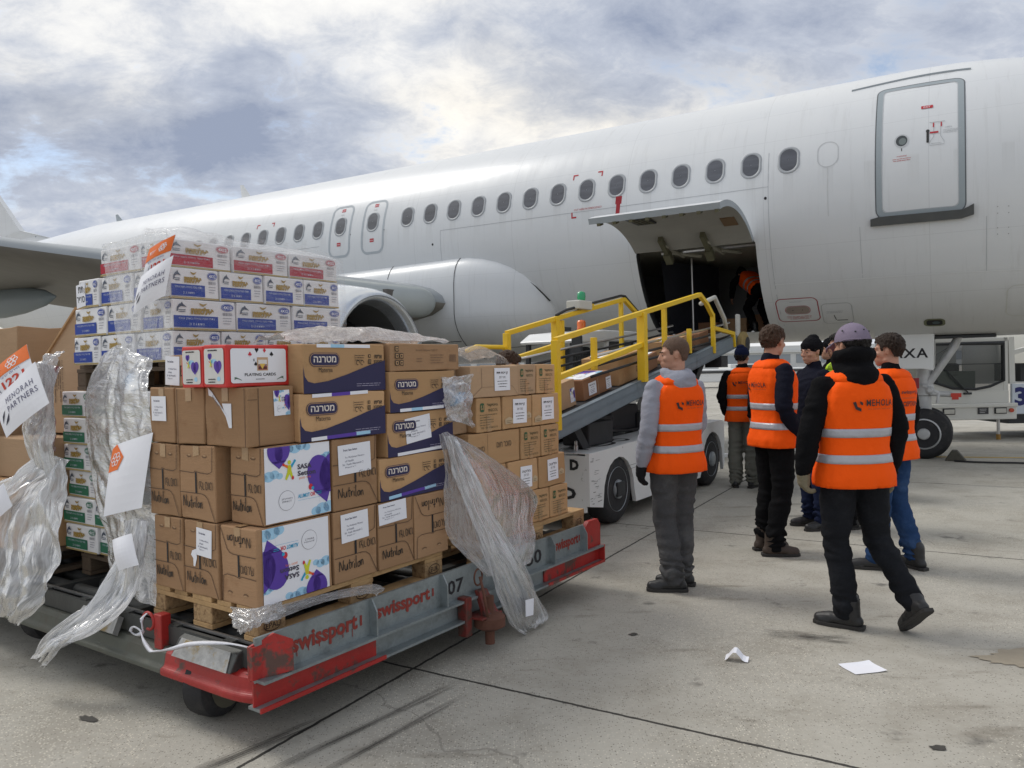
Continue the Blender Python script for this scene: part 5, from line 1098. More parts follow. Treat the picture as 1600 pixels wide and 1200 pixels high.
# loose hood over the red layer
film('stretch_wrap','loose film hood puffed over the red banded top layer',[[(.12,.95,2.14),(.3,.84,2.15),(.6,.82,2.11),(.95,.82,2.12),(1.25,.83,2.10)],[(.15,1.0,2.27),(.33,.88,2.285),(.6,.86,2.245),(.95,.86,2.24),(1.26,.86,2.22)],[(.25,1.2,2.28),(.4,1.2,2.30),(.65,1.2,2.26),(.95,1.2,2.26),(1.26,1.2,2.24)]],FM4,amp=.014,fr=(5,4),seed=3)
# broad curtain over the green layers
film('film_curtain','broad milky film curtain hanging over the green banded cartons',[[(.10,1.35,1.66),(.09,1.2,1.70),(.07,1.02,1.66),(.08,.86,1.62)],[(.10,1.55,1.46),(.08,1.3,1.48),(.04,1.08,1.46),(.02,.82,1.46)],[(.12,1.60,1.25),(.07,1.35,1.25),(.03,1.05,1.25),(.02,.78,1.22)],[(.13,1.56,.95),(.07,1.28,.95),(.03,1.0,.92),(.04,.78,.90)],[(.13,1.46,.70),(.07,1.22,.68),(.03,.98,.66),(.02,.77,.64)],[(.12,1.38,.47),(.05,1.18,.46),(.0,.95,.45),(-.01,.76,.44)]],filmmat('film_curtain_mat',lo=.20,hi=.9,sx=5,sy=22,seed=11.),amp=.016,fr=(6,8),seed=4,nu=50,nv=80)
film('film_tail','milky film tail trailing from the corner over the front rail of the dolly',[[(.03,1.02,.82),(.02,.92,.84),(.0,.82,.84)],[(.00,1.08,.66),(-.02,.95,.66),(-.04,.80,.66)],[(-.06,1.12,.50),(-.08,.98,.48),(-.08,.82,.50)],[(-.17,1.16,.38),(-.18,1.06,.355),(-.18,.92,.37)],[(-.27,1.24,.29),(-.28,1.16,.28),(-.28,1.08,.28)],[(-.30,1.32,.18),(-.31,1.27,.16),(-.31,1.20,.15)]],filmmat('film_tail_mat',lo=.22,hi=1.,sx=22,sy=2,seed=5.),amp=.03,fr=(9,2.4),seed=5,rag=.16,nu=60,nv=70)
# left bundle
film('film_curtain','thick white film bundle hanging at the left end of the load',[[(.04,1.90,1.10),(.02,1.80,1.12),(.03,1.66,1.10)],[(-.05,2.30,.92),(-.12,1.95,.96),(-.02,1.58,.93)],[(-.14,2.62,.74),(-.22,2.1,.78),(-.08,1.50,.74)],[(-.20,2.75,.58),(-.28,2.1,.56),(-.12,1.47,.55)],[(-.24,2.65,.44),(-.31,2.1,.40),(-.16,1.52,.40)],[(-.24,2.30,.30),(-.27,2.0,.26),(-.22,1.70,.24)]],FM2,amp=.05,fr=(7,3.5),seed=6,rag=.10,nu=80,nv=80)
film('film_curtain','crumpled film over the red bag at the left of the white stack',[[(.06,1.98,1.64),(.05,1.86,1.66),(.08,1.74,1.70)],[(-.02,2.2,1.50),(-.03,2.0,1.54),(.04,1.76,1.60)],[(-.03,2.22,1.40),(-.05,2.05,1.38),(.0,1.80,1.44)]],FM,amp=.035,fr=(4,4),seed=7)
film('film_curtain','clear film hanging in front of the red bag',[[(.0,2.0,1.62),(-.02,1.84,1.62),(.0,1.66,1.60)],[(.0,2.02,1.40),(-.02,1.84,1.38),(.0,1.66,1.36)],[(-.02,2.03,1.22),(-.05,1.86,1.20),(-.02,1.68,1.18)],[(.02,1.98,1.04),(-.02,1.84,1.0),(.0,1.70,.98)]],filmmat('film_bag_mat',lo=.35,hi=.95,sx=12,sy=4,seed=21.),amp=.03,fr=(4,3),seed=8)
# torn dark red plastic under the film
RM=filmmat('red_film',tint=(.30,.02,.05),lo=.55,hi=1.,sx=8,sy=5,seed=31.)
for n_ in RM.node_tree.nodes:
    if n_.type=='BSDF_TRANSLUCENT': n_.inputs[0].default_value=(.25,.01,.03,1)
o=film('red_plastic','torn dark red plastic sheet under the film left of the white stack',[[(.12,1.99,1.60),(.11,1.92,1.61),(.12,1.84,1.60)],[(.06,2.02,1.46),(.03,1.93,1.44),(.08,1.86,1.46)],[(.08,1.99,1.28),(.04,1.93,1.26),(.10,1.88,1.27)],[(.10,1.97,1.12),(.07,1.92,1.10),(.10,1.89,1.12)]],RM,amp=.022,fr=(3,3),seed=23);o['category']='plastic sheet';del o['group']
# heap on top of the front pallet load
film('film_heap','crumpled clear film lying along the top of the formula cartons',[[(.25,.10,1.67),(.55,.06,1.675),(.9,.05,1.68),(1.35,.05,1.68)],[(.3,.16,1.70),(.6,.13,1.735),(.9,.13,1.745),(1.3,.12,1.70)],[(.3,.26,1.71),(.6,.24,1.75),(.9,.24,1.745),(1.3,.22,1.70)],[(.3,.38,1.68),(.6,.36,1.69),(.9,.34,1.69),(1.3,.32,1.69)]],filmmat('film_heap_mat',lo=.34,hi=.9,sx=18,sy=7,seed=9.),amp=.024,fr=(6,3),seed=9,nu=90,nv=40,cr_=.3)
# film on the biscuit pallet
film('film_curtain','wide clear film sheet falling over the lower biscuit cartons',[[(1.14,-.04,1.19),(1.20,-.05,1.20),(1.26,-.04,1.18)],[(1.14,-.06,1.0),(1.42,-.09,1.02),(1.68,-.05,.97)],[(1.13,-.06,.82),(1.55,-.12,.82),(2.02,-.06,.72)],[(1.15,-.08,.64),(1.50,-.15,.64),(1.92,-.10,.60)],[(1.22,-.14,.52),(1.50,-.18,.50),(1.84,-.17,.50)],[(1.33,-.19,.40),(1.5,-.2,.38),(1.74,-.20,.39)]],filmmat('film_sheet_mat',tint=(.78,.78,.78),lo=.05,hi=.60,sx=24,sy=4,seed=12.),amp=.022,fr=(4,3),seed=10,nu=70,nv=80,cr_=.25)
film('film_tail','long film tail hanging down over the side beam of the dolly',[[(1.14,-.07,1.18),(1.19,-.08,1.18),(1.23,-.07,1.16)],[(1.18,-.10,.95),(1.27,-.13,.95),(1.36,-.11,.92)],[(1.24,-.15,.72),(1.36,-.17,.70),(1.48,-.16,.68)],[(1.32,-.20,.48),(1.47,-.22,.46),(1.62,-.21,.44)],[(1.40,-.22,.26),(1.58,-.25,.24),(1.74,-.23,.22)],[(1.50,-.22,.08),(1.66,-.25,.06),(1.84,-.23,.05)],[(1.62,-.22,-.0),(1.66,-.23,.012),(1.76,-.22,.02)]],filmmat('film_tail2_mat',lo=.18,hi=.95,sx=18,sy=2.6,seed=14.),amp=.026,fr=(8,3),seed=11,nu=50,nv=90,rag=.05)
sq=Art().poly(PAPER,[(0,0),(.075,-.01),(.085,.085),(.0,.095)]);o=link('paper_scrap',sq.mesh('paper_scrap',lambda x,y,e:D(1.55+x,-.275,.13+y)));tag(o,'small white paper scrap caught in the long hanging film tail','paper')
film('film_heap','crumpled clear film stuffed between the two right hand stacks',[[(1.16,-.03,1.50),(1.30,-.05,1.50),(1.42,-.03,1.50)],[(1.16,-.05,1.38),(1.28,-.10,1.38),(1.40,-.05,1.40)],[(1.18,-.05,1.26),(1.28,-.09,1.24),(1.44,-.04,1.20)]],filmmat('film_heap2_mat',lo=.2,hi=.9,sx=16,sy=4,seed=15.),amp=.03,fr=(3,3),seed=12,cr_=.3)
film('film_heap','clear film puffed over the top of the biscuit cartons',[[(1.35,.0,1.555),(1.6,-.01,1.56),(1.85,.0,1.555)],[(1.38,.08,1.63),(1.62,.07,1.66),(1.82,.08,1.61)],[(1.4,.28,1.60),(1.62,.28,1.62),(1.82,.28,1.58)]],FM4,amp=.016,fr=(6,4),seed=13)
film('film_wisp','film knot tied round the front block of the pallet',[[(-.03,.14,.545),(-.035,.0,.56),(.10,-.03,.56)],[(-.05,.12,.50),(-.05,-.03,.50),(.10,-.05,.52)],[(-.03,.10,.43),(-.03,-.01,.47),(.08,-.04,.49)]],filmmat('film_knot_mat',lo=.3,hi=.95,sx=14,sy=6,seed=17.),amp=.02,fr=(6,4),seed=14,cr_=.7)
film('film_wisp','thin film strands stretched along the edge of the front pallet',[[(.06,-.04,.55),(.3,-.06,.545),(.55,-.10,.535),(.62,-.12,.50)],[(.06,-.06,.50),(.3,-.08,.515),(.52,-.12,.50),(.56,-.125,.475)]],filmmat('film_strand_mat',lo=.0,hi=.55,sx=3,sy=16,seed=18.),amp=.012,fr=(5,4),seed=15)
# blue / pink bits under film
mb=MB();mb.lathe((0,0,0),(0,0,1),[(.0,-.03),(.05,-.02),(.055,.01),(.02,.04)],10)
mb.xf(lambda v:D(.07,1.02,1.50)+U*v.x*.4+V*v.y*1.1+Vector((0,0,v.z*1.3)));tag(mb.build('blue_cloth',mat('light_blue_cloth',(.22,.50,.80),.7,bump=.5),smooth=True),'crumpled light blue wrapper under the film above the green banded cartons','wrapper')
mb=MB();mb.box(0,0,0,.14,.10,.055);mb.xf(lambda v:D(1.30,.10,1.56)+U*v.x+V*v.y+Vector((0,0,v.z)));tag(mb.build('blue_packet',mat('sky_blue_pack',(.06,.36,.72),.4),bevel=.012),'small sky blue packet on the biscuit cartons beside the tall stack','packet')
mb=MB();mb.box(0,0,0,.11,.05,.05);mb.xf(lambda v:D(1.27,-.03,1.33)+U*v.x+V*v.y+Vector((0,0,v.z+v.x*.3)));tag(mb.build('blue_packet',MATS['sky_blue_pack'],bevel=.012),'small sky blue packet inside the crumpled film between the stacks','packet')
# ---- posters hung on the film
def menorah(w,h):
    a=Art();a.rect(PAPER,0,0,w,h,0);Tt=(.12,.12,.20)
    a.text(Tt,'MENORAH',w*.30,h*.58,h*.13,w=w*.58,l=1,sp=1.2);a.text(Tt,'PARTNERS',w*.30,h*.38,h*.13,w=w*.62,l=1,sp=1.1)
    a.poly((.02,.02,.05),[(w*.07,h*.28),(w*.12,h*.42),(w*.22,h*.50),(w*.17,h*.40)],1);a.poly((.02,.02,.05),[(w*.12,h*.20),(w*.24,h*.24),(w*.30,h*.38),(w*.2,h*.29)],1);return a
def hatz(w,h):
    a=Art();a.rect(PAPER,0,0,w,h,0);a.grid((.78,.16,.02),0,h*.50,w,h,1)
    for k in range(6):
        t=k*math.pi/3;cx,cy=w*.68+.026*math.cos(t)*w/.3,h*.75+.026*math.sin(t)*w/.3;a.path(WH,[(cx+.013*w/.3*math.cos(R(60*q)),cy+.013*w/.3*math.sin(R(60*q))) for q in range(6)],.005,2,closed=True)
    a.path(WH,[(w*.68+.012*math.cos(R(60*q)),h*.75+.012*math.sin(R(60*q))) for q in range(6)],.004,2,closed=True)
    a.text(WH,'איחוד',w*.30,h*.66,h*.12,al='c',l=2,w=w*.26);a.text((.10,.12,.3),'חירום ארצי מוקד',w*.5,h*.36,h*.09,al='c',w=w*.6,l=1);a.text((.62,.05,.02),'1221',w*.62,h*.06,h*.24,al='c',w=w*.48,l=1,bold=.03);a.text((.15,.15,.2),'(',w*.26,h*.04,h*.26,l=1)
    return a
def sheet(name,label,art,w,h,c00,cx,cy,cat='poster',bend=.03):
    c00=Vector(c00);cx=Vector(cx);cy=Vector(cy)   # dolly-space corner, right dir end, up dir end
    o0=D(*c00);X=D(*cx)-o0;Y=D(*cy)-o0;nn=X.cross(Y).normalized()
    def f(x,y,e):
        u,v=x/w,y/h;return o0+X*u+Y*v+nn*(e+bend*math.sin(u*2.6+.4)*math.sin(v*2.2+.5))
    # subdivide paper: add grid
    g=Art();k=8
    for i in range(k):
        for j in range(k): g.rect(PAPER,w*i/k,h*j/k,w*(i+1)/k,h*(j+1)/k,-2)
    g.items+= [it for it in art.items if not(it[0] is PAPER)]
    o=link(name,g.mesh(name,f,base=.002,eps=.0008));return tag(o,label,cat)
sheet('notice_sheet','tilted white sheet with a black bird mark hanging at the left of the load',menorah(.30,.20),.30,.20,(-.12,1.93,1.215),(-.12,1.45,1.41),(-.10,2.11,1.43))
sheet('notice_sheet','tilted sheet with orange band and red digits 1221 at the left of the load',hatz(.30,.20),.30,.20,(-.10,2.13,1.40),(-.10,1.64,1.57),(-.08,2.25,1.55))
sheet('notice_sheet','sheet with orange band and flower mark on the red layer',hatz(.20,.20),.20,.20,(.12,.98,2.02),(.12,.765,2.065),(.12,.905,2.165),bend=.02)
sheet('notice_sheet','hanging white sheet with rows of spaced letters on the upper white cartons',menorah(.22,.22),.22,.22,(.10,1.036,1.845),(.09,.743,1.921),(.10,.957,2.03),bend=.03)
def plain(w,h,orange=False):
    a=Art()
    if orange:
        a.poly((.78,.16,.02),[(0,h*.62),(w*.32,h*.62),(w*.42,h*.78),(w*.12,h*1.0),(0,h*.95)],1)
        for k in range(6): a.path(WH,[(w*.19+.02*math.cos(k*1.047)+.011*math.cos(q*1.047),h*.78+.02*math.sin(k*1.047)+.011*math.sin(q*1.047)) for q in range(6)],.004,2,closed=True)
    return a
sheet('paper_sheet','creased white sheet with an orange corner on the milky film curtain',plain(.22,.32,True),.22,.32,(.0,1.19,.83),(-.02,.81,.91),(.02,1.11,1.19),cat='paper',bend=.025)
sheet('paper_sheet','blank white sheet at the bottom of the milky curtain beside the corner carton',plain(.16,.2),.16,.20,(-.06,.95,.60),(-.06,.78,.65),(-.05,1.02,.74),cat='paper',bend=.03)
sheet('paper_sheet','faint white sheet showing through the film bundle at the left',plain(.24,.2),.24,.20,(-.21,2.05,.68),(-.16,1.80,.86),(-.22,2.12,.80),cat='paper',bend=.03)
# ================= BELT LOADER (frame: x toward the aircraft, y to the left, z)
ld=thing('belt_loader','white belt loader with yellow railings running up to the open cargo door','belt loader',(.838,7.156,0),R(56))
CH=mat('chassis_white',(.74,.75,.74),.35,var=.05,vscale=4,col2=(.22,.21,.19),c2t=(.66,.74),c2s=9)
# chassis side with wheel arches
def arch(cx,r,n=10): return [(cx+r*math.cos(math.pi*(1-i/n)),.30+r*1.05*math.sin(math.pi*(1-i/n))) for i in range(n+1)]
def side_prof():
    p=[(-.28,.735),(-.28,.26),(-.02,.215)]
    p+=[(x,max(.22,z)) for x,z in arch(.33,.335)]
    p+=[(.70,.16),(2.52,.16)]
    p+=[(x,max(.16,z)) for x,z in arch(2.98,.36)][0:]
    p+=[(3.36,.16),(3.42,.25),(3.42,.77),(3.30,.80),(.5,.765)]
    return p
for y,sg in((.0,1),(2.02,-1)):
    mb=MB();mb.prism([(x,y,z) for x,z in side_prof()],(0,.04*sg,0));mb.build('side_panel',CH,ld)
mb=MB();mb.prism([(-.28,.04,.20),(-.28,1.98,.20),(-.28,1.98,.72),(-.28,.04,.72)],(.03,0,0));mb.prism([(-.283,.0,.735),(3.40,.0,.79),(3.40,.45,.79),(-.283,.45,.735)],(0,0,.008));mb.prism([(-.283,1.55,.735),(3.40,1.55,.79),(3.40,2.02,.79),(-.283,2.02,.735)],(0,0,.008));mb.box(3.38,.04,.25,3.42,1.98,.78);mb.box(3.42,.0,.30,3.62,.5,.34);mb.build('body_shell',CH,ld,bevel=.006)
mb=MB();mb.box(-.2,.05,.30,3.35,1.97,.42);mb.box(-.25,.46,.42,3.3,1.54,.60);mb.build('underframe',DARK,ld)
mb=MB();mb.box(.72,.045,.16,2.5,.12,.30);mb.build('side_skirt',DARK,ld)
a=Art();a.text(BL,'TLD',.30,.03,.11,w=.36,al='c',bold=.05);a.rect((.55,.06,.04),.12,.30,.28,.40);a.text((.72,.72,.72),'RE',.2,.315,.07,al='c',l=1,bold=.04);a.text(BL,'D',.42,.30,.10,bold=.06)
link('maker_lettering',a.mesh('maker_lettering',lambda x,y,e:Vector((-.282-e,.62-x,.285+y))),ld)
a=Art();a.path(BL,[(.22*math.cos(t*.4)+.5,.06*math.sin(t*.4)) for t in range(17)],.03,0);a.path(BL,[(.12*math.cos(t*.4)+.95,.05*math.sin(t*.4)) for t in range(17)],.03);a.rect(BL,-.02,-.06,.02,.06)
link('deck_marking',a.mesh('deck_marking',lambda x,y,e:Vector((-.02+x*.9,.24+y*1.6,.7475+x*.0135+e))),ld)
a=Art();rdd=random.Random(8)
for i in range(26): x=rdd.uniform(0,.16);y=rdd.uniform(0,.42);a.path((.10,.10,.10),[(x,y),(x+rdd.uniform(.02,.09),y+rdd.uniform(-.008,.01))],rdd.uniform(.002,.006))
for y0,x1 in((.43,.5),(.47,1.6)): a.path((.2,.2,.2),[(.75,y0-.2),(.75+x1,y0-.18)],.004)
link('scratches',a.mesh('scratches',lambda x,y,e:Vector((-.27+x,-.001-e,.27+y))),ld)
mb=MB();mb.lathe((-.16,.2,.75),(0,0,1),[(.02,0),(.02,.05),(.014,.055),(.014,.09),(.004,.10)],12);mb.build('lifting_eye',STEEL,ld)
for x in(.33,2.98):
    for y,sg in((.02,1),(2.0,-1)):
        mb=MB();mb.lathe((x,y,.335),(0,sg,0),[(.20,.0),(.285,-.0),(.325,.03),(.335,.07),(.335,.17),(.31,.21),(.2,.21)],40);wh=mb.build('wheel',BLK,ld,smooth=True,auto=40)
        mb=MB();mb.lathe((x,y,.335),(0,sg,0),[(.225,.012),(.215,-.004),(.20,.02),(.18,.03),(.165,.02),(.15,.045),(.12,.05),(.10,.04),(.09,-.02),(.075,-.03),(.01,-.03)],32);mb.build('rim',mat('wheel_steel',(.33,.36,.38),.4,.4,var=.2),wh,smooth=True,auto=35)
        if x<1:
            mb=MB();mb.box(x-.08,y-.035*sg-.01,.27,x+.08,y-.035*sg+.02,.41);mb.build('hub_motor',DARK,wh,bevel=.01)
# engine box, hoses
mb=MB();mb.box(1.25,.55,.78,2.0,1.1,1.08);mb.box(1.02,.5,.85,1.25,.75,1.0);mb.box(1.9,.5,.78,2.3,.9,.98);mb.build('engine_cover',mat('black_plastic',(.02,.021,.024),.6,var=.2),ld,bevel=.03)
mb=MB();mb.tube([(.75,.75,.74),(.72,.72,.86),(.80,.68,.93),(.95,.62,.93)],.055,12);mb.cyl((.85,.6,.88),(1.05,.6,.95),.12);mb.build('exhaust_pipe',DARK,ld,smooth=True,auto=40)
mb=MB();mb.box(.1,.2,.76,.62,.5,.99);mb.build('control_box',DARK,ld,bevel=.02)
for p in([(.4,.5,.79),(.9,.42,.84),(1.5,.46,.80),(2.2,.4,.82)],[(.2,.6,.79),(.8,.55,.86),(1.3,.45,.82)],[(2.1,.5,.95),(2.4,.42,1.2),(2.7,.30,1.35)]):
    mb=MB();mb.tube(smoothpath(p),.016,8);mb.build('hose',BLK,ld,smooth=True)
# conveyor
sl_=(1.83-1.03)/(4.15+.75)
def cz(x): return .93+(x+.75)*.168
mb=MB()
for y0,dy in((.0,.05),(.98,.05)):
    pts=lambda z0,z1:[(-1.35,y0,cz(-1.35)+z0),(4.15,y0,cz(4.15)+z0+.03),(4.15,y0,cz(4.15)+z1),(-1.35,y0,cz(-1.35)+z1)]
    mb.prism(pts(.0,.17),(0,dy*.25,0));mb.prism(pts(.155,.175),(0,dy*1.3*(1 if y0==0 else 1),0));mb.prism(pts(-.005,.015),(0,dy*1.6,0))
    mb.prism([(x,y0-.004,z) for x,_,z in pts(.085,.095)],(0,.006,0))
cbm=mb.build('conveyor_beam',mat('bluegrey_beam',(.20,.245,.28),.5,.3,var=.2,vscale=4,bump=.08,col2=(.10,.12,.13),c2t=(.6,.75)),ld,bevel=.003)
mb=MB();mb.prism([(-1.35,.09,cz(-1.35)+.10),(4.1,.09,cz(4.1)+.10),(4.1,.09,cz(4.1)+.14),(-1.35,.09,cz(-1.35)+.14)],(0,.86,0));mb.build('belt',BELT,ld)
mb=MB();mb.tube([(4.12,.06,cz(4.12)+.07),(4.12,.98,cz(4.12)+.07)],.07,14);mb.box(-1.2,.1,cz(-1.2)-.1,-1.1,.9,cz(-1.2));mb.build('belt_end_roller',DARK,ld,smooth=True,auto=40)
mb=MB()   # support struts and lift
pass
for pa,pb in(((2.2,.25,.6),(3.3,.25,cz(3.3))),((2.2,.8,.6),(3.3,.8,cz(3.3))),((.1,.25,.7),(-.2,.25,cz(-.2))),((.1,.8,.7),(-.2,.8,cz(-.2)))):
    mb=MB();mb.tube([pa,pb],.05,4,sq=True);mb.build('lift_strut',DARK,ld)
mb=MB();mb.tube([(3.3,.2,cz(3.3)+.02),(3.3,.85,cz(3.3)+.02)],.04);mb.build('cross_tube',DARK,ld)
mb=MB();mb.box(3.3,-.02,cz(3.3)-.13,3.55,.2,cz(3.3)+.02);mb.build('pivot_bracket',DARK,ld)
# guide bars along the belt
for y in(.10,.92):
    for z0 in(.62,.53,.44):
        mb=MB();mb.tube([(-.02,y,cz(0)+z0-.06),(1.0,y,cz(1.0)+z0-.1),(3.0,y,cz(3.0)+z0-.22),(4.0,y,cz(4)+z0-.26)],.014,8);mb.build('guide_bar',DARK if z0<.6 else STEEL,ld,smooth=True)
# railings
def rail(name,pts,r=.024,sq=True,m=YEL):
    mb=MB();mb.tube(pts,r*1.02,10,sq=sq);return mb.build(name,m,ld,bevel=.004 if sq else 0,smooth=not sq)
y=0.0
rail('rail_post',[(-.83,y,1.0),(-.83,y,1.76)],.030);rail('top_rail',[(-.83,y,1.76),(2.60,y,2.37)]);rail('top_rail',[(2.60,y,2.37),(2.84,y,2.27),(3.04,y,2.14)])
rail('rail_post',[(3.05,y,2.16),(3.07,y,1.66)]);rail('mid_rail',[(-.83,y,1.44),(.93,y,1.75)]);rail('rail_post',[(.92,y,1.36),(.92,y,2.07)],.042);rail('rail_post',[(1.0,y+.05,1.36),(1.0,y+.05,2.03)],.02)
rail('guide_post',[(-.05,.05,1.50),(-.05,.05,1.80)]);rail('guide_post',[(2.34,.04,1.66),(2.34,.04,1.95)]);rail('guide_post',[(1.62,.05,1.72),(1.62,.05,2.2)]);rail('bracket_rail',[(3.07,y,1.98),(3.84,y,1.93)]);rail('bracket_rail',[(3.84,y,1.95),(3.88,y,1.75)])
y=1.0
rail('top_rail',[(-.09,y,1.88),(.85,y,2.06),(2.59,y,2.38)]);rail('rail_post',[(-.09,y,1.30),(-.09,y,1.88)],.030);rail('mid_rail',[(-.05,y,1.61),(.85,y,1.77)]);rail('rail_post',[(.86,y,1.25),(.86,y,2.06)],.036);rail('rail_post',[(1.0,y,1.36),(1.0,y,2.05)],.022)
rail('top_rail',[(2.59,y,2.38),(3.0,y,2.2),(3.13,y,2.05)]);rail('rail_post',[(2.5,y,1.6),(2.5,y,2.34)]);rail('guide_post',[(3.6,y,1.75),(3.6,y,1.9)]);rail('hand_rail',[(-.75,y,1.70),(-.6,y,1.74),(-.17,y,1.74),(-.09,y,1.70)],.022,False)
rail('edge_bar',[(.88,y,2.10),(1.1,y,2.17),(2.5,y,2.42),(2.62,y,2.42),(3.1,y,2.2),(3.3,y,2.0)],.016,False,DARK)
mb=MB();mb.tube([(2.75,.04,2.27),(3.25,.04,2.38),(3.62,.04,2.12),(3.70,.04,1.96)],.028,10);mb.build('end_guard',mat('pale_guard',(.5,.5,.46),.5,var=.2),ld,smooth=True)
mb=MB();mb.box(4.02,-.02,1.88,4.12,.03,2.20);mb.build('end_bumper',MATS['pale_guard'],ld,bevel=.02)
for yy in(-.10,1.02):
    mb=MB();mb.lathe((4.15,yy,1.79),(0,1,0),[(.06,0),(.11,.0),(.17,.03),(.175,.06),(.17,.09),(.11,.12),(.06,.12)],32);b_=mb.build('bumper_wheel',mat('tan_rubber',(.26,.19,.07),.75,var=.25,vscale=9),ld,smooth=True,auto=40)
    mb=MB();mb.lathe((4.15,yy-.004,1.79),(0,1,0),[(.10,.0),(.09,.01),(.03,.0),(.01,-.01)],20);mb.build('rim',DARK,b_)
# beacons
mb=MB();mb.box(1.28,.92,2.19,1.58,1.10,2.29);mb.build('lamp_box',mat('pale_box',(.55,.55,.5),.5),ld,bevel=.01)
mb=MB();mb.lathe((1.46,1.0,2.29),(0,0,1),[(.045,0),(.045,.02),(.05,.05),(.045,.10),(.01,.115)],16);mb.build('green_lamp',mat('green_lens',(.01,.30,.12),.2,coat=.5),ld,smooth=True)
mb=MB();mb.prism([(1.42,.97,2.20),(1.72,.97,2.25),(1.72,.97,2.27),(1.52,.97,2.27)],(0,.06,0));mb.build('lamp_bracket',YEL,ld)
# cab on the left
cb=[(2.12,1.5,.8),(2.05,1.5,1.30),(2.30,1.5,1.86),(2.55,1.5,1.93),(3.85,1.5,1.97),(3.95,1.5,1.90),(3.95,1.5,.8)]
mb=MB();mb.prism([(2.02,1.45,1.86),(2.25,1.45,1.97),(2.9,1.45,2.02),(3.95,1.45,2.02),(4.05,1.45,1.95),(4.05,1.45,1.90),(2.05,1.45,1.83)],(0,.80,0));mb.box(2.0,1.5,.8,4.0,2.2,1.35);mb.build('cab',CH,ld,bevel=.03)
for x,x2 in((2.08,2.12),(3.0,3.06),(3.90,3.95)):
    for yy in(1.5,2.16): mb=MB();mb.tube([(x,yy,1.3),(x2,yy,1.88)],.026,4,sq=True);mb.build('cab_pillar',CH if x>2.5 else DARK,ld)
mb=MB();mb.box(3.08,1.505,1.37,3.88,1.512,1.84);mb.build('cab_window',mat('cab_glass',(.08,.095,.10),.08,spec=.7),ld)
mb=MB();mb.tube([(3.10,1.49,1.37),(3.10,1.49,1.84),(3.86,1.49,1.86),(3.86,1.49,1.37),(3.10,1.49,1.37)],.018,6);mb.build('window_seal',DARK,ld)
mb=MB();mb.box(2.5,1.7,.9,2.95,2.1,1.35);mb.box(2.85,1.7,1.35,3.0,2.1,1.8);mb.build('driver_seat',DARK,ld,bevel=.04)
mb=MB();mb.tube([(2.1,1.5,1.35),(1.98,1.35,1.75),(1.95,1.30,1.90)],.014,8);mb.build('mirror_arm',DARK,ld);mb=MB();mb.box(1.9,1.25,1.66,1.94,1.40,1.92);mb.build('mirror',DARK,ld,bevel=.02)
mb=MB();mb.lathe((2.45,1.55,2.0),(0,0,1),[(.06,0),(.06,.03),(.055,.04),(.058,.10),(.05,.13),(.01,.14)],16);mb.build('orange_beacon',mat('orange_lens',(.72,.14,.01),.2,coat=.5),ld,smooth=True)
mb=MB();mb.box(2.6,1.9,2.02,2.8,2.0,2.07);mb.build('cab_lamp',DARK,ld)
# cartons on the belt
LDM=Matrix.Translation((.838,7.156,0))@Matrix.Rotation(R(56),4,'Z')
def bcarton(label,x,y,la,lb,h,m,fR=(),rz=0.,top=None):
    t=carton('parcel_carton',label,0,0,0,la,lb,h,m,0,fR,(),group='cartons riding up the belt',dent=.006,tape=top is None)
    w_=LDM@Vector((x,y,cz(x)+.145));t.location=w_;t.rotation_euler=Matrix.Rotation(R(56+rz),3,'Z').to_4x4().to_3x3().to_euler();t.rotation_mode='XYZ'
    t.rotation_euler=(Matrix.Rotation(R(56+rz),3,'Z')@Matrix.Rotation(-math.atan(.168),3,'Y')).to_euler()
    if top: 
        link('top_poster',top.mesh('top_poster',lambda X,Y,e:Vector((.03+X,.02+Y,h+.002+e))),t)
    return t
bcarton('greyish brown parcel at the bottom of the belt with a small purple sticker',-.62,.20,.50,.42,.25,CARD3,[('sticker',at(smallposter(.085,.13),.39,.04))])
bcarton('reddish brown parcel with white papers on top and a label, second on the belt',.02,.20,.58,.40,.20,CARDR,[('shipping_label',at(heblabel(.16,.12),.10,.03)),('shipping_label',at(heblabel(.11,.12),.47,.02)),('strap_band',Art().rect((.55,.5,.42),.30,0,.304,.165,2))],top=Art().merge(smallposter(.45,.32),0,0))
bcarton('large brown parcel with a white paper on top beside the yellow post',.74,.18,.60,.42,.29,CARD2,[('printed_text',Art().text((.12,.07,.04),'GRADE A',.42,.07,.06,w=.2).lines((.12,.07,.04),.45,.62,.05,.02,2,.008))],top=Art().rect(PAPER,0,0,.3,.3,1))
bcarton('brown parcel half way up the belt behind the grey hooded man',1.52,.2,.34,.38,.18,CARDR,rz=6,top=Art().rect(PAPER,0,0,.22,.2,1))
bcarton('brown parcel near the upper end of the belt, between two yellow posts',2.02,.16,.50,.40,.26,CARD2,rz=-5,top=Art().rect(PAPER,0,0,.3,.25,1))
bcarton('brown parcel at the upper end of the belt next to the hold',2.70,.2,.36,.36,.20,CARDR,rz=7)
bcarton('small dark parcel just inside the belt end',3.4,.3,.36,.34,.16,CARDR)
def hcarton(label,s,q,la,h,m): 
    t=carton('parcel_carton',label,0,0,0,la,.35,h,m,group='cartons inside the hold');t.location=A(s,q,2.05);t.rotation_euler=(0,0,math.atan2(-.5051,.86306))
hcarton('brown parcel on the hold floor behind the belt end, left one',-4.1,-.1,.35,.22,CARDR);hcarton('brown parcel on the hold floor behind the belt end, middle one',-3.7,-.3,.42,.28,CARD);hcarton('taller brown parcel on the hold floor, right one',-3.25,-.5,.36,.34,CARDR)
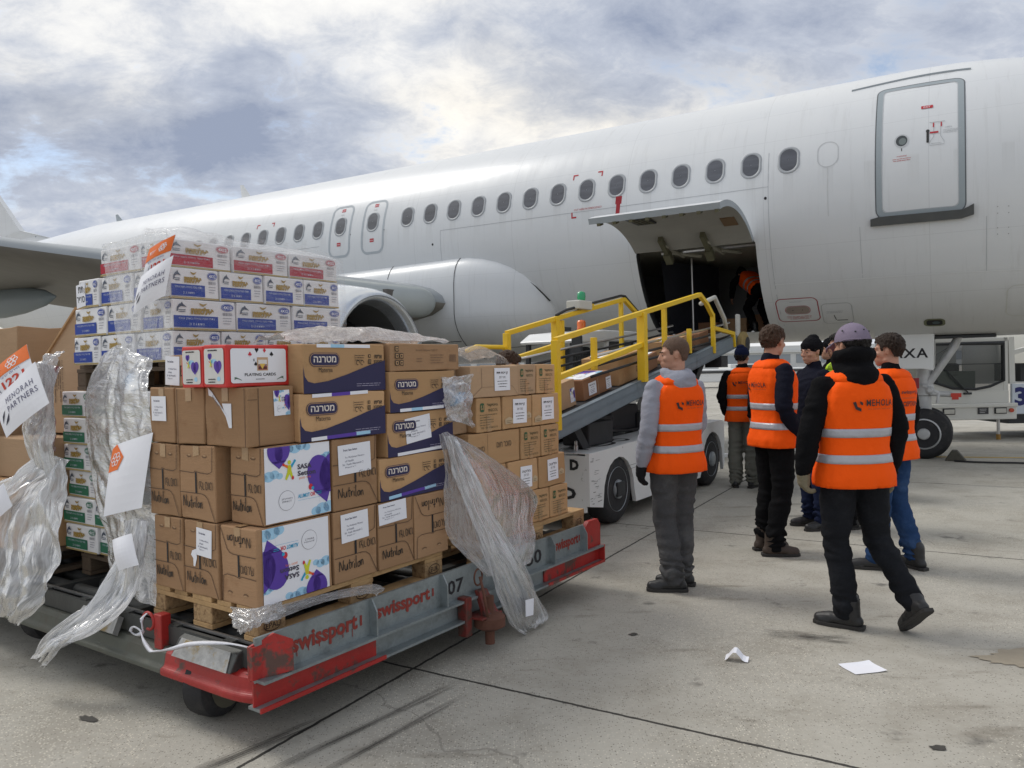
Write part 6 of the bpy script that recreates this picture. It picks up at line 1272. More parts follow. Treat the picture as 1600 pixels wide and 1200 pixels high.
# traffic cone on the loader deck
t=thing('traffic_cone','red and white traffic cone standing on the rear deck of the belt loader','traffic cone',LDM@Vector((2.62,.22,.795)),R(56))
OC=mat('cone_orange',(.75,.07,.02),.5,var=.08);WC=mat('cone_white',(.75,.75,.76),.5)
mb=MB();mb.box(-.14,-.14,0,.14,.14,.025);mb.build('base',OC,t,bevel=.01)
for z0,z1,m_ in((.025,.12,OC),(.12,.21,WC),(.21,.30,OC),(.30,.37,WC),(.37,.46,OC)):
    r=lambda z:.115-.19*z;mb=MB();mb.lathe((0,0,0),(0,0,1),[(r(z0),z0),(r(z1),z1)],24);mb.build('cone_band',m_,t,smooth=True,auto=40)
# papers on the ground
g8=Art();k=8
for i in range(k):
    for j in range(k): g8.rect(PAPER,i/k,j/k,(i+1)/k,(j+1)/k)
o=link('ground_paper',g8.mesh('ground_paper',lambda x,y,e:Vector((1.63,3.78,0))+Vector((.17,.03,0))*x+Vector((.035,-.12,0))*(-y+.5)*-1+Vector((0,0,.004+.03*max(0,x-.6)**2+.05*max(0,.35-y)**2))));tag(o,'flat white sheet of paper lying on the concrete','paper')
o=link('ground_paper',g8.mesh('ground_paper',lambda x,y,e:Vector((1.065,3.93,0))+Vector((.11*x,-.035*x,0))+Vector((.022*y,.05*y,0))+Vector((0,0,.006+.045*math.sin(math.pi*min(1,x*1.15))**2+.01*y))));tag(o,'small curled strip of white paper standing on the concrete','paper')
# ================= GROUND SERVICE VEHICLE behind the nose gear
gv=thing('service_truck','white airport service truck with a big windscreen behind the nose gear','truck',(7.93,14.2,0),R(-1));gv.scale=(.86,.9,.76)
W1=mat('truck_white',(.66,.66,.62),.4,var=.05,vscale=3)
mb=MB();mb.box(-.25,0,.50,1.62,.2,.82);mb.prism([(-.25,-.04,.80),(1.62,-.04,.80),(1.62,-.04,.90),(-.25,-.04,.90)],(0,.12,0));mb.build('bumper',W1,gv,bevel=.02)
mb=MB();mb.prism([(-.22,.08,.90),(1.5,.08,.90),(1.5,.08,1.20),(-.22,.08,1.20)],(0,2.0,0))
mb.prism([(-.22,.10,1.18),(-.12,.10,1.18),(-.12,.10,2.5),(-.22,.10,2.5)],(0,.1,0));mb.prism([(1.40,.10,1.18),(1.5,.10,1.18),(1.5,.10,2.5),(1.40,.10,2.5)],(0,.1,0));mb.box(-.22,.1,2.4,1.5,2.1,2.5)
mb.prism([(-.12,.10,1.18),(1.40,.10,1.18),(1.40,.10,1.45),(1.1,.10,1.30),(.8,.10,1.24),(.3,.10,1.27),(-.12,.10,1.44)],(0,.05,0));mb.box(-.22,2.0,1.2,1.5,2.1,2.4);mb.build('cab_body',W1,gv,bevel=.01)
mb=MB();ws=[(-.10,1.43),(.3,1.275),(.8,1.245),(1.1,1.305),(1.39,1.44),(1.39,2.36),(-.10,2.36)];mb.tube([(x,.09,z) for x,z in ws+[ws[0]]],.034,6);mb.tube([(-.1,.09,1.86),(1.39,.09,1.86)],.010,6);mb.build('windscreen_frame',DARK,gv)
gl_=bpy.data.materials.new('clear_screen');gl_.use_nodes=True;b=gl_.node_tree.nodes['Principled BSDF'];b.inputs['Base Color'].default_value=(.02,.028,.03,1);b.inputs['Alpha'].default_value=.72;b.inputs['Roughness'].default_value=.05
mb=MB();mb.add([(x,.095,z) for x,z in ws],[tuple(range(7))]);mb.build('windscreen',gl_,gv)
mb=MB();mb.box(.25,.6,1.2,1.1,.9,1.68);mb.build('dashboard',mat('dash_pale',(.30,.36,.32),.6),gv);mb=MB();mb.box(-.1,.5,1.2,.25,1.3,1.5);mb.box(.5,.9,1.6,.95,1.2,1.88);mb.build('driver_seat',DARK,gv,bevel=.06)
mb=MB();mb.tube([(.2,1.6,2.35),(.65,1.6,1.95),(1.3,1.6,2.38)],.05,4,sq=True);mb.build('cross_brace',W1,gv)
mb=MB();mb.tube([(.62,.06,1.16),(.15,.055,1.72)],.012,6);mb.tube([(.55,.06,1.22),(.2,.05,1.60),(.38,.05,1.60)],.010,6);mb.box(.52,.03,1.12,.68,.07,1.17);mb.build('wiper',DARK,gv)
for x,w2 in((.05,.22),(1.15,.22)):
    mb=MB();mb.box(x-.02,-.03,.64,x+w2+.02,.0,.79);h_=mb.build('headlight',DARK,gv,bevel=.01);mb=MB();mb.box(x,-.04,.66,x+w2,-.03,.77);mb.build('lens',mat('lens_clear',(.5,.5,.47),.15,.3),h_,bevel=.01)
mb=MB();mb.cyl((1.49,-.03,.72),(1.49,0,.72),.05);mb.build('indicator',mat('indicator_red',(.5,.06,.02),.3),gv);mb=MB();mb.box(.78,-.02,.64,1.0,.0,.80);mb.build('number_plate',mat('plate_dark',(.03,.03,.035),.4),gv)
a=Art();a.lines((.4,.4,.4),0,.16,.09,.04,3,.02);link('plate_text',a.mesh('plate_text',lambda x,y,e:Vector((.81+x,-.021-e,.66+y))),gv)
mb=MB();mb.box(.28,.07,1.0,.42,.08,1.07);mb.build('marker_lamp',mat('marker_red',(.6,.05,.03)),gv);mb=MB();mb.lathe((.08,.07,1.12),(0,-1,0),[(.025,0),(.02,.02)],10);mb.build('marker_lamp',mat('amber_lens',(.75,.30,.03)),gv)
mb=MB();mb.box(1.55,.05,.62,4.2,.12,1.36);mb.build('side_board',mat('pale_blue_panel',(.60,.66,.74),.4),gv,bevel=.01)
a=Art();a.text((.015,.02,.14),'38',0,0,.46,bold=.05,w=.62);link('fleet_number',a.mesh('fleet_number',lambda x,y,e:Vector((1.60+x,.049-e,.82+y))),gv)
mb=MB();mb.box(1.52,.15,.38,4.2,2.0,.60);mb.box(1.9,.3,1.4,2.5,1.2,1.85);mb.build('chassis',DARK,gv);mb=MB();mb.tube([(1.62,.2,1.36),(1.6,.2,2.5)],.06,4,sq=True);mb.tube([(2.1,.2,1.8),(2.1,.2,2.7)],.09,4,sq=True);mb.tube([(1.6,.2,2.1),(3.5,.2,2.7)],.05,4,sq=True);mb.box(2.4,.2,1.4,2.44,1.9,2.6);mb.box(1.6,1.9,1.3,4.1,1.95,2.6);mb.build('rack',W1,gv)
mb=MB();mb.cyl((1.28,.1,.12),(1.28,.1,.5),.032);mb.build('support_leg',STEEL,gv);mb=MB();mb.cyl((1.28,.1,.0),(1.28,.1,.13),.045);mb.build('support_foot',mat('foot_brass',(.35,.2,.05),.5,.4),gv)
for x in(.1,3.5):
    mb=MB();mb.lathe((x,.45,.38),(0,1,0),[(.2,0),(.36,.0),(.38,.05),(.38,.2),(.3,.25)],28);mb.build('wheel',BLK,gv,smooth=True,auto=40)
# ================= PEOPLE
SKN=mat('skin',(.46,.245,.165),.5,var=.10,vscale=18,bump=.06,bscale=90,spec=.4);SKD=mat('skin_tanned',(.32,.16,.105),.5,var=.1,vscale=18,bump=.06,bscale=90)
def cloth(name,c,rough=.85,v=.12,b=.35,bs=35,**k): return mat(name,c,rough,var=v,vscale=9,bump=b,bscale=bs,spec=.08,**k)
HIVIS=mat('hi_vis_orange',(.98,.105,.006),.7,var=.06,vscale=5,bump=.5,bscale=11,spec=.1)
HIEDGE=mat('vest_binding',(.80,.08,.008),.7);REFL=mat('reflective_tape',(.42,.43,.47),.38,.15,var=.18,vscale=16,bump=.3,bscale=22)
HOOD=cloth('grey_marl',(.30,.31,.36));BLKC=cloth('black_fleece',(.007,.007,.008),.9);NAV=cloth('navy_cloth',(.010,.011,.020),.85)
GTR=cloth('grey_work_trousers',(.082,.082,.085),tex2=.3,t2s=80,col2=(.13,.13,.13),c2t=(.5,.75),c2s=5);DTR=cloth('charcoal_trousers',(.014,.015,.018),col2=(.026,.028,.033),c2t=(.5,.75),c2s=5);BTR=cloth('black_trousers',(.007,.007,.008));OTR=cloth('olive_grey_trousers',(.17,.17,.145));JNS=cloth('blue_jeans',(.022,.052,.13),col2=(.05,.095,.20),c2t=(.5,.75),c2s=6);DJN=cloth('dark_jeans',(.014,.02,.05))
SHOE=mat('black_leather',(.016,.016,.017),.45,var=.3,vscale=20,bump=.15);SHB=mat('brown_leather',(.05,.033,.024),.6,var=.3,vscale=12,bump=.2);SOLE=mat('rubber_sole',(.03,.028,.026),.8)
GLV=cloth('work_glove',(.20,.175,.12),.8,.25,.5,60);GLB=cloth('black_glove',(.015,.015,.017),.7,.2,.4,60)
def hairm(n,c): return mat(n,c,.55,var=.6,vscale=70,bump=1.,bscale=150,stretch=(1,1,.25),spec=.3)
def ball(mb,c,r,n=14,rot=None):
    c=Vector(c);r=(r,r,r) if isinstance(r,float) else r;rg=[]
    for j in range(1,n//2+1):
        ph=math.pi*j/(n//2+1);ring=[]
        for i in range(n):
            p=Vector((r[0]*math.sin(ph)*math.cos(2*math.pi*i/n),r[1]*math.sin(ph)*math.sin(2*math.pi*i/n),r[2]*math.cos(ph)))
            if rot: p=rot@p
            ring.append(c+p)
        rg.append(ring)
    mb.loft(rg)
def caps(mb,a,b,ra,rb,n=14):
    a=Vector(a);b=Vector(b);d=(b-a).normalized()
    if (b-a).length<1e-5: ball(mb,a,ra);return
    pts=[a-d*ra*.92,a-d*ra*.7,a-d*ra*.35,a,b,b+d*rb*.35,b+d*rb*.7,b+d*rb*.92];rr=[ra*.25,ra*.70,ra*.93,ra,rb,rb*.93,rb*.70,rb*.25]
    ref=Vector((0,0,1)) if abs(d.z)<.9 else Vector((1,0,0));x=d.cross(ref).normalized();y=x.cross(d)
    mb.loft([[p+(x*math.cos(2*math.pi*i/n)+y*math.sin(2*math.pi*i/n))*r for i in range(n)] for p,r in zip(pts,rr)])
def chain(mb,pts,rr):
    for i in range(len(pts)-1): caps(mb,pts[i],pts[i+1],rr[i],rr[i+1])
def remesh(mb,name,m,parent,vox,smooth=6,wr=0.,wf=(9,9,9),seed=0.,cut=None,sw=.6):
    me=bpy.data.meshes.new(name);me.from_pydata(mb.v,[],mb.f);bm=bmesh.new();bm.from_mesh(me);bmesh.ops.recalc_face_normals(bm,faces=bm.faces);bm.to_mesh(me);bm.free()
    o=bpy.data.objects.new(name,me);C.objects.link(o)
    r=o.modifiers.new('r','REMESH');r.mode='VOXEL';r.voxel_size=vox
    s_=o.modifiers.new('s','SMOOTH');s_.iterations=smooth;s_.factor=sw
    dg=bpy.context.evaluated_depsgraph_get();me2=bpy.data.meshes.new_from_object(o.evaluated_get(dg));bpy.data.objects.remove(o)
    if wr:
        for v in me2.vertices:
            p=v.co;q=Vector((p.x*wf[0]+seed,p.y*wf[1],p.z*wf[2]+seed));k=1-2.4*abs(noise.noise(q+Vector((0,0,1))*noise.noise(q*.5)*1.5));k2=noise.noise(q*2.3)
            v.co+=v.normal*wr*(k*.8+k2*.5-.1)
    me2.materials.clear();me2.materials.append(m)
    for p in me2.polygons: p.use_smooth=True
    me2.name=name;return link(name,me2,parent)
def head(mb,hc,fd,sc=1.,face=True):
    """hc head centre, fd 3x3 rotation (x right, y forward)"""
    f=lambda x,y,z:Vector(hc)+fd@(Vector((x,y,z))*sc)
    def E(x,y,z,rx,ry,rz): ball(mb,f(x,y,z),(rx*sc,ry*sc,rz*sc),18,fd)
    E(0,-.018,.028,.076,.094,.088);E(0,.012,-.02,.068,.078,.085);E(0,.030,-.062,.054,.060,.056);E(0,.062,-.092,.027,.027,.024)
    caps(mb,f(-.045,.0,-.075),f(0,.058,-.100),.024*sc,.022*sc);caps(mb,f(.045,.0,-.075),f(0,.058,-.100),.024*sc,.022*sc)
    for s in(-1,1):
        E(s*.040,.058,-.028,.026,.024,.022);caps(mb,f(s*.012,.082,.018),f(s*.050,.066,.020),.011*sc,.010*sc)
        E(s*.079,-.012,-.012,.007,.017,.030);E(s*.083,-.020,.004,.006,.013,.016);E(s*.031,.074,.002,.014,.010,.008)
    caps(mb,f(0,.088,.008),f(0,.105,-.032),.0085*sc,.0115*sc);E(.010,.094,-.036,.008,.010,.007);E(-.010,.094,-.036,.008,.010,.007)
    caps(mb,f(-.018,.088,-.060),f(.018,.088,-.060),.0075*sc,.0075*sc);caps(mb,f(-.016,.086,-.071),f(.016,.086,-.071),.008*sc,.008*sc)
def hand_(mb,w,hd,side,fwd,curl=.5,r=.0088):
    """w wrist, hd direction down the hand, fwd thumb-ward direction"""
    w=Vector(w);d=Vector(hd).normalized();t=Vector(fwd);t=(t-d*t.dot(d)).normalized();nrm_=d.cross(t)*side
    caps(mb,w,w+d*.03,.026,.028);
    for k in(-.028,-.010,.010,.028): caps(mb,w+d*.02+t*k*.6,w+d*.085+t*k,.014,.0125)
    L=[.068,.078,.074,.058]
    for i,k in enumerate((.031,.011,-.011,-.031)):
        p=w+d*.088+t*k;l=L[i];a=0.;pts=[p]
        for seg,ln in enumerate((.42,.32,.26)):
            a+=curl*(.55+.15*i*.5);dd=d*math.cos(a)+nrm_*math.sin(a)+t*k*.6;p=p+dd.normalized()*l*ln;pts.append(p)
        chain(mb,pts,[r*1.1,r*1.05,r,r*.85])
    p0=w+d*.025+t*.028;p1=p0+d*.028+t*.026+nrm_*.008;p2=p1+d*.028+t*.006+nrm_*.012;p3=p2+d*.022+nrm_*.008;chain(mb,[p0,p1,p2,p3],[r*1.5,r*1.3,r*1.15,r*.95])
BASE=dict(hipL=(-.092,0,.93),hipR=(.092,0,.93),kneeL=(-.10,.015,.50),kneeR=(.10,.015,.50),ankL=(-.105,-.02,.09),ankR=(.105,-.02,.09),
 shL=(-.185,-.005,1.435),shR=(.185,-.005,1.435),elL=(-.235,-.03,1.16),elR=(.235,-.03,1.16),wrL=(-.245,.06,.93),wrR=(.245,.06,.93),pel=(0,0,.97),neck=(0,-.015,1.50),head=(0,.015,1.665))
def person(label,loc,face,height=1.78,J={},headyaw=0.,headpitch=0.,top=BLKC,trou=DTR,shoe=SHOE,glove=None,vest=True,hat=None,hatm=None,hair=None,skin=SKN,toe=(8,-8),voxb=.0075,lean=0.,hood=False,curl=.55,flare=1.,vis=None,seed=1.,logo=None,vestm=None,toes=None,bulk=1.,bend=None,cargo=False,band=True,group=None):
    k=height/1.80;t=thing('person',label,'person',loc,R(face),group or 'ground crew');t.scale=(k,k,k)
    j={n:Vector(p) for n,p in {**BASE,**J}.items()}
    if bend:     # bend the upper body forward about the hips
        ang,pv=bend;M=Matrix.Translation(pv)@Matrix.Rotation(R(-ang),4,'X')@Matrix.Translation(-Vector(pv))
        up_=lambda p:M@p
    elif lean:
        pv=(0,0,.97);M=Matrix.Translation(pv)@Matrix.Rotation(R(-lean),4,'X')@Matrix.Translation(-Vector(pv));up_=lambda p:M@p
    else: up_=lambda p:p
    for n in('shL','shR','neck','head'): j[n]=up_(j[n])
    if bend or lean:
        for n in('elL','elR','wrL','wrR'):
            if n not in J: j[n]=up_(j[n])
    hr=Matrix.Rotation(R(headyaw),3,'Z')@Matrix.Rotation(R(-headpitch-(bend[0]*.6 if bend else 0)),3,'X');hc=j['head']
    def trings(gx,gy,z0=.86,z1=1.50,n=28,nz=16,sh=1.,seam=0):
        P=[(.80,.165,.112,-.0),(.90,.172,.118,-.005),(.98,.160,.110,0),(1.08,.150,.104,.005),(1.18,.158,.110,.008),(1.28,.172,.118,.005),(1.36,.180,.118,.0),(1.42,.165,.105,-.006),(1.46,.125,.085,-.012),(1.50,.072,.066,-.016),(1.53,.058,.058,-.014)]
        out=[]
        for i in range(nz):
            z=z0+(z1-z0)*i/(nz-1);q=0
            while q<len(P)-2 and P[q+1][0]<z: q+=1
            f=(z-P[q][0])/(P[q+1][0]-P[q][0]);f=min(max(f,0),1);rx,ry,yo=[P[q][c]+(P[q+1][c]-P[q][c])*f for c in(1,2,3)]
            rx=(rx+gx)*bulk;ry=(ry+gy)*bulk;ring=[]
            for a in range(n):
                th=2*math.pi*a/n;c_,s_=math.cos(th),math.sin(th)
                e=.82;ring.append(up_(Vector((rx*math.copysign(abs(c_)**e,c_),yo+ry*math.copysign(abs(s_)**e,s_),z))))
            out.append(ring)
        return out
    # body : one continuous skin surface
    mb=MB();mb.loft(trings(-.03,-.025,.84,1.50));head(mb,hc,hr,.98)
    caps(mb,j['neck']-Vector((0,0,.05)),hc+hr@Vector((0,-.025,-.05)),.058,.054)
    for s in 'LR':
        sg=-1 if s=='L' else 1;chain(mb,[j['sh'+s],j['el'+s],j['wr'+s]],[.042,.034,.025])
        hd=(j['wr'+s]-j['el'+s]).normalized()*.6+Vector((0,0,-.5))
        if vis and s in vis: hd=Vector(vis[s])
        hand_(mb,j['wr'+s],hd,-sg if True else sg,(sg*-.15,1,.0),curl)
        chain(mb,[j['hip'+s],j['knee'+s],j['ank'+s]],[.075,.048,.035])
    body=remesh(mb,'body',skin,t,voxb,4)
    # eyes and brows
    mb=MB()
    for s in(-1,1): ball(mb,hc+hr@(Vector((s*.031,.079,-.004))*.98),(.009,.006,.0045),8,hr)
    mb.build('eyes',mat('eye_dark',(.03,.022,.02),.2),t,smooth=True)
    mb=MB()
    for s in(-1,1): mb.tube([hc+hr@(Vector((s*x,y,z))*.98) for x,y,z in((.014,.0925,.019),(.03,.088,.0245),(.048,.075,.019))],.0035,6)
    mb.build('eyebrows',hair or SHB,t)
    # trousers
    mb=MB()
    for s in 'LR':
        h_,kn,an=j['hip'+s],j['knee'+s],j['ank'+s];m1=h_.lerp(kn,.5)+Vector((0,.004,0));m2=kn.lerp(an,.45)+Vector((0,-.012,0));en=an+(kn-an).normalized()*.005
        chain(mb,[h_,m1,kn,m2,en],[.100*bulk,.092*bulk,.074*flare,.073*flare,.066*flare])
        if cargo and s=='L': ball(mb,h_.lerp(kn,.72)+Vector((-.065,.0,0)),(.022,.06,.075))
    mb.loft([[Vector(p) for p in r] for r in trings(-.002,-.002,.86,1.03,nz=5)])
    o_t=remesh(mb,'trousers',trou,t,.013,4,.011,(4,4,11),seed)
    for v in o_t.data.vertices:
        z=v.co.z
        for s in 'LR':
            d_=abs(z-j['ank'+s].z-.06)
            if d_<.14 and (v.co-j['ank'+s]).length<.28: v.co+=v.normal*.009*(1-d_/.14)*math.sin((z+.05*noise.noise(v.co*9))*105)
        kd=min(abs(z-.50),abs(z-.86));v.co+=v.normal*(.006*max(0,1-kd/.10)*noise.noise(Vector((v.co.x*6,v.co.y*6,z*45+seed))))
    # shoes
    for i,s in enumerate('LR'):
        an=j['ank'+s];a=R(toe[i]);F=Vector((-math.sin(a),math.cos(a),0));sd=Vector((F.y,-F.x,0))
        pit=R((toes or {}).get(s,0));F2=F*math.cos(pit)-Vector((0,0,1))*math.sin(pit);U2=F*math.sin(pit)+Vector((0,0,1))*math.cos(pit)
        base=an-U2*.0
        g=lambda x,y,z:base+sd*x+F2*y+U2*(z-.09)
        mb=MB()
        chain(mb,[g(0,-.055,.045),g(0,.02,.05),g(0,.10,.042),g(0,.155,.036)],[.040,.042,.041,.034]);caps(mb,g(0,-.03,.06),g(0,-.02,.165),.048,.054);caps(mb,g(.012,.10,.03),g(.010,.15,.03),.032,.028);caps(mb,g(-.012,.10,.03),g(-.010,.15,.03),.032,.028)
        so2=remesh(mb,'shoe',shoe,t,.008,4,.002,(20,20,20),seed)
        mb=MB();o_=[(.030,-.10),(.040,-.07),(.036,-.01),(.046,.08),(.040,.155),(.018,.190),(-.018,.190),(-.040,.155),(-.046,.08),(-.036,-.01),(-.040,-.07),(-.030,-.10)]
        mb.loft([[g(x,y,z) for x,y in o_] for z in(.002,.024)]);mb.build('sole',SOLE,so2,bevel=.003)
    # jacket / hoodie
    mb=MB();mb.loft(trings(.016,.016,.86,1.505))
    for s in 'LR':
        sh,el,wr=j['sh'+s],j['el'+s],j['wr'+s]
        caps(mb,j['neck']+Vector((0,0,-.11)),sh,.060,.056);chain(mb,[sh,sh.lerp(el,.5),el,el.lerp(wr,.6),wr],[.060*bulk,.068*bulk,.062*bulk,.055*bulk,.042])
    if hood:
        nk=j['neck'];ball(mb,nk+Vector((0,-.035,.0)),(.125,.100,.055));ball(mb,nk+Vector((0,-.075,-.04)),(.115,.06,.075));
        for a in range(12):
            th=math.pi*2*a/12;ball(mb,nk+Vector((.085*math.cos(th),.075*math.sin(th)-.0,.035+.012*math.sin(th))),.033)
            if hood=='high' and a==0: ball(mb,nk+Vector((0,-.062,.105)),(.06,.035,.05))
            if hood=='high': ball(mb,nk+Vector((.082*math.cos(th),.080*math.sin(th)+.004,.100-.02*math.sin(th))),.042)
    else: caps(mb,j['neck']+Vector((0,-.005,-.05)),j['neck']+Vector((0,.0,.035)),.075,.066)
    remesh(mb,'hooded_sweatshirt' if hood else 'jacket',top,t,.012,5,.009,(6,6,12),seed+3)
    if glove:
        for s in 'LR':
            mb=MB();sg=-1 if s=='L' else 1;hd=(j['wr'+s]-j['el'+s]).normalized()*.6+Vector((0,0,-.5))
            if vis and s in vis: hd=Vector(vis[s])
            hand_(mb,j['wr'+s],hd,-sg,(sg*-.15,1,0),curl,.0125);caps(mb,j['wr'+s]-Vector(hd).normalized()*.03,j['wr'+s]+Vector(hd).normalized()*.07,.040,.036);remesh(mb,'glove',glove,t,.0065,3,.002,(30,30,30),seed)
    # vest
    if vest:
        vm=vestm or HIVIS;n=64
        zs=[.845+.012*0]+[.86+.0165*i for i in range(36)]
        def vring(z,g=0.,n=n):
            r=trings(.036+g,.034+g,z,z+.001,n=n,nz=2)[0];c=sum(r,Vector())/n;o=[]
            top_=max(0,(z-1.20)/.26);hem=max(0,(1.02-z)/.18)
            for i,p in enumerate(r):
                th=2*math.pi*i/n;d=(p-c);sidef=abs(math.cos(th))**3
                kx=1-.20*min(1,top_)*sidef;fold=1+.034*noise.noise(Vector((math.cos(th)*3.2+seed,math.sin(th)*3.2,z*1.6)))*(1+hem)+.020*noise.noise(Vector((math.cos(th)*8+seed,math.sin(th)*8,z*5)))
                cz_=1-2.2*abs(noise.noise(Vector((math.cos(th)*4.5+z*3+seed*2,math.sin(th)*4.5,z*4.5))));cz2=1-2.2*abs(noise.noise(Vector((math.cos(th)*7-z*9+seed,math.sin(th)*7,z*2))))
                d2=Vector((d.x*kx,d.y,d.z))*(fold*(1+.05*hem)*(1+.030*cz_*(.5+hem)+.016*cz2));o.append(c+d2)
            return o
        zz_=[z for z in zs if z<=1.445]+[1.452,1.456]
        mb=MB();mb.loft([vring(z) for z in zz_],cap=False);v_=mb.build('safety_vest',vm,t,smooth=True,solid=.006)
        # shoulder yoke over the shoulders
        mb=MB()
        tp=[vring(1.452)];
        for z,kk in((1.480,.985),(1.500,.88),(1.516,.70),(1.524,.56)): tp.append([up_(Vector(((p.x)*kk,p.y*(kk*.9+.02),z))) if not(lean or bend) else (sum(tp[0],Vector())/n+(p-sum(tp[0],Vector())/n)*kk+(up_(Vector((0,0,z)))-up_(Vector((0,0,1.452))))) for p in tp[0]])
        mb.loft(tp,cap=False);mb.build('vest_yoke',vm,t,smooth=True,solid=.006)
        if band:
            for z0 in(.985,1.135):
                mb=MB();mb.loft([vring(z,.005) for z in(z0,z0+.017,z0+.034,z0+.050)],cap=False);mb.build('reflective_band',REFL,t,smooth=True,solid=.002)
        if logo:
            a=Art();a.merge(logo,0,0)
            def fb(x,y,e):   # project on the back of the vest
                z=1.28+y;r=vring(z,.003);best=None
                for i in range(n//2,n):
                    p,q=r[i],r[(i+1)%n]
                    if (p.x-x)*(q.x-x)<=0 and p.y<.02: 
                        f=(x-p.x)/(q.x-p.x) if abs(q.x-p.x)>1e-6 else 0;best=p.lerp(q,f);break
                if best is None: best=Vector((x,-.16,z))
                return best+Vector((0,-.008-e,0))
            link('printed_logo',a.mesh('printed_logo',fb,base=.001),v_)
    # hair / hats
    if hair:
        mb=MB();f=lambda x,y,z:hc+hr@(Vector((x,y,z))*.98)
        short=hair is MATS.get('hair_cropped')
        e=.004 if short else .014
        ball(mb,f(0,-.022,.034),(.077+e,.094+e,.086+e),20,hr);ball(mb,f(0,-.045,-.010),(.066+e*.5,.056+e*.6,.062+e*.5),18,hr)
        if not short: ball(mb,f(0,.035,.085),(.06,.045,.030),14,hr);ball(mb,f(.01,-.02,.105),(.055,.06,.02),14,hr)
        o=remesh(mb,'hair',hair,t,.006,2,.009 if not short else .0015,(46,46,26),seed)
        # trim the hairline : remove what covers the face and the ears
        bm=bmesh.new();bm.from_mesh(o.data);inv=hr.transposed();kill=[]
        for v in bm.verts:
            q=inv@(v.co-hc)
            L_=[(-.2,-.058),(-.055,-.055),(-.035,.000),(-.02,.022),(.005,.020),(.012,-.012),(.030,-.006),(.038,.030),(.055,.055),(.2,.066)]
            for (y0,z0),(y1,z1) in zip(L_[:-1],L_[1:]):
                if y0<=q.y<=y1: zl=z0+(z1-z0)*(q.y-y0)/(y1-y0)
            if q.z<zl+.006*noise.noise(v.co*60) or (hat and q.z>.025): kill.append(v)
        bmesh.ops.delete(bm,geom=kill,context='VERTS');bm.to_mesh(o.data);bm.free()
    if hat=='beanie':
        mb=MB();f=lambda x,y,z:hc+hr@(Vector((x,y,z))*.98)
        ball(mb,f(0,-.022,.046),(.087,.105,.092),20,hr);ball(mb,f(0,-.045,.12),(.050,.055,.038),16,hr)
        rg=[];
        for zz2,gx in((-.016,.084),(-.008,.089),(.030,.090),(.042,.086)): rg.append([f(gx*math.cos(2*math.pi*i/28),-.018+(gx+.017)*math.sin(2*math.pi*i/28),zz2+.022+(.018*math.sin(2*math.pi*i/28))) for i in range(28)])
        mb.loft(rg);remesh(mb,'beanie',hatm,t,.007,3,.003,(30,30,60),seed)
    if hat=='cap':
        mb=MB();f=lambda x,y,z:hc+hr@(Vector((x,y,z))*.98)
        rg=[]
        for a in range(0,13):
            ph=R(a*7.5);rr_=math.cos(ph);rg.append([f(.093*rr_*math.cos(2*math.pi*i/32)*(1-.012*(i%5==0)),-.018+.111*rr_*math.sin(2*math.pi*i/32),.022+.112*math.sin(ph)) for i in range(32)])
        mb.loft(rg,cap=True);cp=mb.build('cap',hatm,t,smooth=True,auto=60)
        mb=MB();rg=[]
        for q in range(7):
            y=.085+.085*q/6;w2=.078*math.sqrt(max(.02,1-(q/6.3)**2));rg.append([f(w2*x,y,.030-.03*x*x-.035*(q/6)**1.5+dz) for x,dz in((-1,0),(-.5,0),(0,0),(.5,0),(1,0),(1,.006),(.5,.006),(0,.006),(-.5,.006),(-1,.006))])
        mb.loft(rg);mb.build('cap_brim',hatm,t,smooth=True,auto=50)
        mb=MB();ball(mb,f(0,-.018,.136),(.008,.008,.004),8)
        mb.build('cap_button',hatm,t)
        for x,y,z in((-.05,-.096,.075),(.05,-.096,.075),(.0,-.110,.085),(-.085,-.03,.085),(.085,-.03,.085)):
            mb=MB();ball(mb,f(x,y,z),.0055,8);mb.build('eyelet',DARK,t)
        mb=MB();mb.tube([f(.094*math.cos(2*math.pi*i/32),-.018+.112*math.sin(2*math.pi*i/32),.030) for i in range(17,32)],.0045,6);mb.build('cap_seam',hatm,t)
    return t
def meh(w=.20):
    a=Art();K=(.03,.02,.02);a.text(K,'MEHOLA',-.038,.0,.038,w=.17,bold=.012,sp=1.12);a.text((.45,.10,.02),'we handle with care',-.03,-.020,.011,w=.16)
    a.poly(K,[(-.115,.022),(-.10,.028),(-.09,-.002),(-.068,-.012),(-.068,-.030),(-.10,-.016)]);a.poly(K,[(-.078,.030),(-.060,.022),(-.060,.005),(-.074,.012)]);return a
HC=mat('hair_cropped',(.11,.065,.042),.8,var=.35,vscale=120,bump=.6,bscale=200);HD=hairm('hair_dark_brown',(.035,.021,.014));HB=hairm('hair_brown',(.07,.038,.022));HK=hairm('hair_black',(.014,.011,.010))
CAPM=cloth('lilac_grey_felt',(.21,.175,.235),.9,.1,.2,60);BEA=cloth('black_knit',(.010,.010,.012),.95,.1,.6,90);BEN=cloth('navy_knit',(.010,.014,.04),.95,.1,.6,90)
GC='men standing around on the apron'
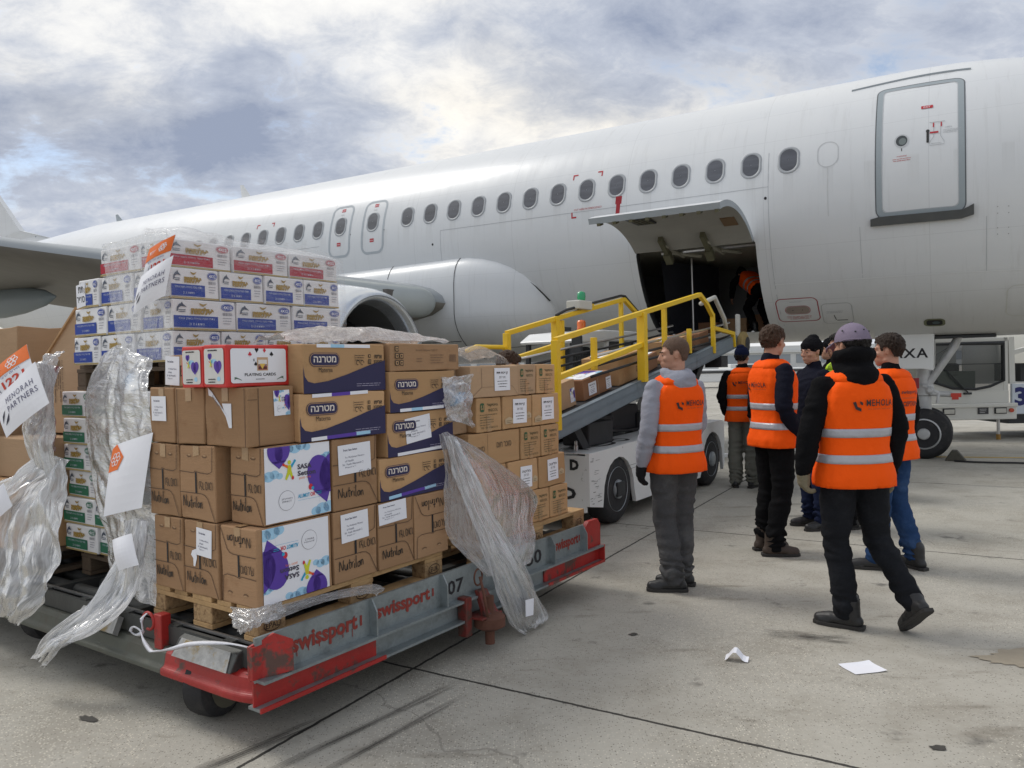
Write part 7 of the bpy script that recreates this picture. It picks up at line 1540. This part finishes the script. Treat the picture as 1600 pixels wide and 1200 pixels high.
# facing: 0 = away from camera (+Y), positive = turned left
person('man in grey hooded sweatshirt, orange vest and grey trousers looking left beside the belt loader',(1.10,5.22,0),26,1.735,dict(elL=(-.25,-.03,1.14),wrL=(-.255,.045,.90),elR=(.235,.03,1.16),wrR=(.20,.16,.97),ankL=(-.055,-.03,.09),ankR=(.085,.06,.09),kneeL=(-.08,.03,.5),kneeR=(.085,.05,.5)),headyaw=60,headpitch=4,top=HOOD,trou=GTR,shoe=SHOE,glove=GLB,hair=HC,hood=True,toe=(56,46),voxb=.007,seed=1.3,logo=at(meh(),.01,.03),lean=-1,flare=1.08,cargo=True,group=GC)
person('man seen from behind in lilac cap, black hooded top and orange vest walking away',(1.95,4.40,0),6,1.755,dict(hipL=(-.09,0,.93),hipR=(.10,0,.93),kneeL=(-.095,.03,.50),ankL=(-.055,-.005,.09),kneeR=(.155,.03,.52),ankR=(.235,-.20,.185),elL=(-.275,-.02,1.17),wrL=(-.31,.0,.935),elR=(.262,-.02,1.17),wrR=(.245,.03,.905)),headyaw=14,headpitch=3,top=BLKC,trou=DTR,glove=GLV,hat='cap',hatm=CAPM,hair=HK,hood='high',toe=(48,4),toes={'R':40},voxb=.007,seed=2.7,logo=at(meh(),.025,.035),bulk=1.04,curl=.8,vis={'L':(.1,.1,-1),'R':(-.1,.05,-1)},group=GC)
person('man with brown hair, black sleeves and orange vest with hand in pocket facing right',(2.09,6.16,0),-76,1.84,dict(elR=(.235,-.06,1.16),wrR=(.19,.08,.97),elL=(-.24,.0,1.17),wrL=(-.22,.12,.98),ankL=(-.10,-.02,.09),ankR=(.09,-.06,.09)),headyaw=22,headpitch=2,top=NAV,trou=BTR,shoe=SHB,hair=HB,toe=(-12,-20),voxb=.007,seed=3.1,logo=at(meh(),.0,.03),flare=1.05,group=GC)
person('man in navy knit cap, orange vest and olive grey trousers with his back turned',(2.84,9.45,0),-22,1.74,dict(elL=(-.26,-.05,1.17),wrL=(-.22,.03,.95)),headyaw=-20,top=BLKC,trou=OTR,hat='beanie',hatm=BEN,hair=HK,toe=(10,-20),voxb=.010,seed=4.2,logo=at(meh(),.0,.04),flare=1.25,group=GC)
person('man in black, mostly hidden between the navy cap man and the brown haired man',(3.05,9.0,0),-10,1.76,{},headyaw=-10,top=BLKC,trou=BTR,vest=False,hat='beanie',hatm=BEA,hair=HK,voxb=.012,seed=5.2,group=GC,shoe=SHB)
person('man in black beanie and dark navy jacket facing left, without a vest',(2.76,7.05,0),100,1.76,dict(elL=(-.23,.02,1.16),wrL=(-.20,.16,1.02),elR=(.23,.02,1.16),wrR=(.17,.2,1.03)),headyaw=14,headpitch=6,top=NAV,trou=DJN,vest=False,hat='beanie',hatm=BEA,hair=HK,skin=SKN,toe=(4,-14),voxb=.0065,seed=6.1,bulk=1.06,group=GC)
LIME=mat('hi_vis_lime',(.55,.85,.03),.6,bump=.2,bscale=13)
person('short haired man with lime vest in profile behind the lilac cap man',(3.02,7.05,0),92,1.80,{},headyaw=-4,headpitch=0,top=BLKC,trou=BTR,hair=HK,toe=(10,-10),voxb=.0065,seed=7.4,vestm=LIME,skin=SKN,group=GC)
person('man in black beanie almost hidden behind the beanie man in the navy jacket',(3.62,8.7,0),80,1.80,{},headyaw=0,top=BLKC,trou=BTR,vest=False,hat='beanie',hatm=BEA,hair=HK,voxb=.012,seed=8.4,group=GC)
rc=Art();rc.text((.08,.03,.03),'swissport',.0,.05,.034,w=.17,al='c',bold=.02);rc.poly((.5,.04,.02),[(.09,.05),(.12,.05),(.105,.09)]);rc.text((.5,.12,.03),'Ground Services',.0,.02,.018,w=.17,al='c');rc.text((.08,.03,.03),'RECEPTION',.0,-.035,.036,w=.22,al='c',bold=.02)
person('man with tousled brown hair, blue jeans and orange vest half hidden behind the cap man',(2.76,5.62,0),30,1.735,dict(ankL=(-.12,.05,.09),ankR=(.14,-.10,.09)),headyaw=24,headpitch=2,top=BLKC,trou=JNS,hair=HD,toe=(40,-6),voxb=.0065,seed=9.4,logo=rc,group=GC)
hm=A(-3.0,-.10,2.04)
person('loader in black beanie and orange vest bending down inside the cargo hold',hm,math.degrees(math.atan2(-.5051,.86306))+42,1.72,dict(kneeL=(-.14,.22,.48),kneeR=(.14,.2,.48),ankL=(-.15,-.05,.09),ankR=(.15,-.05,.09),hipL=(-.09,-.12,.78),hipR=(.09,-.12,.78),elL=(-.2,.62,.95),wrL=(-.18,.72,.72),elR=(.2,.62,.95),wrR=(.18,.72,.72)),headyaw=10,top=BLKC,trou=BTR,hat='beanie',hatm=BEA,hair=HK,voxb=.012,seed=10.4,bend=(62,(0,-.10,.86)),skin=SKD,group=GC)
person('person in dark blue jacket bending behind the biscuit cartons, only the head showing',(-.18,6.15,0),-70,1.70,{},headyaw=0,headpitch=10,top=cloth('slate_blue_jacket',(.05,.06,.10)),trou=BTR,vest=False,hair=HB,voxb=.012,seed=11.4,bend=(14,(0,0,.97)),skin=SKD,group=GC)
